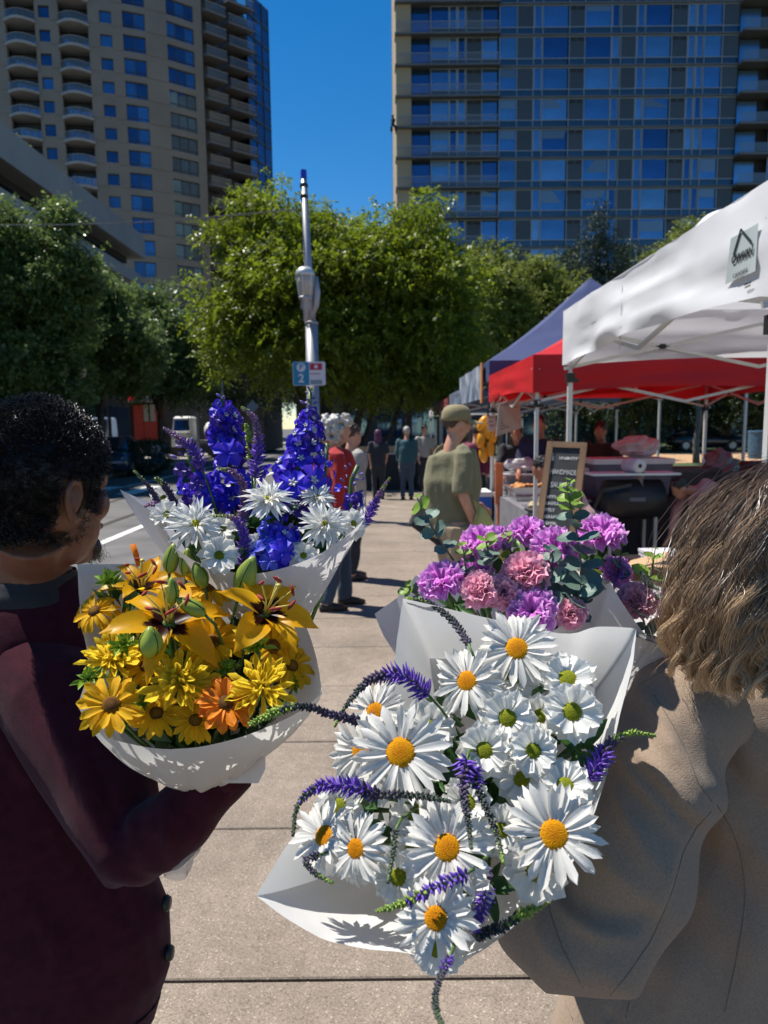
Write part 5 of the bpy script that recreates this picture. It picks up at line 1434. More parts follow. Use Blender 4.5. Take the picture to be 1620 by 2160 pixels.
mb.rings(ringsy); mb.build('sack', mat('yellow_plastic', (.62, .55, .18), .5, trans=.25), yb, smooth=True)
mb = MB(); mb.tube([tp_, tp_ + V(-.05, .05, .05), T_(hh[1] + V(.02, .09, -.08))], .008, 6); mb.build('strap', mat('yellow_plastic', (.62, .55, .18)), yb)
# grey haired woman in red, facing right
c = PY(709, 1200, 6.2)
person('woman with curly grey hair in a red blouse', (c.x, c.y), 1.66, R_(-78), M_redc, M_jean, SK['light'], M_hairg, sleeve=1.0, stride=.1, hairstyle='curly', fat=1.02, vox=.014, shoe=mat('sandal', (.02, .015, .012), .6))
c = PY(742, 1200, 7.4)
person('person in dark vest and pale sleeves beyond the grey haired woman', (c.x, c.y), 1.6, R_(-60), cloth('pale_sleeves', (.35, .33, .3)), M_dk, SK['light'], M_hairbr, sleeve=1.0, stride=.05, hairstyle='short', vox=.02)
# distant pair
c = PY(798, 1000, 15.8); person('distant person with purple hair seen from behind', (c.x, c.y), 1.5, R_(5), M_dk, M_dk, SK['light'], mat('hair_purple', (.09, .02, .07), .5), sleeve=.5, hairstyle='long', vox=.025)
c = PY(858, 1000, 15.6); person('distant person with grey hair and teal jacket seen from behind', (c.x, c.y), 1.56, R_(-10), cloth('jacket_teal', (.02, .08, .10)), M_jean, SK['light'], M_hairg, sleeve=1.0, vox=.025, fat=1.1)
# vendors
c = PY(1140, 1000, 9.0); person('vendor in a navy shirt serving behind the foil trays', (c.x, c.y), 1.7, R_(160), M_navyc, M_dk, SK['tan'], M_hairb, sleeve=.5, lean=12, arms=[((-.05, .1, -.26), (.0, .32, -.36)), ((.05, .1, -.26), (.02, .34, -.38))], vox=.018)
c = PY(1085, 1000, 9.75); person('dark haired vendor leaning over behind the menu sheet', (c.x, c.y), 1.62, R_(175), M_dk, M_dk, SK['tan'], M_hairbr, sleeve=.5, lean=20, hairstyle='long', arms=[((-.05, .1, -.26), (.0, .3, -.4)), ((.05, .1, -.26), (.0, .3, -.4))], vox=.02)
c = PY(1272, 1000, 9.3); person('person in a dark brown top behind the grey cooler', (c.x, c.y), 1.62, R_(150), cloth('shirt_brown', (.045, .025, .018)), M_dk, SK['tan'], M_hairb, sleeve=1.0, lean=14, vox=.02)
c = PY(1548, 1000, 6.9); person('vendor in a pink shirt bending down to the left', (c.x, c.y), 1.44, R_(98), cloth('shirt_pink', (.46, .25, .25)), M_dk, SK['tan'], M_hairb, sleeve=1.0, lean=66, arms=[((-.02, .12, -.25), (.0, .2, -.5)), ((.02, .12, -.25), (.0, .2, -.5))], vox=.014)
c = PY(1232, 1000, 5.95); person('person in a pale pink shirt partly hidden by the chalkboard', (c.x, c.y), 1.42, R_(60), cloth('shirt_palepink', (.5, .3, .3)), cloth('apron_grey', (.3, .24, .24)), SK['tan'], M_hairb, sleeve=1.0, lean=35, vox=.018)
c = PY(1003, 1000, 11.5); person('person in a maroon top beyond the mangoes', (c.x, c.y), 1.58, R_(-30), cloth('shirt_maroon', (.16, .015, .05)), M_dk, SK['light'], M_hairbr, sleeve=1.0, vox=.025)
c = PY(895, 1000, 17.5); person('distant stallholder in pale top at the far canopies', (c.x, c.y), 1.6, R_(200), cloth('pale_sleeves', (.35, .33, .3)), M_dk, SK['light'], M_hairbr, sleeve=.5, vox=.03)
# ================================================================== FLOWERS
M_pw = mat('petal_white', (.84, .82, .76), .55, var=.03, scale=60, trans=.32, spec=.25, bump=.35, bscale=7, stretch=(30, 420, 30), rvar=.03)
M_pwc = mat('petal_white_round', (.83, .82, .77), .5, var=.03, scale=60, trans=.35, spec=.25, rvar=.03)
M_py = mat('petal_yellow', (.95, .56, .012), .55, var=.14, scale=40, trans=.5, spec=.25, rvar=.08, tcol=(.85, .5, .02), bump=.3, bscale=7, stretch=(30, 420, 30))
M_pm = mat('petal_lemon', (.88, .66, .04), .55, var=.12, scale=40, trans=.48, spec=.25, rvar=.08, tcol=(.9, .72, .06))
M_po = mat('petal_orange', (.82, .27, .02), .55, var=.15, scale=40, trans=.35, spec=.25, rvar=.08)
M_stem = mat('flower_stem', (.07, .14, .025), .5, var=.25, scale=30)
M_lf = mat('flower_leaf', (.035, .10, .02), .45, var=.3, scale=25, trans=.25, rvar=.15)
M_lfb = mat('flower_leaf_bright', (.14, .27, .03), .45, var=.25, scale=25, trans=.3, rvar=.15)
M_bud = mat('lily_bud', (.30, .38, .05), .4, var=.22, scale=14, trans=.15, stretch=(1, 1, .3))
M_anther = mat('anther', (.28, .02, .01), .8, var=.3, scale=80)
M_fil = mat('filament', (.62, .50, .10), .5)
M_buds_g = mat('green_bract', (.20, .34, .03), .45, var=.25, scale=30, trans=.3, rvar=.2)
def radial_mat(name, stops, scale, bump=.6, vs=900, rough=.7):
    m = bpy.data.materials.new(name); m.use_nodes = True
    N = m.node_tree.nodes; L = m.node_tree.links; b = N['Principled BSDF']
    tc = N.new('ShaderNodeTexCoord'); ln = N.new('ShaderNodeVectorMath'); ln.operation = 'LENGTH'; L.new(tc.outputs['Object'], ln.inputs[0])
    mu = N.new('ShaderNodeMath'); mu.operation = 'MULTIPLY'; mu.inputs[1].default_value = scale; L.new(ln.outputs['Value'], mu.inputs[0])
    r = N.new('ShaderNodeValToRGB'); e = r.color_ramp.elements
    e[0].position, e[0].color = stops[0][0], stops[0][1] + (1,); e[1].position, e[1].color = stops[-1][0], stops[-1][1] + (1,)
    for p_, c_ in stops[1:-1]:
        x = e.new(p_); x.color = c_ + (1,)
    L.new(mu.outputs[0], r.inputs[0])
    v = N.new('ShaderNodeTexVoronoi'); v.inputs['Scale'].default_value = vs; L.new(tc.outputs['Object'], v.inputs['Vector'])
    rp_ = N.new('ShaderNodeMapRange'); rp_.inputs[2].default_value = .9; rp_.inputs[3].default_value = 1.15; rp_.inputs[4].default_value = .55; L.new(v.outputs['Distance'], rp_.inputs[0])
    hs = N.new('ShaderNodeHueSaturation'); L.new(r.outputs[0], hs.inputs['Color']); L.new(rp_.outputs[0], hs.inputs['Value']); L.new(hs.outputs[0], b.inputs['Base Color'])
    bp = N.new('ShaderNodeBump'); bp.inputs['Strength'].default_value = bump; bp.inputs['Distance'].default_value = .001; bp.invert = True
    L.new(v.outputs['Distance'], bp.inputs['Height']); L.new(bp.outputs[0], b.inputs['Normal']); b.inputs['Roughness'].default_value = rough; b.inputs['Specular IOR Level'].default_value = .12
    return m
M_disc = radial_mat('daisy_disc', [(0, (.48, .13, .001)), (.45, (.66, .24, .001)), (.8, (.80, .34, .002)), (1, (.55, .2, .002))], 1 / .0155)
M_gdisc = radial_mat('green_disc', [(0, (.13, .16, .008)), (.6, (.24, .26, .012)), (.85, (.45, .42, .02)), (1, (.5, .48, .05))], 1 / .0145)
M_bdisc = radial_mat('brown_disc', [(0, (.20, .12, .01)), (.5, (.26, .13, .012)), (.75, (.10, .04, .01)), (1, (.25, .12, .01))], 1 / .0115)
M_ydisc = radial_mat('lemon_disc', [(0, (.30, .30, .02)), (.5, (.62, .52, .03)), (1, (.75, .72, .25))], 1 / .02)

def petal(L, W, prof, rise=.0, droop=.2, cup=.25, ridge=0.0, nu=7, nv=4, notch=0.0, twist=0.0, r0=0.0, ruffle=0.0, curl=0.0, seed=0):
    """petal along +X; Z is the flower axis"""
    mb = MB(); g = []
    for i in range(nu + 1):
        t = i / nu; w = W * prof(t); row = []
        for j in range(nv + 1):
            s = 2 * j / nv - 1
            x = r0 + L * t - notch * L * (t > .9) * (.5 + .5 * math.cos(s * 9)) - .06 * L * abs(s) ** 2 * (t > .8)
            z = L * (rise * t - droop * t * t) + cup * w * (s * s - .35) + ridge * (1 if j % 2 else -1) * math.sin(math.pi * min(1, t * 1.2))
            z += ruffle * W * t * t * math.sin(s * 7 + seed) + curl * L * max(0, t - .6) ** 2
            y = w * s / 2 * (1 + 0)
            row.append((x, y + twist * t * z, z))
        g.append(row)
    mb.grid(g); return mb
def p_daisy(t): return (.42 + 1.05 * t ** .7 - .45 * t ** 2) * (1 if t < .86 else max(.12, (1 - ((t - .86) / .15) ** 2)))
def p_round(t): return (.35 + 1.0 * t ** .8) * (1 if t < .8 else max(.12, math.sqrt(max(0, 1 - ((t - .8) / .205) ** 2)))) * .95
def p_point(t): return max(.06, math.sin(math.pi * (t * .86 + .1)) ** .8) * 1.0
def p_lily(t): return max(.04, math.sin(math.pi * (t ** .8 * .93 + .06)) ** .75)
def variants(n, fn): return [fn(i) for i in range(n)]
PM = {}
def pmesh(key, mb_list, m):
    if key not in PM: PM[key] = [mb.mesh('petal', m, True) for mb in mb_list]
    return PM[key]
def fl(px, py, d, nx=0.0, ny=0.0, spin=0.0):
    if py > 1180 and px < 700: ny += .4
    o = P(px, py, d); ax = (-ray(px, py).normalized() + Rv * nx + Uv * ny).normalized()
    m_ = frame_from(ax, spin).to_4x4(); m_.translation = o
    return m_
def froot(name, M, label, cat='flower', group=None):
    o = bpy.data.objects.new(name, None); o.empty_display_size = .02; COL.objects.link(o); o.matrix_world = M
    return tag(o, label, cat, group)
def child_world(name, mb, m, root, M, smooth=True):
    """mesh given in world coordinates under a rotated root"""
    me = mb.mesh(name, m, smooth); me.transform(M.inverted()); return inst(name, me, root)
def stem_to(root, M, apex, r=.0022, bend=.06, back=.004, m=None):
    a = M.translation - M.col[2].xyz * back; ax = M.col[2].xyz; b = Vector(apex) + Vector((rnd.uniform(-.012, .012), rnd.uniform(-.012, .012), rnd.uniform(-.01, .01)))
    c = a - ax * bend
    pts = [((1-t)**2) * a + 2*t*(1-t) * c + t*t * b for t in [i / 7 for i in range(8)]]
    mb = MB(); mb.tube(pts, r, 6); child_world('stem', mb, m or M_stem, root, M)
def ray_flower(name, label, M, R, layers, disc, group, apex, keys, m, dome=.35, dr=.3, calyx=True, pname='petal'):
    """layers: (count, length factor, pitch up in radians, z offset, jitter)"""
    root = froot(name, M, label, 'flower', group)
    dR = R * dr
    for li, (n, lf, pitch, zo, jit) in enumerate(layers):
        for k in range(n):
            a = 2 * math.pi * (k + .5 * (li % 2)) / n + rnd.uniform(-.5, .5) * 2 * math.pi / n * jit
            sc = lf * (1 + rnd.uniform(-.12, .1))
            m_ = Matrix.Rotation(a, 4, 'Z') @ Matrix.Translation((dR * .75, 0, zo)) @ Matrix.Rotation(-pitch + rnd.uniform(-.18, .18) * (1 + jit), 4, 'Y') @ Matrix.Rotation(rnd.uniform(-.55, .55) * jit, 4, 'X') @ Matrix.Diagonal((sc * (R - dR * .75), R * (lf ** .5) * rnd.uniform(.88, 1.12), R, 1))
            inst(pname, rnd.choice(keys), root, m_)
    if disc:
        mb = MB(); prof = [(dR * math.sin(th), dR * dome * 1.3 * math.cos(th)) for th in [R_(a) for a in (102, 90, 78, 64, 50, 36, 22, 9, 2)]]
        mb.lathe(prof[::1], 20); o = inst('disc', mb.mesh('disc', disc, True), root)
    if calyx:
        mb = MB(); mb.lathe([(dR * .15, -R * .22), (dR * .7, -R * .12), (dR * .95, -R * .02), (dR * .6, .0)], 10); inst('calyx', mb.mesh('calyx', M_stem, True), root)
    if apex is not None: stem_to(root, M, apex)
    return root
K_daisy = pmesh('daisy', [petal(1, .165 * w, p_daisy, rise=r, droop=d, cup=c, ridge=.012, nu=6, nv=4, notch=.05, seed=i) for i, (w, r, d, c) in enumerate(((1, .12, .2, .22), (1.1, .06, .1, .3), (.9, .14, .32, .18), (1.02, .02, .14, -.2), (.95, .3, .62, .3), (1.0, -.05, -.12, .35)))], M_pw)
K_round = pmesh('round', [petal(1, .45 * w, p_round, rise=r, droop=d, cup=c, nu=6, nv=4, seed=i) for i, (w, r, d, c) in enumerate(((1, .16, .12, .3), (1.08, .1, .2, .35), (.9, .25, .2, .22)))], M_pwc)
K_mumw = pmesh('mumw', [petal(1, .17 * w, p_point, rise=r, droop=d, cup=c, nu=6, nv=3, seed=i) for i, (w, r, d, c) in enumerate(((1, .2, .25, .4), (1.1, .1, .2, .3), (.85, .3, .4, .5)))], M_pwc)
K_hel = pmesh('hel', [petal(1, .25 * w, p_daisy, rise=r, droop=d, cup=c, ridge=.012, nu=6, nv=4, notch=.12, seed=i) for i, (w, r, d, c) in enumerate(((1, .15, .25, .25), (1.1, .1, .15, .3), (.9, .2, .42, .2)))], M_py)
K_helo = pmesh('helo', [petal(1, .3 * w, p_daisy, rise=r, droop=d, cup=c, ridge=.012, nu=6, nv=4, notch=.18, ruffle=.1, seed=i) for i, (w, r, d, c) in enumerate(((1, .15, .25, .25), (1.1, .1, .15, .3), (.9, .2, .42, .2)))], M_po)
K_spid = pmesh('spid', [petal(1, .15 * w, p_round, rise=r, droop=d, cup=1.1, nu=6, nv=3, curl=cu, seed=i) for i, (w, r, d, cu) in enumerate(((1, .25, .2, .8), (1.1, .15, .2, 1.2), (.9, .3, .3, .5)))], M_pm)
# lily petal with dark throat
def lily_mat():
    m = mat('petal_lily', (.98, .50, .008), .38, var=.1, scale=18, trans=.6, spec=.35, tcol=(1, .6, .02), rvar=.05)
    N = m.node_tree.nodes; L = m.node_tree.links; b = N['Principled BSDF']
    src = b.inputs['Base Color'].links[0].from_socket
    tc = N.new('ShaderNodeTexCoord'); sp = N.new('ShaderNodeSeparateXYZ'); L.new(tc.outputs['Object'], sp.inputs[0])
    mp = N.new('ShaderNodeMapping'); mp.inputs['Scale'].default_value = (6, 90, 6); L.new(tc.outputs['Object'], mp.inputs[0])
    no = N.new('ShaderNodeTexNoise'); no.inputs['Scale'].default_value = 1.0; L.new(mp.outputs[0], no.inputs['Vector'])
    ab = N.new('ShaderNodeMath'); ab.operation = 'ABSOLUTE'; L.new(sp.outputs[1], ab.inputs[0])
    m1 = N.new('ShaderNodeMath'); m1.operation = 'MULTIPLY_ADD'; m1.inputs[1].default_value = 1.5; L.new(ab.outputs[0], m1.inputs[0]); L.new(sp.outputs[0], m1.inputs[2])
    m2 = N.new('ShaderNodeMath'); m2.operation = 'MULTIPLY_ADD'; m2.inputs[1].default_value = .34; L.new(no.outputs['Fac'], m2.inputs[0]); L.new(m1.outputs[0], m2.inputs[2])
    r = N.new('ShaderNodeValToRGB'); r.color_ramp.elements[0].position = .53; r.color_ramp.elements[0].color = (1, 1, 1, 1); r.color_ramp.elements[1].position = .57; r.color_ramp.elements[1].color = (0, 0, 0, 1)
    L.new(m2.outputs[0], r.inputs[0])
    mx = N.new('ShaderNodeMix'); mx.data_type = 'RGBA'; L.new(r.outputs[0], mx.inputs[0]); L.new(src, mx.inputs[6]); mx.inputs[7].default_value = (.045, .008, .006, 1)
    L.new(mx.outputs[2], b.inputs['Base Color'])
    for n in N:
        if n.type == 'BSDF_TRANSLUCENT':
            mx2 = N.new('ShaderNodeMix'); mx2.data_type = 'RGBA'; L.new(r.outputs[0], mx2.inputs[0]); mx2.inputs[6].default_value = (1, .6, .02, 1); mx2.inputs[7].default_value = (.02, .003, .002, 1); L.new(mx2.outputs[2], n.inputs[0])
    return m
M_lily = lily_mat()
K_lily = pmesh('lily', [petal(1, .44 * w, p_lily, rise=.55, droop=d, cup=.18, ridge=.0, nu=9, nv=4, seed=i) for i, (w, d) in enumerate(((1.0, .55), (1.12, .68), (.92, .85)))], M_lily)
def lily(label, M, R, apex, spread=.1, seed=0):
    root = froot('lily', M, label, 'flower', 'orange lilies in the yellow bouquet')
    for k in range(6):
        a = math.pi / 3 * k + seed + rnd.uniform(-.08, .08)
        m_ = Matrix.Rotation(a, 4, 'Z') @ Matrix.Translation((R * .05, 0, -.004 * (k % 2))) @ Matrix.Rotation(-.18 + spread + rnd.uniform(-.12, .12), 4, 'Y') @ Matrix.Diagonal((R, R * (1.12 if k % 2 else .85), R, 1))
        inst('petal', K_lily[rnd.randrange(3)], root, m_)
    for k in range(6):
        a = math.pi / 3 * k + seed + .5; tip = V(math.cos(a) * R * .33, math.sin(a) * R * .33, R * .62)
        mb = MB(); mb.tube([V(0, 0, -.01), V(math.cos(a) * R * .1, math.sin(a) * R * .1, R * .3), tip], [.0014, .0012, .0008], 5); f = inst('stamen', mb.mesh('stamen', M_fil, True), root)
        mb = MB(); t_ = V(-math.sin(a), math.cos(a), .5).normalized(); mb.tube([tip - t_ * .008, tip - t_ * .003, tip + t_ * .003, tip + t_ * .008], [.001, .0024, .0024, .001], 6); inst('anther', mb.mesh('anther', M_anther, True), f)
    mb = MB(); mb.tube([V(0, 0, -.01), V(0, .003, R * .5), V(.002, .006, R * .74)], [.0022, .0018, .0018], 6); mb.ell((.002, .006, R * .75), (.0034, .0034, .0022), 8, 5); inst('pistil', mb.mesh('pistil', M_fil, True), root)
    mb = MB(); mb.lathe([(.0025, -.02), (R * .06, -.008), (R * .09, .002)], 8); inst('base', mb.mesh('base', M_stem, True), root)
    stem_to(root, M, apex, .003, back=.018)
def bud(label, px, py, d, wpx, hpx, tilt, apex, towards=0.2):
    """upright bud; tilt in the picture plane in degrees (positive leans right)"""
    ax = (Uv * math.cos(R_(tilt)) + Rv * math.sin(R_(tilt)) - Fv * towards).normalized()
    M = frame_from(ax).to_4x4(); M.translation = P(px, py, d)
    root = froot('lily_bud', M, label, 'flower bud', 'green lily buds in the yellow bouquet')
    h = hpx * d / FPX; w = wpx * d / FPX / 2
    mb = MB(); rr = []
    for i in range(11):
        t = i / 10; r = w * max(.12, math.sin(math.pi * (t ** .85 * .9 + .07)) ** .8)
        rr.append([V(r * (1 + .10 * math.cos(3 * a)) * math.cos(a), r * (1 + .10 * math.cos(3 * a)) * math.sin(a), (t - .5) * h) for a in [k * math.pi / 9 for k in range(18)]])
    mb.rings(rr); inst('bud', mb.mesh('bud', M_bud, True), root)
    mb = MB()
    for k in range(3):
        a = 2 * math.pi * k / 3 + math.pi / 3
        pts = []
        for i in range(8):
            t = .1 + .8 * i / 7; r = w * max(.12, math.sin(math.pi * (t ** .85 * .9 + .07)) ** .8) * .93
            pts.append(V(r * math.cos(a), r * math.sin(a), (t - .5) * h))
        mb.tube(pts, .0007, 4)
    inst('groove', mb.mesh('groove', M_lf, True), root)
    stem_to(root, M, apex, .0022, back=h * .5)
def bract_cluster(label, px, py, d, rpx, apex, m=M_buds_g, n=26, group='green bud clusters in the yellow bouquet', yellow=False):
    M = fl(px, py, d, rnd.uniform(-.3, .3), .5); root = froot('bud_cluster', M, label, 'bud cluster', group); R = rpx * d / FPX
    key = 'bract' + m.name
    ms = pmesh(key, [petal(1, .38, p_point, rise=.4, droop=.5, cup=.5, nu=5, nv=2)], m)
    for k in range(n):
        t = k / n; a = k * 2.399; pit = R_(12 + 75 * t); c0 = V(math.cos(a * 1.7), math.sin(a * 1.7), 0) * R * .35 * rnd.random()
        sc = R * (1 - .45 * t) * rnd.uniform(.7, 1.1)
        inst('bract', ms[0], root, Matrix.Translation(c0 + V(0, 0, R * .35 * t)) @ Matrix.Rotation(a, 4, 'Z') @ Matrix.Rotation(-pit, 4, 'Y') @ Matrix.Diagonal((sc, sc, sc, 1)))
    stem_to(root, M, apex, .002)
# spikes of veronica: florets on a curved stem
M_vp = mat('veronica_purple', (.19, .085, .52), .6, var=.35, scale=300, trans=.2); M_vd = mat('veronica_dark', (.085, .06, .11), .7, var=.4, scale=250); M_vg = mat('veronica_green', (.24, .34, .05), .6, var=.3, scale=250); M_vm = mat('veronica_mauve', (.24, .12, .24), .7, var=.35, scale=250)
M_vk = mat('veronica_dusk', (.045, .05, .05), .7, var=.4, scale=250)
def spike(label, pts, wpx, kinds, group, apex=None, dens=1.0):
    """pts: (px, py, d) from tip to base; wpx: widths at those points in pixels; kinds: material name letter at those points"""
    W = [P(*p) for p in pts]; n = len(W); K = 36
    def cr(f):
        i = min(n - 2, int(f)); t = f - i
        p0, p1, p2, p3 = W[max(0, i-1)], W[i], W[i+1], W[min(n-1, i+2)]
        return .5 * ((2*p1) + (p2-p0)*t + (2*p0-5*p1+4*p2-p3)*t*t + (3*p1-p0-3*p2+p3)*t**3)
    path = [cr((n - 1) * i / K) for i in range(K + 1)]
    root = empty('veronica_spike', path[-1], label, 'flower spike', group)
    tb = MB(); tb.tube(path, .0016, 5); tb.build('stem', M_stem, root, smooth=True)
    mb = MB(); mats = [M_vg, M_vk, M_vd, M_vm, M_vp]; idx = {'g': 0, 'k': 1, 'd': 2, 'm': 3, 'p': 4}
    L = sum((path[i+1] - path[i]).length for i in range(K)); m_ = int(L / .00065 * dens)
    for q in range(m_):
        f = q / m_; s_ = f * (n - 1); i = min(n - 2, int(s_)); t = s_ - i
        w = (wpx[i] * (1-t) + wpx[i+1] * t) * pts[i][2] / FPX / 2
        kd = kinds[i] if rnd.random() > t else kinds[min(n - 1, i + 1)]
        p = cr(s_); tg = (cr(min(n - 1, s_ + .02)) - cr(max(0, s_ - .02))).normalized()
        o = tg.orthogonal().normalized(); o = Matrix.Rotation(q * 2.399, 3, tg) @ o
        dr_ = (o - tg * .55 + Vector((rnd.uniform(-.2, .2), rnd.uniform(-.2, .2), rnd.uniform(-.2, .2)))).normalized()
        ln = w * rnd.uniform(.85, 1.3) * (1.25 if kd == 'p' else 1); r = max(.0013, min(.0024, ln * .36)) if kd != 'p' else max(.0011, min(.0016, ln * .24))
        mb.mi = idx[kd]
        mb.tube([p, p + dr_ * ln * .5, p + dr_ * ln], [r * .5, r, r * .25], 4, cap=False)
    o = mb.build('florets', mats, root, smooth=True); o['kind'] = 'stuff'
    if apex is not None:
        tb = MB(); a = path[-1]; tg = (path[-1] - path[-4]).normalized(); b = Vector(apex); c = a + tg * .05
        tb.tube([((1-t)**2)*a + 2*t*(1-t)*c + t*t*b for t in [i/6 for i in range(7)]], .0016, 5); tb.build('stem', M_stem, root, smooth=True)
    return root
def leafmesh():
    return pmesh('leaf', [petal(1, .34 * w, p_point, rise=.2, droop=d, cup=.35, nu=6, nv=2) for w, d in ((1, .3), (1.2, .5), (.8, .1))], M_lf)
def filler(label, spots, apex, group, n=5, size=.05, m=None):
    """leafy sprig: a stem with a few leaves"""
    for i, (px, py, d, lab) in enumerate(spots):
        M = fl(px, py, d, rnd.uniform(-.6, .6), rnd.uniform(-.2, .6)); root = froot('leaf_sprig', M, lab, 'leaves', group)
        ks = leafmesh() if m is None else pmesh('leafb', [petal(1, .34 * w, p_point, rise=.2, droop=dd, cup=.35, nu=6, nv=2) for w, dd in ((1, .3), (1.2, .5))], m)
        for k in range(n):
            a = k * 2.399 + rnd.uniform(-.3, .3); sc = size * rnd.uniform(.7, 1.25)
            inst('leaf', rnd.choice(ks), root, Matrix.Translation((0, 0, -.012 * k)) @ Matrix.Rotation(a, 4, 'Z') @ Matrix.Rotation(rnd.uniform(-.9, .1), 4, 'Y') @ Matrix.Diagonal((sc, sc, sc, 1)))
        stem_to(root, M, apex, .002)
# paper sleeves
def paper_mat(name, c, tr):
    return mat(name, c, .6, var=.03, scale=14, bump=.3, bscale=14, trans=tr, spec=.3, detail=8)
M_paper = paper_mat('kraft_white', (.78, .78, .77), .34); M_paperp = paper_mat('paper_pinkish', (.76, .74, .74), .34)
def cr_loop(pts, sub):
    out = []; n = len(pts)
    for i in range(n):
        p0, p1, p2, p3 = pts[i-1], pts[i], pts[(i+1) % n], pts[(i+2) % n]
        if (p2 - p1).length < 1e-6: continue
        for k in range(sub):
            t = k / sub; out.append(.5 * ((2*p1) + (p2-p0)*t + (2*p0-5*p1+4*p2-p3)*t*t + (3*p1-p0-3*p2+p3)*t**3))
    return out
def sleeve(rim, apex, sub=5, rows=14, p=1.25, neck=.12, wr=.0038, skew=None):
    """paper wrapped to a cone: rim loop drawn in to the apex"""
    R = cr_loop([P(*q) for q in rim], sub); C0 = sum(R, V(0, 0, 0)) / len(R)
    g = []
    for i in range(rows + 1):
        t = i / rows; row = []
        for j, r in enumerate(R):
            v = C0 + (apex - C0) * t + (r - C0) * (1 - (1 - neck) * t ** p)
            wv = noise.noise(V(j * .22, t * 1.5, apex.x * 9)) + .5 * noise.noise(V(j * .6, t * 3, apex.x * 5)) - 1.2 * max(0, .12 - abs(noise.noise(V(j * .16, t * 1.1, apex.x * 3 + 4)))) * 8
            v = v + (r - C0).normalized() * wv * wr * min(1, t * 3 + .2)
            row.append(v)
        row.append(row[0]); g.append(row)
    mb = MB(); mb.grid(g); return mb, R, C0, g
# ================================================================== DAISY BOUQUET (front)
A1 = P(1050, 1700, 1.05)
rim1 = [(540, 1890, .655), (540, 1890, .655), (610, 1940, .64), (690, 1985, .625), (780, 2002, .62), (860, 2010, .615), (945, 2036, .615), (1010, 2010, .625), (1090, 1950, .645), (1170, 1880, .67), (1230, 1780, .70), (1275, 1650, .73), (1310, 1500, .765), (1335, 1400, .80), (1343, 1325, .83), (1343, 1325, .83),
        (1260, 1322, .85), (1180, 1336, .86), (1000, 1296, .88), (850, 1262, .895), (850, 1262, .895), (838, 1340, .875), (826, 1420, .85), (770, 1540, .79), (690, 1670, .735), (600, 1790, .69)]
w1 = empty('bouquet_wrap', A1, 'white paper sleeve around the front bouquet of big daisies', 'paper wrap')
mb, R1, C1, g1 = sleeve(rim1, A1, p=1.5)
mb.build('paper', M_paper, w1, smooth=True)
mb = MB(); mb.tube([A1 + (C1 - A1) * t for t in (-.35, -.1, .12)], [.018, .022, .028], 12); mb.build('stem_bundle', M_stem, w1, smooth=True)
def d1(py, lift=.03): return .625 + (2010 - py) * .00036 - lift
GW = 'big daisies in the front bouquet'; GR = 'green eyed white chrysanthemums in the front bouquet'
daisies = [  # px, py, diameter, nx, ny, lift, label
 (1090, 1368, 176, .05, .35, .03, 'big daisy topmost in the front bouquet against the paper'),
 (985, 1437, 160, -.3, .25, .03, 'big daisy just below and left of the topmost daisy'),
 (845, 1587, 228, -.05, .2, .07, 'largest daisy at the left of the front bouquet, orange disc'),
 (791, 1500, 140, -.35, .35, .02, 'daisy behind the arching purple spike, half hidden'),
 (764, 1583, 170, -.55, .1, .03, 'daisy tucked behind the largest left daisy'),
 (684, 1763, 160, -.65, .05, .04, 'daisy at the left edge of the front bouquet, above the bare paper'),
 (751, 1790, 158, -.6, -.02, .055, 'narrow seen daisy right beside the leftmost one'),
 (943, 1788, 208, 0, .12, .065, 'daisy in the lower middle under the hanging dark spikes'),
 (1168, 1760, 222, .1, .1, .07, 'large daisy at the right beside the beige sleeve'),
 (920, 1937, 186, -.02, .0, .055, 'lowest daisy of the front bouquet'),
]
for px, py, dia, nx, ny, lift, lab in daisies:
    d = d1(py, lift); R = dia * d / FPX / 2
    ray_flower('daisy', lab, fl(px, py, d, nx, ny, rnd.uniform(0, 6)), R, [(19, 1.0, .03, -.001, .5), (18, .96, .15, .0012, .5)], M_disc, GW, A1, K_daisy, M_pw, dome=.26, dr=.29)
rounds = [
 (1070, 1515, 128, 0, .15, .03, 'green eyed flower below the second daisy from the top'),
 (1207, 1502, 134, .1, .1, .045, 'green eyed flower with clear round eye at the upper right'),
 (1197, 1432, 126, .05, .65, .03, 'upturned white flower above the upper right green eyed one'),
 (1022, 1583, 122, -.1, .15, .03, 'green eyed flower in the middle crossed by a thin dark spike'),
 (1125, 1584, 112, .05, .1, .045, 'small green eyed flower at the very middle right'),
 (1100, 1642, 118, 0, -.4, .02, 'green eyed flower facing down below the middle'),
 (1192, 1658, 120, .1, .5, .035, 'green eyed flower just above the large right daisy'),
 (1085, 1425, 120, 0, .2, .005, 'white flower half hidden under the topmost daisy'),
 (1140, 1510, 100, 0, .1, .005, 'white flower squeezed between two green eyed ones'),
 (880, 1722, 130, -.1, .2, .015, 'white flower behind the lower middle daisy'),
 (985, 1695, 122, 0, .2, .015, 'white flower under the drooping purple spikes'),
 (1058, 1752, 112, .1, .1, .01, 'white flower between the two large lower daisies'),
 (1130, 1838, 138, -.15, -.35, .03, 'white flower peeping below the large right daisy'),
 (905, 1535, 120, .2, .2, .005, 'white flower behind the largest left daisy'),
 (840, 1850, 120, -.1, -.1, .01, 'white flower left above the lowest daisy'),
 (985, 1880, 120, .2, -.1, .01, 'white flower right above the lowest daisy'),
 (870, 1790, 110, 0, 0, .005, 'white flower left of the lower middle daisy'),
 (715, 1700, 110, -.3, .2, .0, 'white flower behind the two narrow left daisies'),
 (920, 2000, 120, -.2, -.5, .015, 'white flower under the lowest daisy at the paper edge'),
]
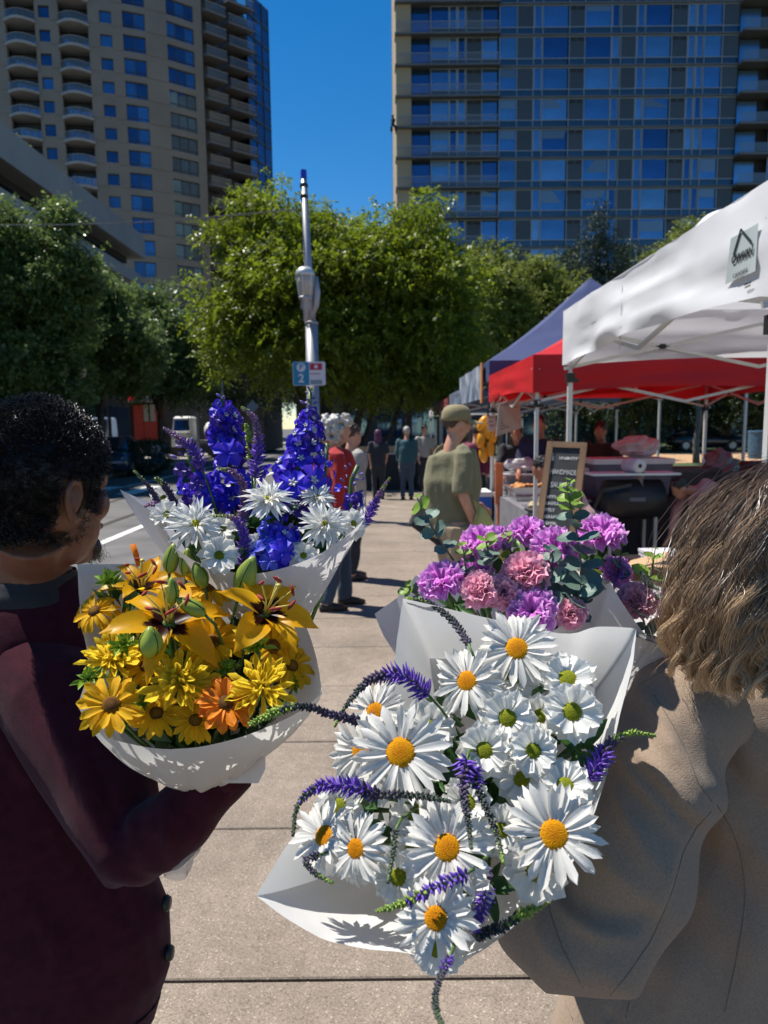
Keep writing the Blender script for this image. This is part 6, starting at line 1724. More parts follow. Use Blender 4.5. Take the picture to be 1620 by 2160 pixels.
for px, py, dia, nx, ny, lift, lab in rounds:
    d = d1(py, lift); R = dia * d / FPX / 2
    ray_flower('chrysanthemum', lab, fl(px, py, d, nx, ny, rnd.uniform(0, 6)), R, [(13, 1.0, .08, -.001, .5), (12, .86, .32, .0015, .5)], M_gdisc, GR, A1, K_round, M_pwc, dome=.4, dr=.33)
def sp(label, pts, w, k, lift=.06, apex=A1, **kw):
    spike(label, [(a, b, d1(b, lift + c)) for a, b, c in pts], w, k, 'purple spikes in the front bouquet', apex, **kw)
sp('dark spike lying over the top left corner of the paper', [(858, 1263, -.07), (905, 1272, -.07), (955, 1310, -.05), (988, 1358, -.02)], [8, 15, 18, 20], 'gkkd')
sp('arching spike with purple end above the largest left daisy', [(706, 1532, 0), (735, 1482, .01), (785, 1432, .01), (850, 1425, .01), (905, 1468, -.01)], [6, 14, 24, 44, 46], 'gkdpp')
sp('long green tipped spike reaching over the yellow bouquet edge', [(528, 1528, .06), (580, 1503, .06), (640, 1490, .05), (700, 1508, .03), (760, 1522, .0)], [12, 24, 20, 24, 26], 'ggkdd')
sp('hooked spike with purple middle at the far left', [(618, 1762, .01), (630, 1695, .02), (680, 1657, .02), (745, 1660, .02), (800, 1678, .01)], [8, 16, 28, 44, 34], 'kkppd')
sp('dark spike pointing right above the lower middle daisy', [(948, 1690, .03), (895, 1680, .03), (840, 1676, .02), (790, 1678, .01)], [10, 20, 22, 24], 'kkkd')
sp('spike with purple head hanging straight down in the middle', [(994, 1790, .04), (988, 1735, .04), (978, 1670, .04), (985, 1600, .03)], [8, 17, 24, 52], 'kkdp')
sp('second dark spike hanging beside the straight one', [(1062, 1820, .03), (1045, 1750, .03), (1015, 1680, .03), (995, 1618, .02)], [8, 18, 22, 40], 'gkkp')
sp('purple spike with bright green tip at the right paper edge', [(1382, 1552, .0), (1325, 1546, .0), (1285, 1572, .0), (1265, 1605, .0), (1240, 1650, -.01)], [8, 18, 30, 42, 46], 'ggdpp', lift=.03)
sp('spike lying across the lowest daisy with green tip', [(795, 1922, .02), (850, 1905, .02), (910, 1876, .02), (985, 1842, .01)], [8, 22, 26, 34], 'ggpp')
sp('small curled spike under the two left daisies', [(702, 1862, .0), (665, 1842, .0), (645, 1815, .0), (675, 1803, -.01)], [6, 15, 18, 20], 'gkdd')
sp('dark spike dangling below the paper edge', [(938, 2175, .08), (918, 2120, .07), (925, 2070, .06), (948, 2020, .03)], [14, 18, 18, 22], 'kkdp', lift=.03)
sp('bright green spike inside the lower right paper edge', [(1168, 1893, .0), (1110, 1925, .0), (1055, 1955, .0), (1000, 1975, -.01)], [8, 26, 28, 30], 'ggkk', lift=.0)
sp('dark drooping spike left of the lower middle daisy', [(818, 1862, .03), (828, 1805, .03), (835, 1750, .02)], [7, 15, 18], 'kkk')
sp('purple spike deep in the shade by the lowest daisy', [(1000, 1960, .0), (1020, 1900, .0), (1025, 1830, -.01)], [20, 34, 36], 'ppd', lift=.01)
filler('', [(1215, 1590, d1(1590, .01), 'dark leaf sprig behind the right purple spike'), (1145, 1455, d1(1455, -.01), 'dark leaf sprig right of the topmost daisy'), (905, 1640, d1(1640, -.01), 'leaf sprig under the largest left daisy'), (830, 1760, d1(1760, 0), 'leaf sprig beside the narrow daisies'),
            (1030, 1860, d1(1860, -.02), 'dark leaf sprig in the lower hollow'), (960, 1560, d1(1560, -.02), 'leaf sprig between the left and middle flowers'), (760, 1690, d1(1690, -.02), 'leaf sprig behind the left purple spike'),
            (1090, 1700, d1(1700, -.03), 'leaf sprig deep behind the right daisies'), (940, 1720, d1(1720, -.03), 'leaf sprig deep in the middle')], A1, 'leaf sprigs in the front bouquet', 6, .04)

# ================================================================== YELLOW BOUQUET
A2 = P(420, 1650, 1.05)
rim2 = [(163, 1490, .945), (163, 1490, .945), (205, 1545, .91), (290, 1572, .885), (380, 1580, .875), (470, 1566, .875), (560, 1536, .885), (630, 1502, .90), (680, 1462, .92), (680, 1462, .92), (668, 1390, .97), (640, 1310, 1.02), (590, 1245, 1.06), (480, 1205, 1.10), (340, 1190, 1.11), (220, 1190, 1.09), (163, 1190, 1.06), (163, 1190, 1.06), (170, 1300, 1.02), (185, 1400, .98)]
w2 = empty('bouquet_wrap', A2, 'white paper sleeve around the yellow bouquet held by the man', 'paper wrap')
mb, R2, C2, g2 = sleeve(rim2, A2, p=1.35, neck=.13)
mb.build('paper', M_paper, w2, smooth=True)
mb = MB(); pts = [(560, 1530), (557, 1615), (535, 1650), (485, 1656), (470, 1600)]
c4 = [P(x, y, .985) for x, y in pts]
mb.grid([[P(470 + (560-470)*j/6 + (6 if j == 6 else 0) * 0, 1540 + (112 - 30 * (j > 5)) * i / 6, .985 + .02 * math.sin(j * .7) - .012 * i / 6) for j in range(7)] for i in range(7)]); mb.build('tail_fold', M_paperp, w2, smooth=True)
mb = MB(); mb.tube([A2 + (C2 - A2) * t for t in (-.4, -.1, .12)], [.018, .022, .028], 12); mb.build('stem_bundle', M_stem, w2, smooth=True)
mb = MB(); rr = []
for i in range(6):      # clear cellophane tail under the wrist
    t = i / 5; c = P(375, 1760 + 90 * t, 1.03); w_ = .028 * (1 - .6 * t) + .004
    rr.append([c + V(math.cos(a) * w_ * (1 + .3 * math.sin(3 * a + i)), math.sin(a) * w_ * .6, 0) for a in [k * math.pi / 6 for k in range(12)]])
mb.rings(rr, cap=False); mb.build('cellophane', mat('cellophane', (.6, .56, .55), .08, alpha=.45, spec=.9), w2, smooth=True)
def d2(py, lift=.0): return .875 + (1580 - py) * .00058 - lift
GY = 'yellow heliopsis blooms in the yellow bouquet'
lily('open orange lily with dark throat at the left of the yellow bouquet', fl(355, 1315, d2(1312, .11), -.1, .6, 0), 132 * d2(1312, .11) / FPX, A2, .08, seed=.25)
lily('orange lily opening to the right with red anthers', fl(560, 1295, d2(1300, .09), .5, .5, 0), 116 * d2(1300, .09) / FPX, A2, -.05, seed=.6)
lily('orange lily behind at the top left of the yellow bouquet', fl(300, 1245, d2(1245, .0), -.1, 1.3, 0), 92 * d2(1245) / FPX, A2, -.3, seed=.1)
for px, py, dia, nx, ny, lift, lab, ks, m_, g_ in (
  (447, 1355, 146, .02, .3, .07, 'yellow bloom with brown eye in the middle of the yellow bouquet', K_hel, M_py, GY), (235, 1488, 150, -.15, .05, .06, 'yellow bloom at the lower left paper edge', K_hel, M_py, GY),
  (476, 1484, 138, .05, .15, .06, 'orange ruffled bloom with brown eye near the front paper edge', K_helo, M_po, GY), (440, 1238, 126, 0, .35, .08, 'yellow bloom behind the upper lily buds', K_hel, M_py, GY),
  (575, 1365, 136, .6, .15, .04, 'yellow bloom under the right lily', K_hel, M_py, GY), (200, 1290, 108, -.6, .3, .02, 'yellow bloom at the far left under the green cluster', K_hel, M_py, GY), (310, 1405, 120, -.2, .2, .02, 'yellow bloom half hidden behind the fat bud', K_hel, M_py, GY), (540, 1330, 96, .2, .4, .0, 'small yellow bloom between the lilies and the right bloom', K_hel, M_py, GY), (255, 1320, 100, -.2, .5, .0, 'yellow bloom behind the left lily petals', K_hel, M_py, GY), (330, 1505, 116, 0, .1, .03, 'yellow bloom low under the lemon spider one', K_hel, M_py, GY), (480, 1290, 100, .1, .5, -.01, 'yellow bloom deep between the two lilies', K_hel, M_py, GY), (615, 1405, 112, .5, .2, .02, 'yellow bloom at the right paper fold', K_hel, M_py, GY), (412, 1520, 110, 0, .1, .03, 'yellow bloom beside the orange ruffled one', K_hel, M_py, GY)):
    d = d2(py, lift); R = dia * d / FPX / 2
    ray_flower('heliopsis', lab, fl(px, py, d, nx, ny, rnd.uniform(0, 6)), R, [(14, 1.0, .05, -.001, .5), (13, .88, .2, .0015, .6)], M_bdisc, g_, A2, ks, m_, dome=.5, dr=.27)
for px, py, dia, nx, ny, lift, lab in ((380, 1440, 172, 0, .2, .065, 'lemon spider chrysanthemum in the lower middle'), (552, 1455, 160, .15, .2, .06, 'lemon spider chrysanthemum at the lower right'), (238, 1395, 148, -.3, .3, .03, 'lemon spider chrysanthemum at the left edge')):
    d = d2(py, lift); R = dia * d / FPX / 2
    ray_flower('spider_chrysanthemum', lab, fl(px, py, d, nx, ny, 0), R, [(15, 1.0, .12, -.002, .8), (14, .85, .42, .001, .8), (12, .62, .75, .004, .8), (9, .42, 1.05, .006, .8)], M_ydisc, 'lemon spider chrysanthemums', A2, K_spid, M_pm, dome=.5, dr=.17)
for px, py, w_, h_, tl, lift, lab in ((362, 1178, 32, 66, 12, .10, 'slim green lily bud at the top left of the buds'), (394, 1186, 30, 62, 6, .10, 'upright lily bud second from the top left'), (421, 1213, 34, 58, -18, .12, 'lily bud leaning left over the upper yellow bloom'), (362, 1247, 30, 60, 2, .16, 'lily bud in front of the left lily'),
                          (402, 1280, 34, 70, -58, .14, 'lily bud lying almost flat in the middle'), (521, 1213, 46, 88, 22, .12, 'largest lily bud leaning right'), (317, 1354, 50, 68, 2, .13, 'fat short lily bud below the left lily')):
    bud(lab, px, py, d2(py, lift), w_, h_, tl, A2)
for px, py, r_p, lift, lab in ((229, 1232, 38, .03, 'green bud cluster at the top left of the yellow bouquet'), (258, 1366, 40, .07, 'green bud cluster beside the fat bud'), (186, 1437, 36, .04, 'green bud cluster sticking out left over the maroon sweater'), (303, 1484, 36, .04, 'green bud cluster at the lower left middle'), (546, 1370, 34, .08, 'green bud cluster in front of the right bloom'), (478, 1412, 28, .05, 'dark green bud cluster between the two lower blooms'), (618, 1448, 34, .0, 'green bud cluster at the right paper fold')):
    bract_cluster(lab, px, py, d2(py, lift), r_p, A2)
for px, py, lift, lab in ((515, 1345, .09, 'tiny yellow blossoms beside the middle bloom'), (335, 1425, .03, 'tiny yellow blossoms under the fat bud'), (290, 1330, .04, 'tiny yellow blossoms left of the fat bud')):
    bract_cluster(lab, px, py, d2(py, lift), 30, A2, M_pm, 22, 'tiny yellow blossoms')
filler('', [(x, y, d2(y, -.02), l) for x, y, l in ((330, 1480, 'leaf sprig left of the lower spider bloom'), (500, 1300, 'leaf sprig between the two lilies'),
            (460, 1290, 'leaf sprig behind the flat bud'), (250, 1440, 'leaf sprig behind the left blooms'), (400, 1370, 'leaf sprig behind the middle bloom'))], A2, 'leaf sprigs in the yellow bouquet', 7, .045)
# orange straw like petal sticking up at the top left
mb = MB(); a_, b_ = P(292, 1195, d2(1200)), P(280, 1148, d2(1200)); mb.tube([a_, (a_ + b_) / 2 + V(.001, 0, 0), b_], [.003, .0045, .0048], 8); tag(mb.build('rolled_petal', M_po, smooth=True), 'rolled orange petal tip sticking up at the top left', 'petal')

# ================================================================== BLUE BOUQUET
A3 = P(555, 1410, 1.10)
rim3 = [(252, 1032, 1.16), (252, 1032, 1.16), (300, 1065, 1.10), (342, 1100, 1.05), (365, 1150, 1.0), (430, 1192, .975), (500, 1208, .965), (560, 1207, .96), (650, 1180, .965), (715, 1142, .98), (757, 1108, 1.0), (770, 1085, 1.03), (768, 1035, 1.06), (768, 1035, 1.06), (735, 1075, 1.12), (660, 1060, 1.22), (550, 1040, 1.26), (430, 1040, 1.26), (330, 1060, 1.22)]
w3 = empty('bouquet_wrap', A3, 'white paper sleeve around the blue delphinium bouquet', 'paper wrap')
mb, R3, C3, g3 = sleeve(rim3, A3, p=1.15, neck=.1)
mb.build('paper', M_paperp, w3, smooth=True)
mb = MB(); mb.tube([A3 + (C3 - A3) * t for t in (-.18, -.05, .12)], [.018, .022, .028], 12); mb.build('stem_bundle', M_stem, w3, smooth=True)
# fold line on the sleeve: second sheet edge
M_dB = mat('delphinium_blue', (.055, .035, .62), .5, var=.3, scale=70, trans=.3, rvar=.22, tcol=(.12, .06, .8)); M_dL = mat('delphinium_sky', (.10, .13, .72), .5, var=.25, scale=70, trans=.35, rvar=.15); M_dP = mat('delphinium_bud', (.17, .12, .34), .5, var=.3, scale=60, rvar=.25); M_dV = mat('delphinium_violet', (.075, .025, .30), .5, var=.3, scale=70, trans=.3, rvar=.25); M_bee = mat('delphinium_bee', (.62, .58, .55), .6, var=.15)
def floret_mesh(key, m, n=5, rr=1.0, ruf=.0):
    if key in PM: return PM[key]
    out = []
    for v_ in range(3):
        mb = MB()
        for k in range(n):
            a = 2 * math.pi * k / n + v_; pm_ = petal(1, .78, p_round, rise=.55, droop=.35 + .2 * v_, cup=.35, nu=4, nv=3, ruffle=.12 + ruf, seed=k + v_)
            b0_ = len(mb.v); M_ = Matrix.Rotation(a, 3, 'Z')
            for p in pm_.v: mb.vert(M_ @ (Vector(p) + V(.04, 0, 0)))
            for f in pm_.f: mb.face([i + b0_ for i in f])
        out.append(mb.mesh('floret', m, True))
    PM[key] = out; return out
mbb = MB()
for k in range(5):
    a = 2 * math.pi * k / 5; mbb.tube([(0, 0, .02), (math.cos(a) * .16, math.sin(a) * .16, .22), (math.cos(a) * .3, math.sin(a) * .3, .3)], [.05, .10, .04], 5)
BEE = mbb.mesh('bee', M_bee, True)
mbb = MB(); mbb.ell((0, 0, 0), (.3, .3, .55), 8, 7); mbb.tube([(0, 0, -.4), (.12, 0, -.9)], [.1, .03], 5); BUD = mbb.mesh('flower_bud', M_dP, True)
def delph(label, pts, wpx, sizes, budfrac, n, m, apex, bee=.6):
    """pts from top to base (px, py, d)"""
    W = [P(*p) for p in pts]; k_ = len(W)
    root = empty('delphinium', W[-1], label, 'flower spike', 'delphinium spikes in the blue bouquet')
    tb = MB(); tb.tube(W, .0035, 6); tb.build('stem', M_stem, root, smooth=True)
    fm = floret_mesh('fl' + m.name, m); fm2 = floret_mesh('flV' + m.name, M_dV if m is M_dB else M_dB); off = wloc(root)
    for q in range(n):
        f = (q + .5) / n; s_ = f * (k_ - 1); i = min(k_ - 2, int(s_)); t = s_ - i
        c = W[i].lerp(W[i+1], t); d = pts[i][2]; w = (wpx[i] * (1-t) + wpx[i+1] * t) * d / FPX / 2; sz = (sizes[i] * (1-t) + sizes[i+1] * t) * d / FPX / 2
        tg = (W[i+1] - W[i]).normalized(); o = Matrix.Rotation(q * 2.399 + rnd.uniform(-.3, .3), 3, tg) @ tg.orthogonal().normalized()
        w *= rnd.uniform(.4, 1.28); sz *= rnd.uniform(.75, 1.15); pos = c + o * max(0.004, (w - sz * .35)) + tg * rnd.uniform(-.5, .5) * sz
        ax = (o - tg * .25 + V(0, 0, .1)).normalized()
        if f < budfrac:
            inst('flower_bud', BUD, root, Matrix.Translation(pos - off) @ frame_from((o - tg * .5).normalized(), q).to_4x4() @ Matrix.Diagonal((sz * .8, sz * .8, sz * .9, 1)))
        else:
            fo = inst('floret', rnd.choice(fm if rnd.random() < .65 else fm2), root, Matrix.Translation(pos - off) @ frame_from(ax, q).to_4x4() @ Matrix.Diagonal((sz, sz, sz, 1)))
            if rnd.random() < bee: inst('bee', BEE, fo)
    tb = MB(); a = W[-1]; b = Vector(apex); tb.tube([a, a.lerp(b, .5) + (W[-1] - W[-2]).normalized() * .04, b], .0035, 6); tb.build('stem', M_stem, root, smooth=True)
delph('tall deep blue delphinium at the left of the blue bouquet', [(468, 838, 1.12), (470, 890, 1.12), (482, 960, 1.12), (500, 1090, 1.13)], [30, 66, 84, 110], [30, 46, 58, 66], .14, 46, M_dB, A3)
delph('tall delphinium with grey buds at its top below the parking sign', [(655, 818, 1.10), (652, 870, 1.10), (640, 940, 1.09), (622, 1010, 1.08), (612, 1110, 1.07)], [12, 44, 84, 118, 104], [18, 32, 52, 64, 66], .24, 50, M_dB, A3, bee=.8)
delph('loose violet delphinium leaning out left over the road', [(395, 925, 1.10), (402, 975, 1.10), (425, 1030, 1.10), (455, 1075, 1.11)], [60, 84, 92, 80], [30, 34, 46, 52], .45, 30, M_dB, A3, bee=.4)
delph('short bright blue delphinium low in front of the blue bouquet', [(592, 1108, 1.01), (590, 1130, 1.0), (582, 1160, .99), (575, 1196, .99)], [60, 92, 100, 70], [36, 50, 58, 56], .14, 32, M_dL, A3, bee=.3)
delph('budding delphinium branch at the right edge of the blue bouquet', [(755, 982, 1.06), (742, 1010, 1.06), (738, 1050, 1.06), (745, 1095, 1.05)], [54, 62, 60, 50], [20, 24, 30, 36], .55, 24, M_dB, A3, bee=.1)
delph('thin budding stem behind the second delphinium', [(690, 935, 1.14), (688, 980, 1.14), (680, 1040, 1.14)], [22, 40, 40], [12, 18, 24], .5, 20, M_dB, A3, bee=.1)
GM = 'white chrysanthemums in the blue bouquet'
for px, py, dia, nx, ny, d, lab, dense in ((412, 1107, 136, .05, .65, .98, 'white chrysanthemum with yellow eye at the left of the blue bouquet', 0), (566, 1054, 128, 0, 1.25, 1.0, 'flat white chrysanthemum in the middle of the blue bouquet', 0), (668, 1050, 92, .2, 1.0, 1.04, 'white chrysanthemum behind at the right delphinium', 0), (683, 1108, 118, .2, .5, .99, 'full white chrysanthemum at the right paper edge', 1),
                         (462, 1172, 96, .1, .4, .97, 'white flower low between the blue and yellow bouquets', 2), (352, 1085, 70, -.4, .5, 1.06, 'white flower at the far left of the blue bouquet', 2), (640, 1172, 70, .1, .2, .985, 'white flower under the short delphinium', 2), (745, 1105, 70, .6, .4, 1.02, 'white flower at the right tip of the blue sleeve', 2), (545, 1150, 60, 0, .3, 1.0, 'small white flower left of the short delphinium', 2), (345, 1050, 60, -.3, .6, 1.12, 'white petals behind the left veronica spikes', 2), (470, 1115, 70, .1, .5, 1.03, 'white flower behind the left yellow eyed one', 2)):
    R = dia * d / FPX / 2; M_ = fl(px, py, d, nx, ny, rnd.uniform(0, 6))
    if dense == 2: ray_flower('chrysanthemum', lab, M_, R, [(11, 1, .2, -.001, .6), (10, .85, .5, .001, .6)], M_gdisc, GM, A3, K_round, M_pwc, dr=.25)
    else: ray_flower('chrysanthemum', lab, M_, R, [(16, 1.0, .05, -.002, .7), (15, .9, .2, .0, .7), (13, .6 if not dense else .75, .45, .002, .7), (12, .4 if not dense else .55, .8, .004, .8)] + ([(10, .36, 1.1, .006, .8)] if dense else []), M_ydisc, GM, A3, K_mumw, M_pwc, dr=.2, dome=.3)
def sp3(label, pts, w, k, apex=A3): spike(label, pts, w, k, 'veronica spikes in the blue bouquet', apex)
sp3('thin veronica spike reaching left over the road', [(284, 994, 1.1), (310, 1022, 1.1), (332, 1055, 1.1), (352, 1090, 1.1)], [6, 12, 15, 18], 'gddm')
sp3('short pale veronica spike beside the thin left one', [(330, 1008, 1.1), (350, 1030, 1.1), (372, 1065, 1.1)], [10, 18, 20], 'gdd')
sp3('mauve veronica spike curving between the two delphiniums', [(510, 860, 1.06), (533, 878, 1.06), (545, 915, 1.06), (543, 960, 1.06), (538, 1010, 1.06)], [8, 14, 18, 30, 34], 'gmmpp')
sp3('mauve veronica spike bending down at the left middle', [(467, 990, 1.03), (492, 996, 1.03), (512, 1020, 1.03), (514, 1060, 1.03), (508, 1110, 1.03)], [8, 16, 22, 24, 24], 'gmmmp')
sp3('lower mauve veronica spike ending above the lily buds', [(450, 1088, .99), (490, 1092, .99), (512, 1120, .99), (516, 1160, .99), (508, 1200, .99)], [7, 13, 20, 30, 34], 'gmppp')
sp3('veronica spike standing out at the right tip of the blue sleeve', [(822, 1008, 1.04), (802, 1040, 1.04), (785, 1075, 1.04), (762, 1112, 1.03)], [6, 13, 22, 28], 'gmpp')
sp3('veronica spike with purple base above the left delphinium buds', [(346, 904, 1.08), (380, 925, 1.08), (408, 950, 1.08), (425, 985, 1.08)], [8, 16, 26, 30], 'mmpp')
sp3('greenish veronica spike behind the middle one', [(518, 895, 1.08), (526, 930, 1.08), (530, 980, 1.08)], [8, 18, 20], 'ggd')
sp3('curled veronica tip left of the white eyed flower', [(305, 1068, 1.08), (325, 1063, 1.08), (345, 1072, 1.08), (360, 1090, 1.07)], [7, 14, 18, 22], 'mmmp')
filler('', [(x, y, 1.04, l) for x, y, l in ((500, 1150, 'dark leaf sprig above the lily buds'), (440, 1150, 'leaf sprig under the left yellow eyed flower'), (540, 1110, 'leaf sprig below the flat white flower'), (620, 1150, 'leaf sprig behind the short delphinium'), (590, 1080, 'leaf sprig behind the flat white flower'))], A3, 'leaf sprigs in the blue bouquet', 6, .045)

# ================================================================== PINK BOUQUET
A4 = P(1130, 1600, 1.16)
rim4 = [(790, 1295, 1.05), (790, 1295, 1.05), (835, 1372, .99), (960, 1390, .965), (1080, 1370, .96), (1175, 1326, .96), (1240, 1265, .97), (1287, 1228, .98), (1287, 1228, .98), (1325, 1290, .99), (1372, 1345, 1.0), (1440, 1345, 1.03), (1445, 1280, 1.1), (1400, 1240, 1.18), (1250, 1215, 1.25), (1050, 1205, 1.26), (950, 1210, 1.22), (876, 1214, 1.16), (876, 1214, 1.16), (850, 1250, 1.1)]
w4 = empty('bouquet_wrap', A4, 'pale paper sleeve around the pink carnation bouquet', 'paper wrap')
mb, R4, C4, g4 = sleeve(rim4, A4, p=1.2, neck=.1)
mb.build('paper', M_paperp, w4, smooth=True)
mb = MB(); mb.tube([A4 + (C4 - A4) * t for t in (-.35, -.1, .12)], [.018, .022, .028], 12); mb.build('stem_bundle', M_stem, w4, smooth=True)
def carn_mat(name, c, edge):
    m = mat(name, c, .55, var=.12, scale=60, trans=.48, rvar=.08, spec=.2)
    N = m.node_tree.nodes; L = m.node_tree.links; b = N['Principled BSDF']; src = b.inputs['Base Color'].links[0].from_socket
    tc = N.new('ShaderNodeTexCoord'); ln = N.new('ShaderNodeVectorMath'); ln.operation = 'LENGTH'; L.new(tc.outputs['Object'], ln.inputs[0])
    r = N.new('ShaderNodeValToRGB'); r.color_ramp.elements[0].position = .86; r.color_ramp.elements[0].color = (0, 0, 0, 1); r.color_ramp.elements[1].position = 1.0; r.color_ramp.elements[1].color = (1, 1, 1, 1); L.new(ln.outputs['Value'], r.inputs[0])
    mx = N.new('ShaderNodeMix'); mx.data_type = 'RGBA'; L.new(r.outputs[0], mx.inputs[0]); L.new(src, mx.inputs[6]); mx.inputs[7].default_value = edge + (1,); L.new(mx.outputs[2], b.inputs['Base Color'])
    return m
M_cv = carn_mat('carnation_violet', (.80, .30, .78), (.92, .66, .92)); M_cp = carn_mat('carnation_pink', (.72, .16, .33), (.80, .42, .52)); M_ck = carn_mat('peony_pink', (.92, .45, .58), (.94, .66, .74))
def carn_petal(m, key, ruf=.16, seedb=0):
    if key in PM: return PM[key]
    out = []
    for v_ in range(4):
        mb = MB(); g = []; nu, nv = 6, 12
        for i in range(nu + 1):
            t = i / nu; row = []
            half = .12 + .62 * t ** 1.2
            for j in range(nv + 1):
                s = 2 * j / nv - 1; a = s * half
                r = t * (1 - .08 * s * s) + (.05 * (1 if j % 2 else -1) * (t > .95)) + (.03 * math.sin(s * 17 + v_) * (t > .8))
                z = ruf * t ** 2 * math.sin(s * (6 + v_) + v_ * 1.7) + .06 * t ** 3 * math.sin(s * 15 + v_) + .15 * t - .12 * t * t
                row.append((r * math.cos(a), r * math.sin(a), z))
            g.append(row)
        mb.grid(g); out.append(mb.mesh('petal', m, True))
    PM[key] = out; return out
def carnation(label, px, py, dia, nx, ny, d, m, name='carnation', ruf=.16, layers=None):
    M = fl(px, py, d, nx, ny, rnd.uniform(0, 6)); root = froot(name, M, label, 'flower', 'carnations in the pink bouquet'); R = dia * .92 * d / FPX / 2
    ks = carn_petal(m, 'carn' + m.name, ruf * 1.35)
    for n, lf, pit, zo in layers or ((9, 1.05, .2, 0), (8, .98, .45, .04), (7, .86, .68, .08), (6, .7, .95, .1)):
        for k in range(n):
            a = 2 * math.pi * k / n + rnd.uniform(-.25, .25); sc = R * lf * rnd.uniform(.9, 1.1)
            inst('petal', rnd.choice(ks), root, Matrix.Rotation(a, 4, 'Z') @ Matrix.Translation((R * .04, 0, R * zo)) @ Matrix.Rotation(-pit + rnd.uniform(-.12, .12), 4, 'Y') @ Matrix.Rotation(rnd.uniform(-.25, .25), 4, 'X') @ Matrix.Diagonal((sc, sc, sc, 1)))
    mb = MB(); mb.lathe([(R * .1, -R * .75), (R * .2, -R * .7), (R * .27, -R * .3), (R * .3, R * .02), (R * .1, R * .04)], 10); inst('calyx', mb.mesh('calyx', M_lf, True), root)
    stem_to(root, M, A4, .003, back=R * .7)
for px, py, dia, nx, ny, d, lab in ((1015, 1150, 96, -.35, 1.2, 1.02, 'violet carnation at the left behind bright eucalyptus'), (1110, 1127, 84, 0, 1.3, 1.08, 'violet carnation highest in the middle left'), (1170, 1160, 104, -.05, .8, 1.03, 'violet carnation in the middle beside the eucalyptus stem'), (1268, 1130, 104, .15, 1.2, 1.05, 'violet carnation at the upper right'),
                        (935, 1232, 106, -.35, 1.1, 1.0, 'violet carnation lowest at the left edge'), (1000, 1212, 84, -.1, .6, 1.04, 'violet carnation half hidden behind the lowest left one'), (1298, 1207, 72, .5, .6, 1.06, 'small violet carnation above the paper tip'), (1122, 1292, 112, 0, .5, .965, 'violet carnation low against the daisy paper'), (1422, 1278, 78, .3, .5, 1.08, 'violet carnation by the brown hair'), (1050, 1140, 64, .2, .8, 1.05, 'violet petals right of the left carnation')):
    carnation(lab, px, py, dia, nx, ny, d, M_cv)
PE = ((8, 1.0, .45, 0), (8, .95, .8, .05), (7, .85, 1.1, .1), (6, .7, 1.35, .1))
for px, py, dia, nx, ny, d, lab in ((1110, 1220, 124, 0, .6, 1.02, 'pink peony like bloom in the centre'), (1015, 1250, 104, -.2, .5, 1.0, 'pink bloom low at the left centre'), (1062, 1255, 90, 0, .4, 1.0, 'pink bloom between the centre and left ones'), (1342, 1272, 92, .2, .4, 1.05, 'pink bloom behind the paper tip'), (1202, 1300, 90, .1, .3, .99, 'dusky pink bloom low at the right of the carnation paper')):
    carnation(lab, px, py, dia, nx, ny, d - .02, M_ck, 'pink_bloom', .08, PE)
for px, py, dia, d, lab in ((1262, 1205, 90, 1.07, 'white flower behind the dark eucalyptus leaves'), (1255, 1265, 70, 1.03, 'white flower under the eucalyptus stem'), (1150, 1200, 70, 1.05, 'white flower behind the pink peony bloom'), (1480, 1245, 90, 1.12, 'white flower half hidden by the brown hair')):
    R = dia * d / FPX / 2; ray_flower('chrysanthemum', lab, fl(px, py, d, .1, .5, 0), R, [(12, 1, .1, 0, .6), (10, .85, .4, .001, .6)], M_gdisc, 'white flowers in the pink bouquet', A4, K_round, M_pwc)
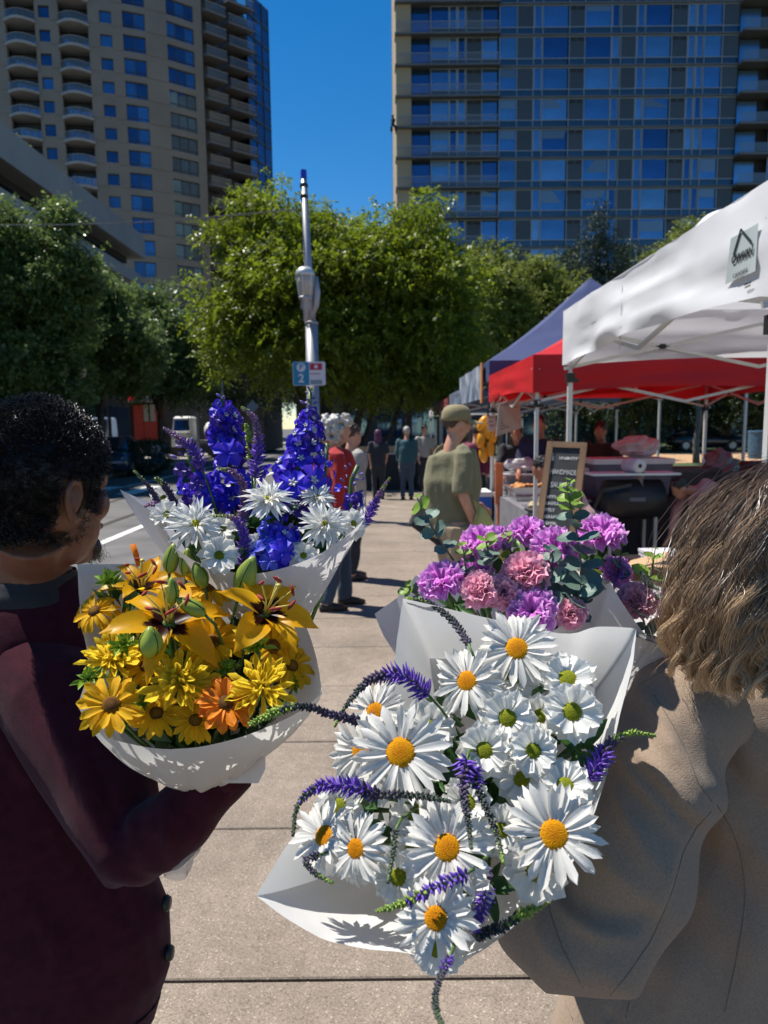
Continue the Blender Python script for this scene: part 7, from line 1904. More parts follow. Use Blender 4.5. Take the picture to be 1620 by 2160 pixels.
# eucalyptus
M_eu = mat('eucalyptus_leaf', (.13, .20, .16), .5, var=.18, scale=30, trans=.15, rvar=.25, spec=.35); M_eub = mat('eucalyptus_young', (.22, .36, .05), .45, var=.2, scale=30, trans=.4, rvar=.2)
def eu_mesh(m):
    key = 'eu' + m.name
    if key not in PM:
        out = []
        for v_ in range(2):
            mb = MB(); g = []
            for i in range(7):
                t = i / 6; w = math.sqrt(max(.0, 1 - (2 * t - 1) ** 2)) * .46 * (1 + .1 * v_) + (.02 if i in (0, 6) else 0)
                g.append([(t + (.05 if i == 6 and j == 2 else 0), w * (j / 2 - 1), .12 * t - .16 * t * t + .10 * abs(j / 2 - 1)) for j in range(5)])
            mb.grid(g); out.append(mb.mesh('leaf', m, True))
        PM[key] = out
    return PM[key]
def euc(label, pts, sizes, n, m, mtip=None, apex=A4):
    W = [P(*p) for p in pts]; k_ = len(W); root = empty('eucalyptus_stem', W[-1], label, 'eucalyptus', 'eucalyptus stems in the pink bouquet'); off = wloc(root)
    tb = MB(); tb.tube(W, [.0009] + [.0014] * (k_ - 1), 6); tb.build('stem', mat('euc_stem', (.16, .13, .09), .6), root, smooth=True)
    for q in range(n):
        f = q / max(1, n - 1); s_ = f * (k_ - 1); i = min(k_ - 2, int(s_)); t = s_ - i; c = W[i].lerp(W[i+1], t); tg = (W[i] - W[i+1]).normalized()
        sz = (sizes[i] * (1-t) + sizes[i+1] * t) * pts[i][2] / FPX
        mm = eu_mesh(mtip if (mtip and f < .4) else m)
        a0 = (math.pi / 2) * (q % 2) + rnd.uniform(-.3, .3)
        for s in (0, 1):
            o = Matrix.Rotation(a0 + math.pi * s, 3, tg) @ tg.orthogonal().normalized()
            x = (o + tg * rnd.uniform(.0, .5) - Fv * rnd.uniform(-.2, .3)).normalized(); z = tg * .55 - Fv * rnd.uniform(.3, .9) + Uv * .1; z = (z - x * z.dot(x)).normalized(); y = z.cross(x)
            M_ = Matrix((x, y, z)).transposed().to_4x4(); M_.translation = c - off
            s1 = sz * rnd.uniform(.85, 1.15)
            inst('leaf', rnd.choice(mm), root, M_ @ Matrix.Diagonal((s1, s1, s1, 1)))
    tb = MB(); a = W[-1]; b = Vector(apex); tb.tube([a, a.lerp(b, .5) + (W[-1] - W[-2]).normalized() * .03, b], .0014, 5); tb.build('stem', mat('euc_stem', (.16, .13, .09)), root, smooth=True)
euc('tallest eucalyptus stem in front of the chalkboard', [(1196, 1012, 1.0), (1198, 1040, 1.0), (1206, 1080, 1.0), (1218, 1130, .99), (1226, 1190, .985), (1228, 1260, .98)], [12, 30, 36, 46, 54, 56], 12, M_eu, M_eub)
euc('thin eucalyptus stem leaning left over the pavement', [(880, 1050, 1.02), (893, 1075, 1.02), (910, 1110, 1.02), (935, 1150, 1.02), (965, 1195, 1.02)], [16, 30, 40, 34, 20], 6, M_eu, M_eub)
euc('bright eucalyptus sprig on the left violet carnation', [(1025, 1140, .975), (1030, 1165, .975), (1035, 1200, .975), (1045, 1260, .98)], [26, 34, 34, 30], 6, M_eu, M_eub)
euc('eucalyptus stem left of the tallest one', [(1160, 1160, .99), (1160, 1195, .99), (1158, 1230, .985), (1155, 1275, .98)], [24, 36, 40, 44], 6, M_eu)
euc('eucalyptus stem at the right in front of the hair', [(1382, 1158, 1.04), (1376, 1195, 1.04), (1362, 1240, 1.03), (1355, 1300, 1.02), (1370, 1355, 1.01)], [14, 30, 46, 50, 50], 9, M_eu, M_eub)
euc('eucalyptus tip at the left paper corner', [(858, 1240, 1.02), (875, 1252, 1.02), (900, 1262, 1.02)], [22, 28, 30], 4, M_eu, M_eub)
euc('small eucalyptus sprig over the pink blooms', [(1085, 1225, .98), (1080, 1245, .98), (1070, 1275, .98)], [20, 28, 28], 4, M_eu)
euc('thin eucalyptus sprig above the paper tip', [(1312, 1150, 1.05), (1308, 1185, 1.05), (1300, 1225, 1.05), (1290, 1260, 1.04)], [14, 26, 32, 34], 6, M_eu, M_eub)
euc('eucalyptus sprig between the two left carnations', [(975, 1150, 1.0), (980, 1180, 1.0), (985, 1215, 1.0), (990, 1260, 1.0)], [14, 26, 30, 30], 6, M_eu, M_eub)
euc('dark eucalyptus sprig beneath the tallest stem', [(1225, 1230, .965), (1220, 1260, .965), (1215, 1300, .97)], [40, 46, 44], 4, M_eu)
euc('yellow green eucalyptus tips right of the left carnation', [(1065, 1130, 1.04), (1075, 1155, 1.04), (1085, 1185, 1.04)], [18, 26, 24], 5, M_eub)
sp4 = [(1175, 1090, 1.02), (1170, 1050, 1.02)]
filler('', [(x, y, 1.04, l) for x, y, l in ((1180, 1260, 'dark leaf sprig in the middle of the pink bouquet'), (1060, 1210, 'leaf sprig behind the pink blooms'), (1240, 1180, 'leaf sprig under the upper right carnation'), (1310, 1300, 'leaf sprig behind the paper tip'), (960, 1275, 'leaf sprig under the lowest left carnation'))], A4, 'leaf sprigs in the pink bouquet', 6, .04)

# dark leafy inside of each bouquet, one mass apiece
def inner(label, C, A, R, n=260, t0=.12, kk=.62):
    off = (A - C); v = []
    for q in range(n):
        r = rnd.choice(R); t = rnd.uniform(t0, .5); k = rnd.uniform(0, kk) * (1 - t * .7)
        p = C + off * t + (r - C) * k
        dr_ = (-off.normalized() + Vector((rnd.uniform(-1, 1), rnd.uniform(-1, 1), rnd.uniform(-1, 1))) * .9).normalized(); sd = dr_.orthogonal(); sd = (Matrix.Rotation(rnd.uniform(0, 6.3), 3, dr_) @ sd).normalized()
        L_ = rnd.uniform(.025, .05)
        v += [p, p + dr_ * L_ * .5 + sd * L_ * .2, p + dr_ * L_, p + dr_ * L_ * .5 - sd * L_ * .2]
    q = np.array([tuple(a) for a in v]); base = q.mean(axis=0); o = inst('inner_foliage', np_mesh('inner_foliage', q - base, np.arange(len(q)).reshape(-1, 4), 4, M_lf), None)
    o.location = base; tag(o, label, 'foliage', 'dark foliage inside the bouquets', 'stuff')
inner('dark foliage filling the daisy bouquet', C1, A1, R1); inner('dark foliage filling the yellow bouquet', C2, A2, R2, 620, .03, .84); inner('dark foliage filling the blue bouquet', C3, A3, R3, 380, .05, .75); inner('dark foliage filling the pink bouquet', C4, A4, R4)
# ================================================================== FOREGROUND PEOPLE
def ering(cx, cy, Y, hw, dep, n=28, tilt=0.0):
    c = PY(cx, cy, Y); r = hw * Y / FPX
    return [c + V(math.cos(a) * r, math.sin(a) * dep, tilt * math.cos(a)) for a in [2 * math.pi * k / n for k in range(n)]]
def wool(name, c, sheen=.5, tint=None):
    m = mat(name, c, .95, var=.22, scale=55, bump=.22, bscale=700, sheen=sheen, world=True, spec=.1)
    return m
M_sweater = wool('maroon_wool', (.046, .008, .016), .1)
M_skin_m = mat('skin_man', (.20, .085, .048), .42, var=.12, scale=40, sss=.1, bump=.08, bscale=300)
M_coil = mat('hair_coil', (.012, .009, .008), .42, var=.3, scale=80, spec=.6)
def bvh_of(me):
    b_ = bmesh.new(); b_.from_mesh(me); t_ = BVHTree.FromBMesh(b_); b_.free(); return t_
def add_ridges(me, lines):
    """cloth folds: raise (or sink) the surface along lines; (points, width, height)"""
    bv = bvh_of(me); n = len(me.vertices)
    co = np.empty(n * 3, np.float32); me.vertices.foreach_get('co', co); co = co.reshape(-1, 3).astype(np.float64)
    no = np.empty(n * 3, np.float32); me.vertex_normals.foreach_get('vector', no); no = no.reshape(-1, 3).astype(np.float64)
    disp = np.zeros(n)
    for pts, w, h in lines:
        W = [hit(x, y, bv, 0.0) for x, y in pts]; W = [np.array(q) for q in W if q is not None]
        if len(W) < 2: continue
        tot = len(W) - 1; best = np.full(n, 9.0); fade = np.zeros(n)
        for i, (a, b) in enumerate(zip(W, W[1:])):
            ab = b - a; t = np.clip(((co - a) @ ab) / (ab @ ab + 1e-12), 0, 1); d = np.linalg.norm(co - (a + t[:, None] * ab), axis=1)
            f = (i + t) / tot; m = d < best; best[m] = d[m]; fade[m] = np.sin(np.pi * np.clip(f[m] * .86 + .07, 0, 1)) ** .6
        disp += h * fade * np.exp(-(best / w) ** 2)
    co += no * disp[:, None]
    me.vertices.foreach_set('co', co.astype(np.float32).ravel()); me.update()
    return me
# ---------------------------------------------------------------- man
YM = 1.20
man = empty('person', (PY(20, 2000, YM).x, YM, 0), 'man in maroon sweater seen from behind holding the yellow bouquet', 'person')
def nz(p, f): return noise.noise(Vector((p[0]*f[0], p[1]*f[1], p[2]*f[2])))
mb = MB()
mb.rings([ering(62, 1212, YM + .015, 100, .066), ering(45, 1236, YM + .015, 150, .076), ering(10, 1270, YM + .01, 215, .092), ering(-35, 1318, YM + .005, 275, .112), ering(-65, 1400, YM, 305, .138), ering(-65, 1500, YM, 305, .15), ering(-55, 1600, YM, 295, .15), ering(-20, 1780, YM, 335, .145), ering(2, 1930, YM, 380, .155), ering(6, 2040, YM, 384, .155), ering(4, 2110, YM, 362, .15), ering(2, 2150, YM, 352, .15)])
SL = [(55, 1405, 1.17, .085), (120, 1470, 1.13, .090), (180, 1580, 1.08, .083), (240, 1700, 1.03, .074), (283, 1785, 1.0, .067), (340, 1760, .985, .058), (400, 1705, .985, .047), (450, 1660, .992, .039), (492, 1622, 1.0, .033)]
mbs = MB(); mbs.tube([PY(a, b, Y) for a, b, Y, r in SL], [r for *_, r in SL], 16)
SLl = [(-330, 1410, 1.19, .085), (-420, 1650, 1.25, .075), (-250, 1790, 1.45, .06), (200, 1620, 1.42, .045), (430, 1500, 1.30, .04)]
mb.tube([PY(a, b, Y) for a, b, Y, r in SLl], [r for *_, r in SLl], 12)
elb = PY(275, 1790, 1.0)
def fold_man(co, no):
    for k in range(len(co)):
        p = co[k]; v = Vector(p); e = math.exp(-((v - elb).length / .14) ** 2)
        a = .55 * nz(p, (7, 7, 3.5)) + .35 * nz(p, (16, 16, 10)) + e * .9 * math.sin(70 * (p[0] * .75 + p[2] * .5) + 3 * nz(p, (9, 9, 9)))
        co[k] = p + no[k] * (a * .0055)
    return co
swm = fuse(mb, 'sweater', M_sweater, .007, 5, fold_man)
swm = add_ridges(swm, [([(10, 1560), (90, 1680), (160, 1850), (250, 1960)], .016, .007), ([(250, 1930), (300, 1990), (320, 2080)], .012, .005), ([(60, 1900), (120, 2000), (130, 2100)], .014, .005)])
sw = place_mesh('sweater', swm, man)
slm = fuse(mbs, 'sleeve', M_sweater, .006, 4, fold_man)
slm = add_ridges(slm, [([(110, 1520), (170, 1640), (230, 1800)], .010, .006), ([(170, 1540), (230, 1680), (290, 1850)], .009, -.005), ([(230, 1620), (280, 1740), (330, 1840)], .010, .006), ([(300, 1700), (350, 1760), (370, 1820)], .008, .005), ([(350, 1680), (400, 1720), (420, 1760)], .007, -.004), ([(400, 1650), (440, 1690), (450, 1720)], .007, .004)])
place_mesh('sleeve', slm, sw)
mb = MB(); SC = [(60, 1330), (30, 1400), (45, 1480)]
# hem rib and cuff
mb = MB(); mb.rings([ering(4, 2108, YM, 366, .156, 40), ering(2, 2152, YM, 356, .154, 40)], cap=False); mb.build('hem_rib', M_sweater, sw, smooth=True)
cf0, cf1 = PY(470, 1641, .996), PY(497, 1617, 1.0)
mb = MB(); mb.tube([cf0, cf1], [.0385, .036], 16); mb.build('cuff', M_sweater, sw, smooth=True)
for i, (x, y) in enumerate(((352, 1905), (358, 2010))):
    c = PY(x, y, YM - .02); mb = MB(); mb.tube([c - V(.006, 0, 0), c, c + V(.006, 0, 0)], [.013, .0145, .011], 12); mb.build('button', M_black, sw, smooth=True)
# collar of the dark jacket
mb = MB(); mb.rings([ering(68, 1212, YM + .01, 88, .07, 28, .006), ering(60, 1234, YM + .01, 104, .078, 28, .004), ering(50, 1256, YM + .01, 140, .086, 28), ering(35, 1290, YM + .01, 170, .08, 28)], cap=False); mb.rings([ering(68, 1211, YM + .01, 80, .064, 28, .006), ering(60, 1250, YM + .01, 82, .064)], cap=False)
mb.build('collar', mat('collar_satin', (.012, .012, .014), .7, var=.2, scale=20, bump=.3, bscale=30), man, smooth=True)
# head, neck and hand: one skin surface
hc = PY(92, 1035, 1.165); yaw = R_(-29); RZ = Matrix.Rotation(yaw, 3, 'Z') @ Matrix.Rotation(R_(-6), 3, 'X')
RZ = RZ @ Matrix.Diagonal((1.03, 1.03, 1.03))
def HM(p): return hc + RZ @ Vector(p)
mb = MB()
mb.ell(HM((0, -.005, .02)), (.076, .099, .108), 24, 16, rot=RZ)
mb.ell(HM((0, .035, -.055)), (.056, .062, .07), 18, 12, rot=RZ)
mb.ell(HM((0, .068, -.095)), (.03, .03, .028), 12, 8, rot=RZ)
mb.ell(HM((.03, .07, -.02)), (.03, .026, .03), 12, 8, rot=RZ)
mb.ell(HM((-.03, .07, -.02)), (.03, .026, .03), 12, 8, rot=RZ)
mb.ell(HM((0, .072, .025)), (.056, .026, .035), 12, 8, rot=RZ)
mb.tube([HM((0, .09, .02)), HM((0, .108, -.012)), HM((0, .104, -.03))], [.01, .016, .014], 8)
mb.ell(HM((0, .096, -.058)), (.024, .013, .009), 10, 6, rot=RZ)
mb.tube([HM((0, -.02, -.06)), hc.lerp(PY(60, 1245, YM), .65), PY(55, 1262, YM + .015)], [.062, .058, .06], 18)
mb.tube([PY(55, 1255, YM + .02), PY(20, 1340, YM + .02)], [.05, .04], 14)
for s_ in (-1, 1):
    ew = lambda y_, z_, o_: HM((s_ * (.0765 + o_ * .8), -.006 + y_ * .78, -.012 + z_ * .85))
    mb.ell(ew(0, 0, .002), (.006, .014, .023), 12, 8, rot=RZ)
    mb.tube([ew(.012, -.012, .002), ew(.015, .012, .006), ew(.006, .032, .010), ew(-.010, .034, .014), ew(-.022, .02, .016), ew(-.022, -.004, .014), ew(-.012, -.022, .009), ew(.0, -.036, .005), ew(.008, -.034, .003)], [.005, .0055, .006, .006, .006, .0058, .006, .0085, .006], 8)
# right hand closes on the sleeve of the bouquet; left hand on the blue bouquet
def hand(mb, wrist, grip, axis, side, r=.028, s=1.0):
    """palm from wrist towards grip, fingers wrap round axis at grip"""
    axis = axis.normalized(); to = (grip - wrist); to = (to - axis * to.dot(axis)); dist = to.length; to.normalize()
    palm_c = grip - to * (r + .014 * s)
    mb.tube([wrist, wrist.lerp(palm_c, .5), palm_c], [.024 * s, .03 * s, .034 * s], 12, squash=[(1, 1), (1, .8), (1.1, .7)])
    t2 = axis.cross(to) * side
    for k in range(4):
        o = axis * ((k - 1.5) * .02 * s); L_ = [.9, 1.0, .95, .78][k]
        pts = []
        for a in (0, 35, 75, 115, 150):
            an = R_(a * L_); pts.append(grip + o + (-to * math.cos(an) + t2 * math.sin(an)) * (r + .008 * s))
        mb.tube([palm_c + o * .9] + pts, [.011 * s, .0105 * s, .010 * s, .0095 * s, .009 * s, .0075 * s], 8)
    pts = [palm_c + axis * .025 * s, grip - to * (r + .01) * .7 - t2 * (r + .01) * .7 + axis * .035 * s, grip - t2 * (r + .012) + to * .01 + axis * .04 * s]
    mb.tube(pts, [.014 * s, .0115 * s, .009 * s], 8)
ax2 = (C2 - A2).normalized(); hand(mb, PY(488, 1626, 1.0), A2 + ax2 * .02, ax2, -1, .03)
mb.tube([PY(430, 1680, .99), PY(490, 1625, 1.0)], [.03, .026], 12)
ax3 = (C3 - A3).normalized(); hand(mb, PY(425, 1503, 1.30), A3 + ax3 * .0, ax3, 1, .03)
mb.tube([PY(380, 1530, 1.33), PY(432, 1500, 1.30)], [.03, .026], 12)
place_mesh('body', fuse(mb, 'body', M_skin_m, .004, 3), man)
# coils
def scalp_ok(p):
    x, y, z = p
    if y > .066 and z < .07: return False
    if y > .046 and z < .03: return False
    if y > .025 and z < -.03: return False
    if z < -.078 + .02 * max(0, y / .05): return False
    if abs(x) > .05 and -.03 < y < .022 and z < .02: return False
    return True
mb = MB(); mb.ell(HM((0, -.006, .022)), (.0815, .1045, .114), 30, 20, rot=RZ)
keep = []
inv = RZ.inverted()
for f in mb.f:
    c = sum((Vector(mb.v[i]) for i in f), V(0, 0, 0)) / len(f); l_ = inv @ (c - hc)
    if scalp_ok(l_): keep.append(f)
mb.f = keep; mb.m = [0] * len(keep); mb.build('hair_cap', M_coil, man, smooth=True)
cv = []; cf = []
g_ = np.random.default_rng(5)
cnt = 0
while cnt < 12000:
    d_ = g_.normal(size=3); d_ /= np.linalg.norm(d_)
    l_ = Vector((d_[0] * .084, d_[1] * .107 - .006, d_[2] * .117 + .022))
    if not scalp_ok(l_): continue
    if l_.x < -.03 and l_.y > .0: continue
    cnt += 1
    n_ = Vector((d_[0], d_[1], d_[2])); o1 = n_.orthogonal().normalized(); o1 = Matrix.Rotation(g_.uniform(0, 6.28), 3, n_) @ o1; o2 = n_.cross(o1)
    R0 = g_.uniform(.002, .0036); hgt = g_.uniform(.008, .02); ph = g_.uniform(0, 6.28); th = .0007
    base = len(cv); seg = 7
    for i in range(seg + 1):
        a = ph + i * 1.25; c = l_ + n_ * (hgt * i / seg - .002) + o1 * (math.cos(a) * R0) + o2 * (math.sin(a) * R0)
        for q in (-1, 1):
            cv.append(tuple(hc + RZ @ (c + (n_ * .6 + o1 * math.cos(a) * .5) * (th * q))))
    for i in range(seg):
        b = base + 2 * i; cf.append((b, b + 1, b + 3, b + 2))
off = np.array(wloc(man))
inst('hair', np_mesh('hair', np.array(cv) - off, cf, 4, M_coil), man)
# chin beard
cv = []; cf = []
for q in range(1400):
    l_ = Vector((g_.normal(0, .014), .085 + g_.normal(0, .008), -.1 + g_.normal(0, .009)))
    dv = Vector((g_.normal(0, .3), .6 + g_.normal(0, .3), -.9)).normalized() * g_.uniform(.004, .009); s_ = dv.orthogonal().normalized() * .0004
    b = len(cv)
    for c in (l_ - s_, l_ + s_, l_ + dv + s_ * .4, l_ + dv - s_ * .4): cv.append(tuple(HM(c)))
    cf.append((b, b + 1, b + 2, b + 3))
inst('beard', np_mesh('beard', np.array(cv) - off, cf, 4, M_coil), man)
mb = MB(); mb.ell(HM((0, .082, -.095)), (.03, .024, .024), 12, 8, rot=RZ); mb.build('beard_base', M_coil, man, smooth=True)
# grey trousers and shoes
M_gtr = mat('grey_trousers', (.13, .125, .12), .9, var=.15, scale=60, bump=.3, bscale=300)
mb = MB(); mb.rings([ering(-4, 2120, YM, 330, .14), ering(-4, 2240, YM, 335, .145), ering(-4, 2330, YM, 320, .14)])
xm = PY(-4, 2100, YM).x
for s_ in (-1, 1): mb.tube([(xm + s_*.12, YM, .75), (xm + s_*.12, YM, .45), (xm + s_*.12, YM + .02, .08)], [.13, .09, .075], 14)
place_mesh('trousers', fuse(mb, 'trousers', M_gtr, .015, 4), man)
for s_ in (-1, 1):
    mb = MB(); mb.tube([(xm + s_*.12, YM - .08, .05), (xm + s_*.12, YM + .06, .055), (xm + s_*.13, YM + .2, .04)], [.045, .055, .035], 12, squash=[(1, .8)] * 3); mb.build('shoe', M_black, man, smooth=True)

# ---------------------------------------------------------------- woman
M_coat = mat('taupe_wool', (.30, .225, .165), .9, var=.12, scale=300, bump=.25, bscale=620, sheen=.15, world=True, spec=.15)
YW = 1.02
wom = empty('person', (PY(1650, 2000, YW).x, YW, 0), 'woman in taupe coat with long wavy brown hair at the right edge', 'person')
mb = MB()
mb.rings([ering(1690, 1392, YW, 110, .07), ering(1690, 1402, YW, 220, .09), ering(1690, 1425, YW, 300, .105), ering(1695, 1470, YW, 325, .115), ering(1700, 1560, YW, 312, .12), ering(1695, 1700, YW, 285, .122), ering(1670, 1850, YW, 330, .122), ering(1640, 1960, YW, 405, .13), ering(1620, 2060, YW, 450, .14), ering(1605, 2170, YW, 485, .15), ering(1600, 2400, YW, 540, .18), ering(1590, 2800, YW, 600, .2)])
SW = [(1500, 1462, .985, .075), (1440, 1495, .965, .080), (1408, 1600, .93, .079), (1372, 1720, .90, .077), (1318, 1860, .865, .076), (1262, 1995, .845, .074), (1190, 1985, .86, .068), (1125, 1930, .91, .062), (1065, 1865, .985, .048)]
mbs = MB(); mbs.tube([PY(a, b, Y) for a, b, Y, r in SW], [r for *_, r in SW], 20)
SWr = [(1950, 1480, 1.0, .085), (2050, 1750, 1.1, .08), (1850, 1900, 1.3, .065), (1350, 1720, 1.32, .05), (1180, 1640, 1.22, .045)]
mb.tube([PY(a, b, Y) for a, b, Y, r in SWr], [r for *_, r in SWr], 12)
elw = PY(1260, 2000, .845); ua = PY(1460, 1740, .93)
def fold_wom(co, no):
    for k in range(len(co)):
        p = co[k]; v = Vector(p)
        e = math.exp(-((v - elw).length / .15) ** 2); u = math.exp(-((v - ua).length / .17) ** 2)
        arm = 1.0 if p[0] < PY(1480, 1700, .93).x else .25
        a = .8 * nz(p, (4, 4, 2.5)) * (.4 + .6 * arm) + .12 * nz(p, (11, 11, 6)) * arm
        a += u * 1.5 * math.sin(52 * (p[0] * .62 + p[2] * .78) + 2.2 * nz(p, (5, 5, 5))) + e * .9 * math.sin(48 * (p[0] * .35 - p[2] * .9) + 2.5 * nz(p, (7, 7, 7)))
        co[k] = p + no[k] * (a * .0062)
    return co
cme = fuse(mb, 'coat', M_coat, .007, 4, fold_wom)
cme = add_ridges(cme, [([(1560, 1480), (1580, 1600), (1560, 1750)], .02, .006), ([(1500, 1560), (1530, 1680), (1520, 1780)], .015, .007), ([(1600, 1900), (1580, 2050), (1560, 2150)], .02, .006), ([(1450, 2000), (1420, 2100), (1400, 2160)], .016, .006), ([(1180, 2100), (1200, 2150)], .012, .006), ([(1280, 2130), (1290, 2160)], .01, -.006)])
sme = fuse(mbs, 'sleeve', M_coat, .006, 4, fold_wom)
sme = add_ridges(sme, [([(1340, 1452), (1368, 1478), (1400, 1530), (1420, 1590)], .016, .012), ([(1312, 1590), (1345, 1640), (1400, 1700), (1440, 1770)], .013, .011), ([(1350, 1585), (1400, 1640), (1455, 1700), (1490, 1730)], .012, .011), ([(1330, 1600), (1385, 1668), (1445, 1740)], .008, -.009), ([(1400, 1560), (1450, 1630), (1490, 1690)], .012, .009), ([(1300, 1660), (1330, 1740), (1380, 1830)], .011, .008),
  ([(1165, 1885), (1205, 1935), (1260, 1968), (1330, 1975)], .012, .011), ([(1170, 1860), (1210, 1905), (1290, 1940), (1370, 1930)], .011, -.008), ([(1130, 1930), (1165, 2010), (1230, 2070)], .013, .007), ([(1250, 1750), (1290, 1830), (1350, 1880)], .013, .007), ([(1420, 1790), (1400, 1870), (1370, 1950)], .010, .007)])
bm1 = bmesh.new(); bm1.from_mesh(cme); bm1.from_mesh(sme); bvc = BVHTree.FromBMesh(bm1); bm1.free()
coat = place_mesh('coat', cme, wom)
place_mesh('sleeve', sme, coat)
M_seam = mat('coat_seam', (.2, .15, .112), .9)
for line in ([(1379, 1465), (1403, 1503), (1427, 1543), (1450, 1595), (1471, 1649), (1507, 1699)], [(1500, 1712), (1470, 1745), (1443, 1793), (1421, 1871), (1398, 1930), (1371, 1988), (1321, 2060), (1271, 2118)],
             [(1513, 1699), (1540, 1742), (1560, 1793), (1570, 1850), (1571, 1904), (1563, 1970), (1549, 2043), (1524, 2154)], [(1154, 1899), (1168, 1950), (1188, 2004), (1238, 2100)], [(1352, 1443), (1388, 1420), (1430, 1408)], [(1330, 2090), (1318, 2158)], [(1190, 2105), (1212, 2160)]):
    pts = []
    for (xa, ya), (xb, yb) in zip(line, line[1:]):
        for i in range(6):
            h_ = hit(xa + (xb-xa)*i/6, ya + (yb-ya)*i/6, bvc, .0002)
            if h_: pts.append(h_)
    if len(pts) > 3:
        runs = [[pts[0]]]
        for q in pts[1:]:
            if (q - runs[-1][-1]).length < .04: runs[-1].append(q)
            else: runs.append([q])
        for r_ in runs:
            if len(r_) > 2:
                mb = MB(); mb.tube(r_, .0007, 5); mb.build('seam', M_seam, coat, smooth=True)
# collar
mb = MB(); mb.rings([ering(1692, 1372, YW, 118, .075, 28), ering(1692, 1398, YW, 150, .09, 28), ering(1690, 1415, YW, 215, .1, 28)], cap=False); mb.build('collar', M_coat, wom, smooth=True)
# head, neck, hands
hw_ = PY(1712, 1165, .97); RW = Matrix.Rotation(R_(-20), 3, 'Z')
def WM(p): return hw_ + RW @ Vector(p)
mb = MB()
mb.ell(WM((0, 0, .02)), (.073, .094, .105), 18, 12, rot=RW); mb.ell(WM((0, .04, -.05)), (.05, .056, .064), 14, 10, rot=RW); mb.tube([WM((0, .09, .0)), WM((0, .105, -.02))], [.01, .014], 8); mb.ell(WM((0, .09, -.05)), (.022, .01, .008), 8, 6, rot=RW)
for s_ in (-1, 1): mb.ell(WM((.075 * s_, 0, -.01)), (.009, .02, .03), 10, 6, rot=RW)
mb.tube([WM((0, -.02, -.05)), PY(1692, 1400, YW), PY(1692, 1460, YW)], [.055, .054, .09], 14)
ax1 = (C1 - A1).normalized(); hand(mb, PY(1072, 1872, .975), A1 - ax1 * .01, ax1, 1, .03); mb.tube([PY(1120, 1925, .915), PY(1070, 1870, .98)], [.032, .026], 12)
ax4 = (C4 - A4).normalized(); hand(mb, PY(1185, 1642, 1.22), A4 + ax4 * .0, ax4, -1, .03); mb.tube([PY(1260, 1680, 1.28), PY(1183, 1641, 1.22)], [.03, .026], 12)
place_mesh('body', fuse(mb, 'body', SK['light'], .0055, 4), wom)
mb = MB(); xw = PY(1640, 2100, YW).x
for s_ in (-1, 1): mb.tube([(xw + s_*.1, YW, .75), (xw + s_*.1, YW, .45), (xw + s_*.1, YW + .02, .06)], [.1, .075, .055], 12)
place_mesh('trousers', fuse(mb, 'trousers', M_dk, .015, 3), wom)
for s_ in (-1, 1):
    mb = MB(); mb.tube([(xw + s_*.1, YW - .07, .045), (xw + s_*.1, YW + .05, .05), (xw + s_*.1, YW + .18, .035)], [.04, .048, .03], 12, squash=[(1, .8)] * 3); mb.build('shoe', M_black, wom, smooth=True)
# long wavy hair, strand by strand
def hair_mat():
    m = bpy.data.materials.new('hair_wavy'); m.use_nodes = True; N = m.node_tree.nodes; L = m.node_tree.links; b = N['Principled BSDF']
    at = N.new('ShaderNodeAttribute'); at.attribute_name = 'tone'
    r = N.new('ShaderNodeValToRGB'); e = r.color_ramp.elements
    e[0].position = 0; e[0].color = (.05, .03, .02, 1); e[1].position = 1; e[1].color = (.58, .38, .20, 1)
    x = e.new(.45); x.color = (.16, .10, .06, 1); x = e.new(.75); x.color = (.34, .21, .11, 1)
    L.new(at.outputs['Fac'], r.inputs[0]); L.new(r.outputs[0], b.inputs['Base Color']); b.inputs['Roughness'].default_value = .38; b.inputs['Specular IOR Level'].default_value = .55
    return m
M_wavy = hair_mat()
GL = [(1650, 992, .93), (1560, 1030, .92), (1490, 1095, .915), (1452, 1180, .91), (1432, 1265, .905), (1420, 1335, .905), (1440, 1392, .90)]
GM_ = [(1680, 985, .90), (1625, 1030, .86), (1585, 1110, .845), (1560, 1200, .84), (1550, 1290, .84), (1560, 1360, .85), (1570, 1425, .86)]
GR_ = [(1720, 985, .89), (1735, 1040, .85), (1745, 1130, .84), (1745, 1220, .84), (1740, 1300, .845), (1735, 1370, .85), (1740, 1440, .86)]
def guide(u, t):
    ex_ = max(0.0, t - 1.0); t = min(t, 1.0)
    def ev(G):
        s = t * (len(G) - 1); i = min(len(G) - 2, int(s)); q = s - i; p0, p1, p2, p3 = [np.array(G[max(0, min(len(G)-1, k))]) for k in (i-1, i, i+1, i+2)]
        return .5 * ((2*p1) + (p2-p0)*q + (2*p0-5*p1+4*p2-p3)*q*q + (3*p1-p0-3*p2+p3)*q**3)
    dn = np.array((10 * ex_, 420 * ex_, 0.0))
    if u < .5: return ev(GL) * (1 - 2*u) + ev(GM_) * 2*u + dn
    return ev(GM_) * (2 - 2*u) + ev(GR_) * (2*u - 1) + dn
SEG = 34; tt = np.linspace(0, 1, SEG + 1)
cv = []; cf = []; tone = []
Rn, Un, Fn, Cn = (np.array(v) for v in (Rv, Uv, Fv, CAM))
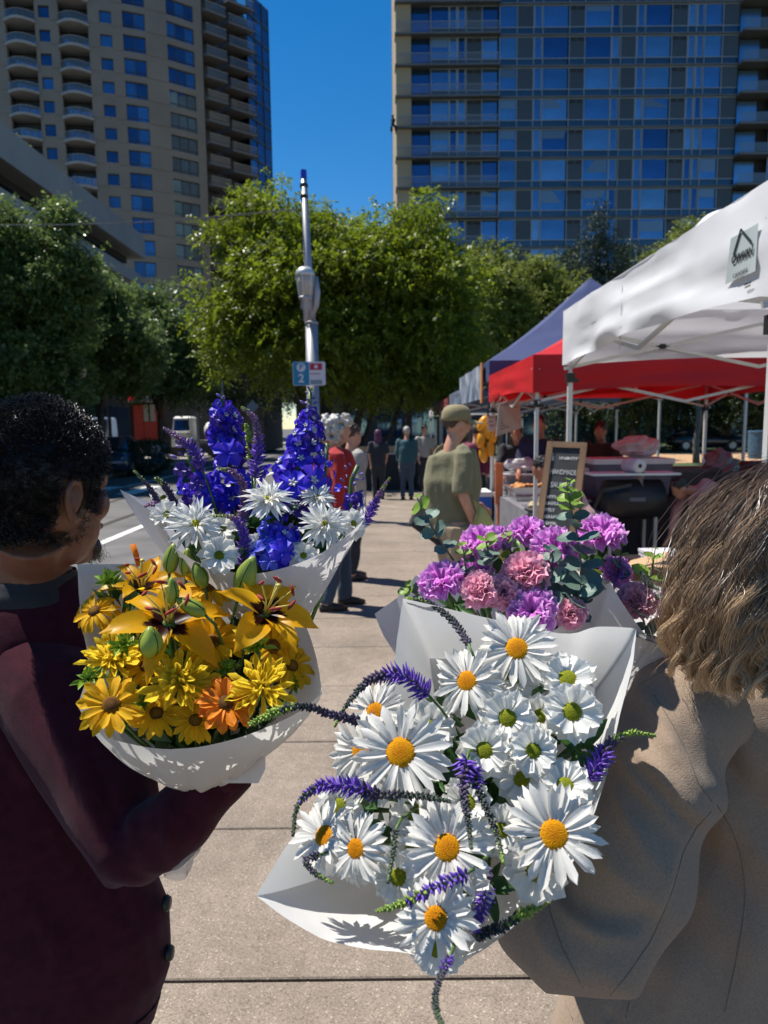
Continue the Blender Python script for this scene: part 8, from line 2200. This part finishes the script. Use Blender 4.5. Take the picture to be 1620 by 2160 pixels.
for c_i in range(240):
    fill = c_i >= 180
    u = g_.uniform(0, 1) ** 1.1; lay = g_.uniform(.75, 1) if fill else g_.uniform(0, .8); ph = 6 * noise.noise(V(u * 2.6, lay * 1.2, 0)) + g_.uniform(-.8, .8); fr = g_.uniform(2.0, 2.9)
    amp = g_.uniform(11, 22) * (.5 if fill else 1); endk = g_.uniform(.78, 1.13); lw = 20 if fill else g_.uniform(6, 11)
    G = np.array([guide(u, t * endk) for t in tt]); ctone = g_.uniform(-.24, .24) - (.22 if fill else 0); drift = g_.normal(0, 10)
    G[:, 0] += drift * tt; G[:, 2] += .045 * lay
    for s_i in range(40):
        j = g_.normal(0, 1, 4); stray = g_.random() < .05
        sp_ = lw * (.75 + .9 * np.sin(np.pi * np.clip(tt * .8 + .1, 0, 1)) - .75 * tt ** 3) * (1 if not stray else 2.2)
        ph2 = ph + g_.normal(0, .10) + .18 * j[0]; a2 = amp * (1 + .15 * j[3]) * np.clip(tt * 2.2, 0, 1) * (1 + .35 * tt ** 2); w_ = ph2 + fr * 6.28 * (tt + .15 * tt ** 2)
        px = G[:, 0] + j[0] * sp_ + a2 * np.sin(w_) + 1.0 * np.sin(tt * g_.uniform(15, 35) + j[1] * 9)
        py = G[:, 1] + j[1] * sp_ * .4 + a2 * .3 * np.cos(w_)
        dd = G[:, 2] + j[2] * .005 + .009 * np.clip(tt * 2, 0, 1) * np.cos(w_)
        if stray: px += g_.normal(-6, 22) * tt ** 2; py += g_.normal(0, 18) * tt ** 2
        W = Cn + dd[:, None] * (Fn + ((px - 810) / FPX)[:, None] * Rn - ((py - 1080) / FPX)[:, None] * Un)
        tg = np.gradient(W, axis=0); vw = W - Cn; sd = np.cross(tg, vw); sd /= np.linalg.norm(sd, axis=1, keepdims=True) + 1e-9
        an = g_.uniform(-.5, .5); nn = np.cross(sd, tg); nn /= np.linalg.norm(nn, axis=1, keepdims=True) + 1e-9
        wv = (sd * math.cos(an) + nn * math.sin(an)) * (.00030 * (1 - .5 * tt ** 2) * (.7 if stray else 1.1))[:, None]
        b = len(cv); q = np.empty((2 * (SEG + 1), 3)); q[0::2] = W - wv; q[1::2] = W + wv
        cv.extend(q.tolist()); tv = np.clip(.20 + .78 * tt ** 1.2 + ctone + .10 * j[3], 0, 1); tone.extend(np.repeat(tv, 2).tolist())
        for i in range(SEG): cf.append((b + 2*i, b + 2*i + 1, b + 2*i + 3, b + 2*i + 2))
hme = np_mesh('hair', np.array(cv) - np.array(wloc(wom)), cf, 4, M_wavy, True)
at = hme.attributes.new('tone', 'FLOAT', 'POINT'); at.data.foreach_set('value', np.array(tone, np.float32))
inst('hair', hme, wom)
# dark under layer so the scalp does not show
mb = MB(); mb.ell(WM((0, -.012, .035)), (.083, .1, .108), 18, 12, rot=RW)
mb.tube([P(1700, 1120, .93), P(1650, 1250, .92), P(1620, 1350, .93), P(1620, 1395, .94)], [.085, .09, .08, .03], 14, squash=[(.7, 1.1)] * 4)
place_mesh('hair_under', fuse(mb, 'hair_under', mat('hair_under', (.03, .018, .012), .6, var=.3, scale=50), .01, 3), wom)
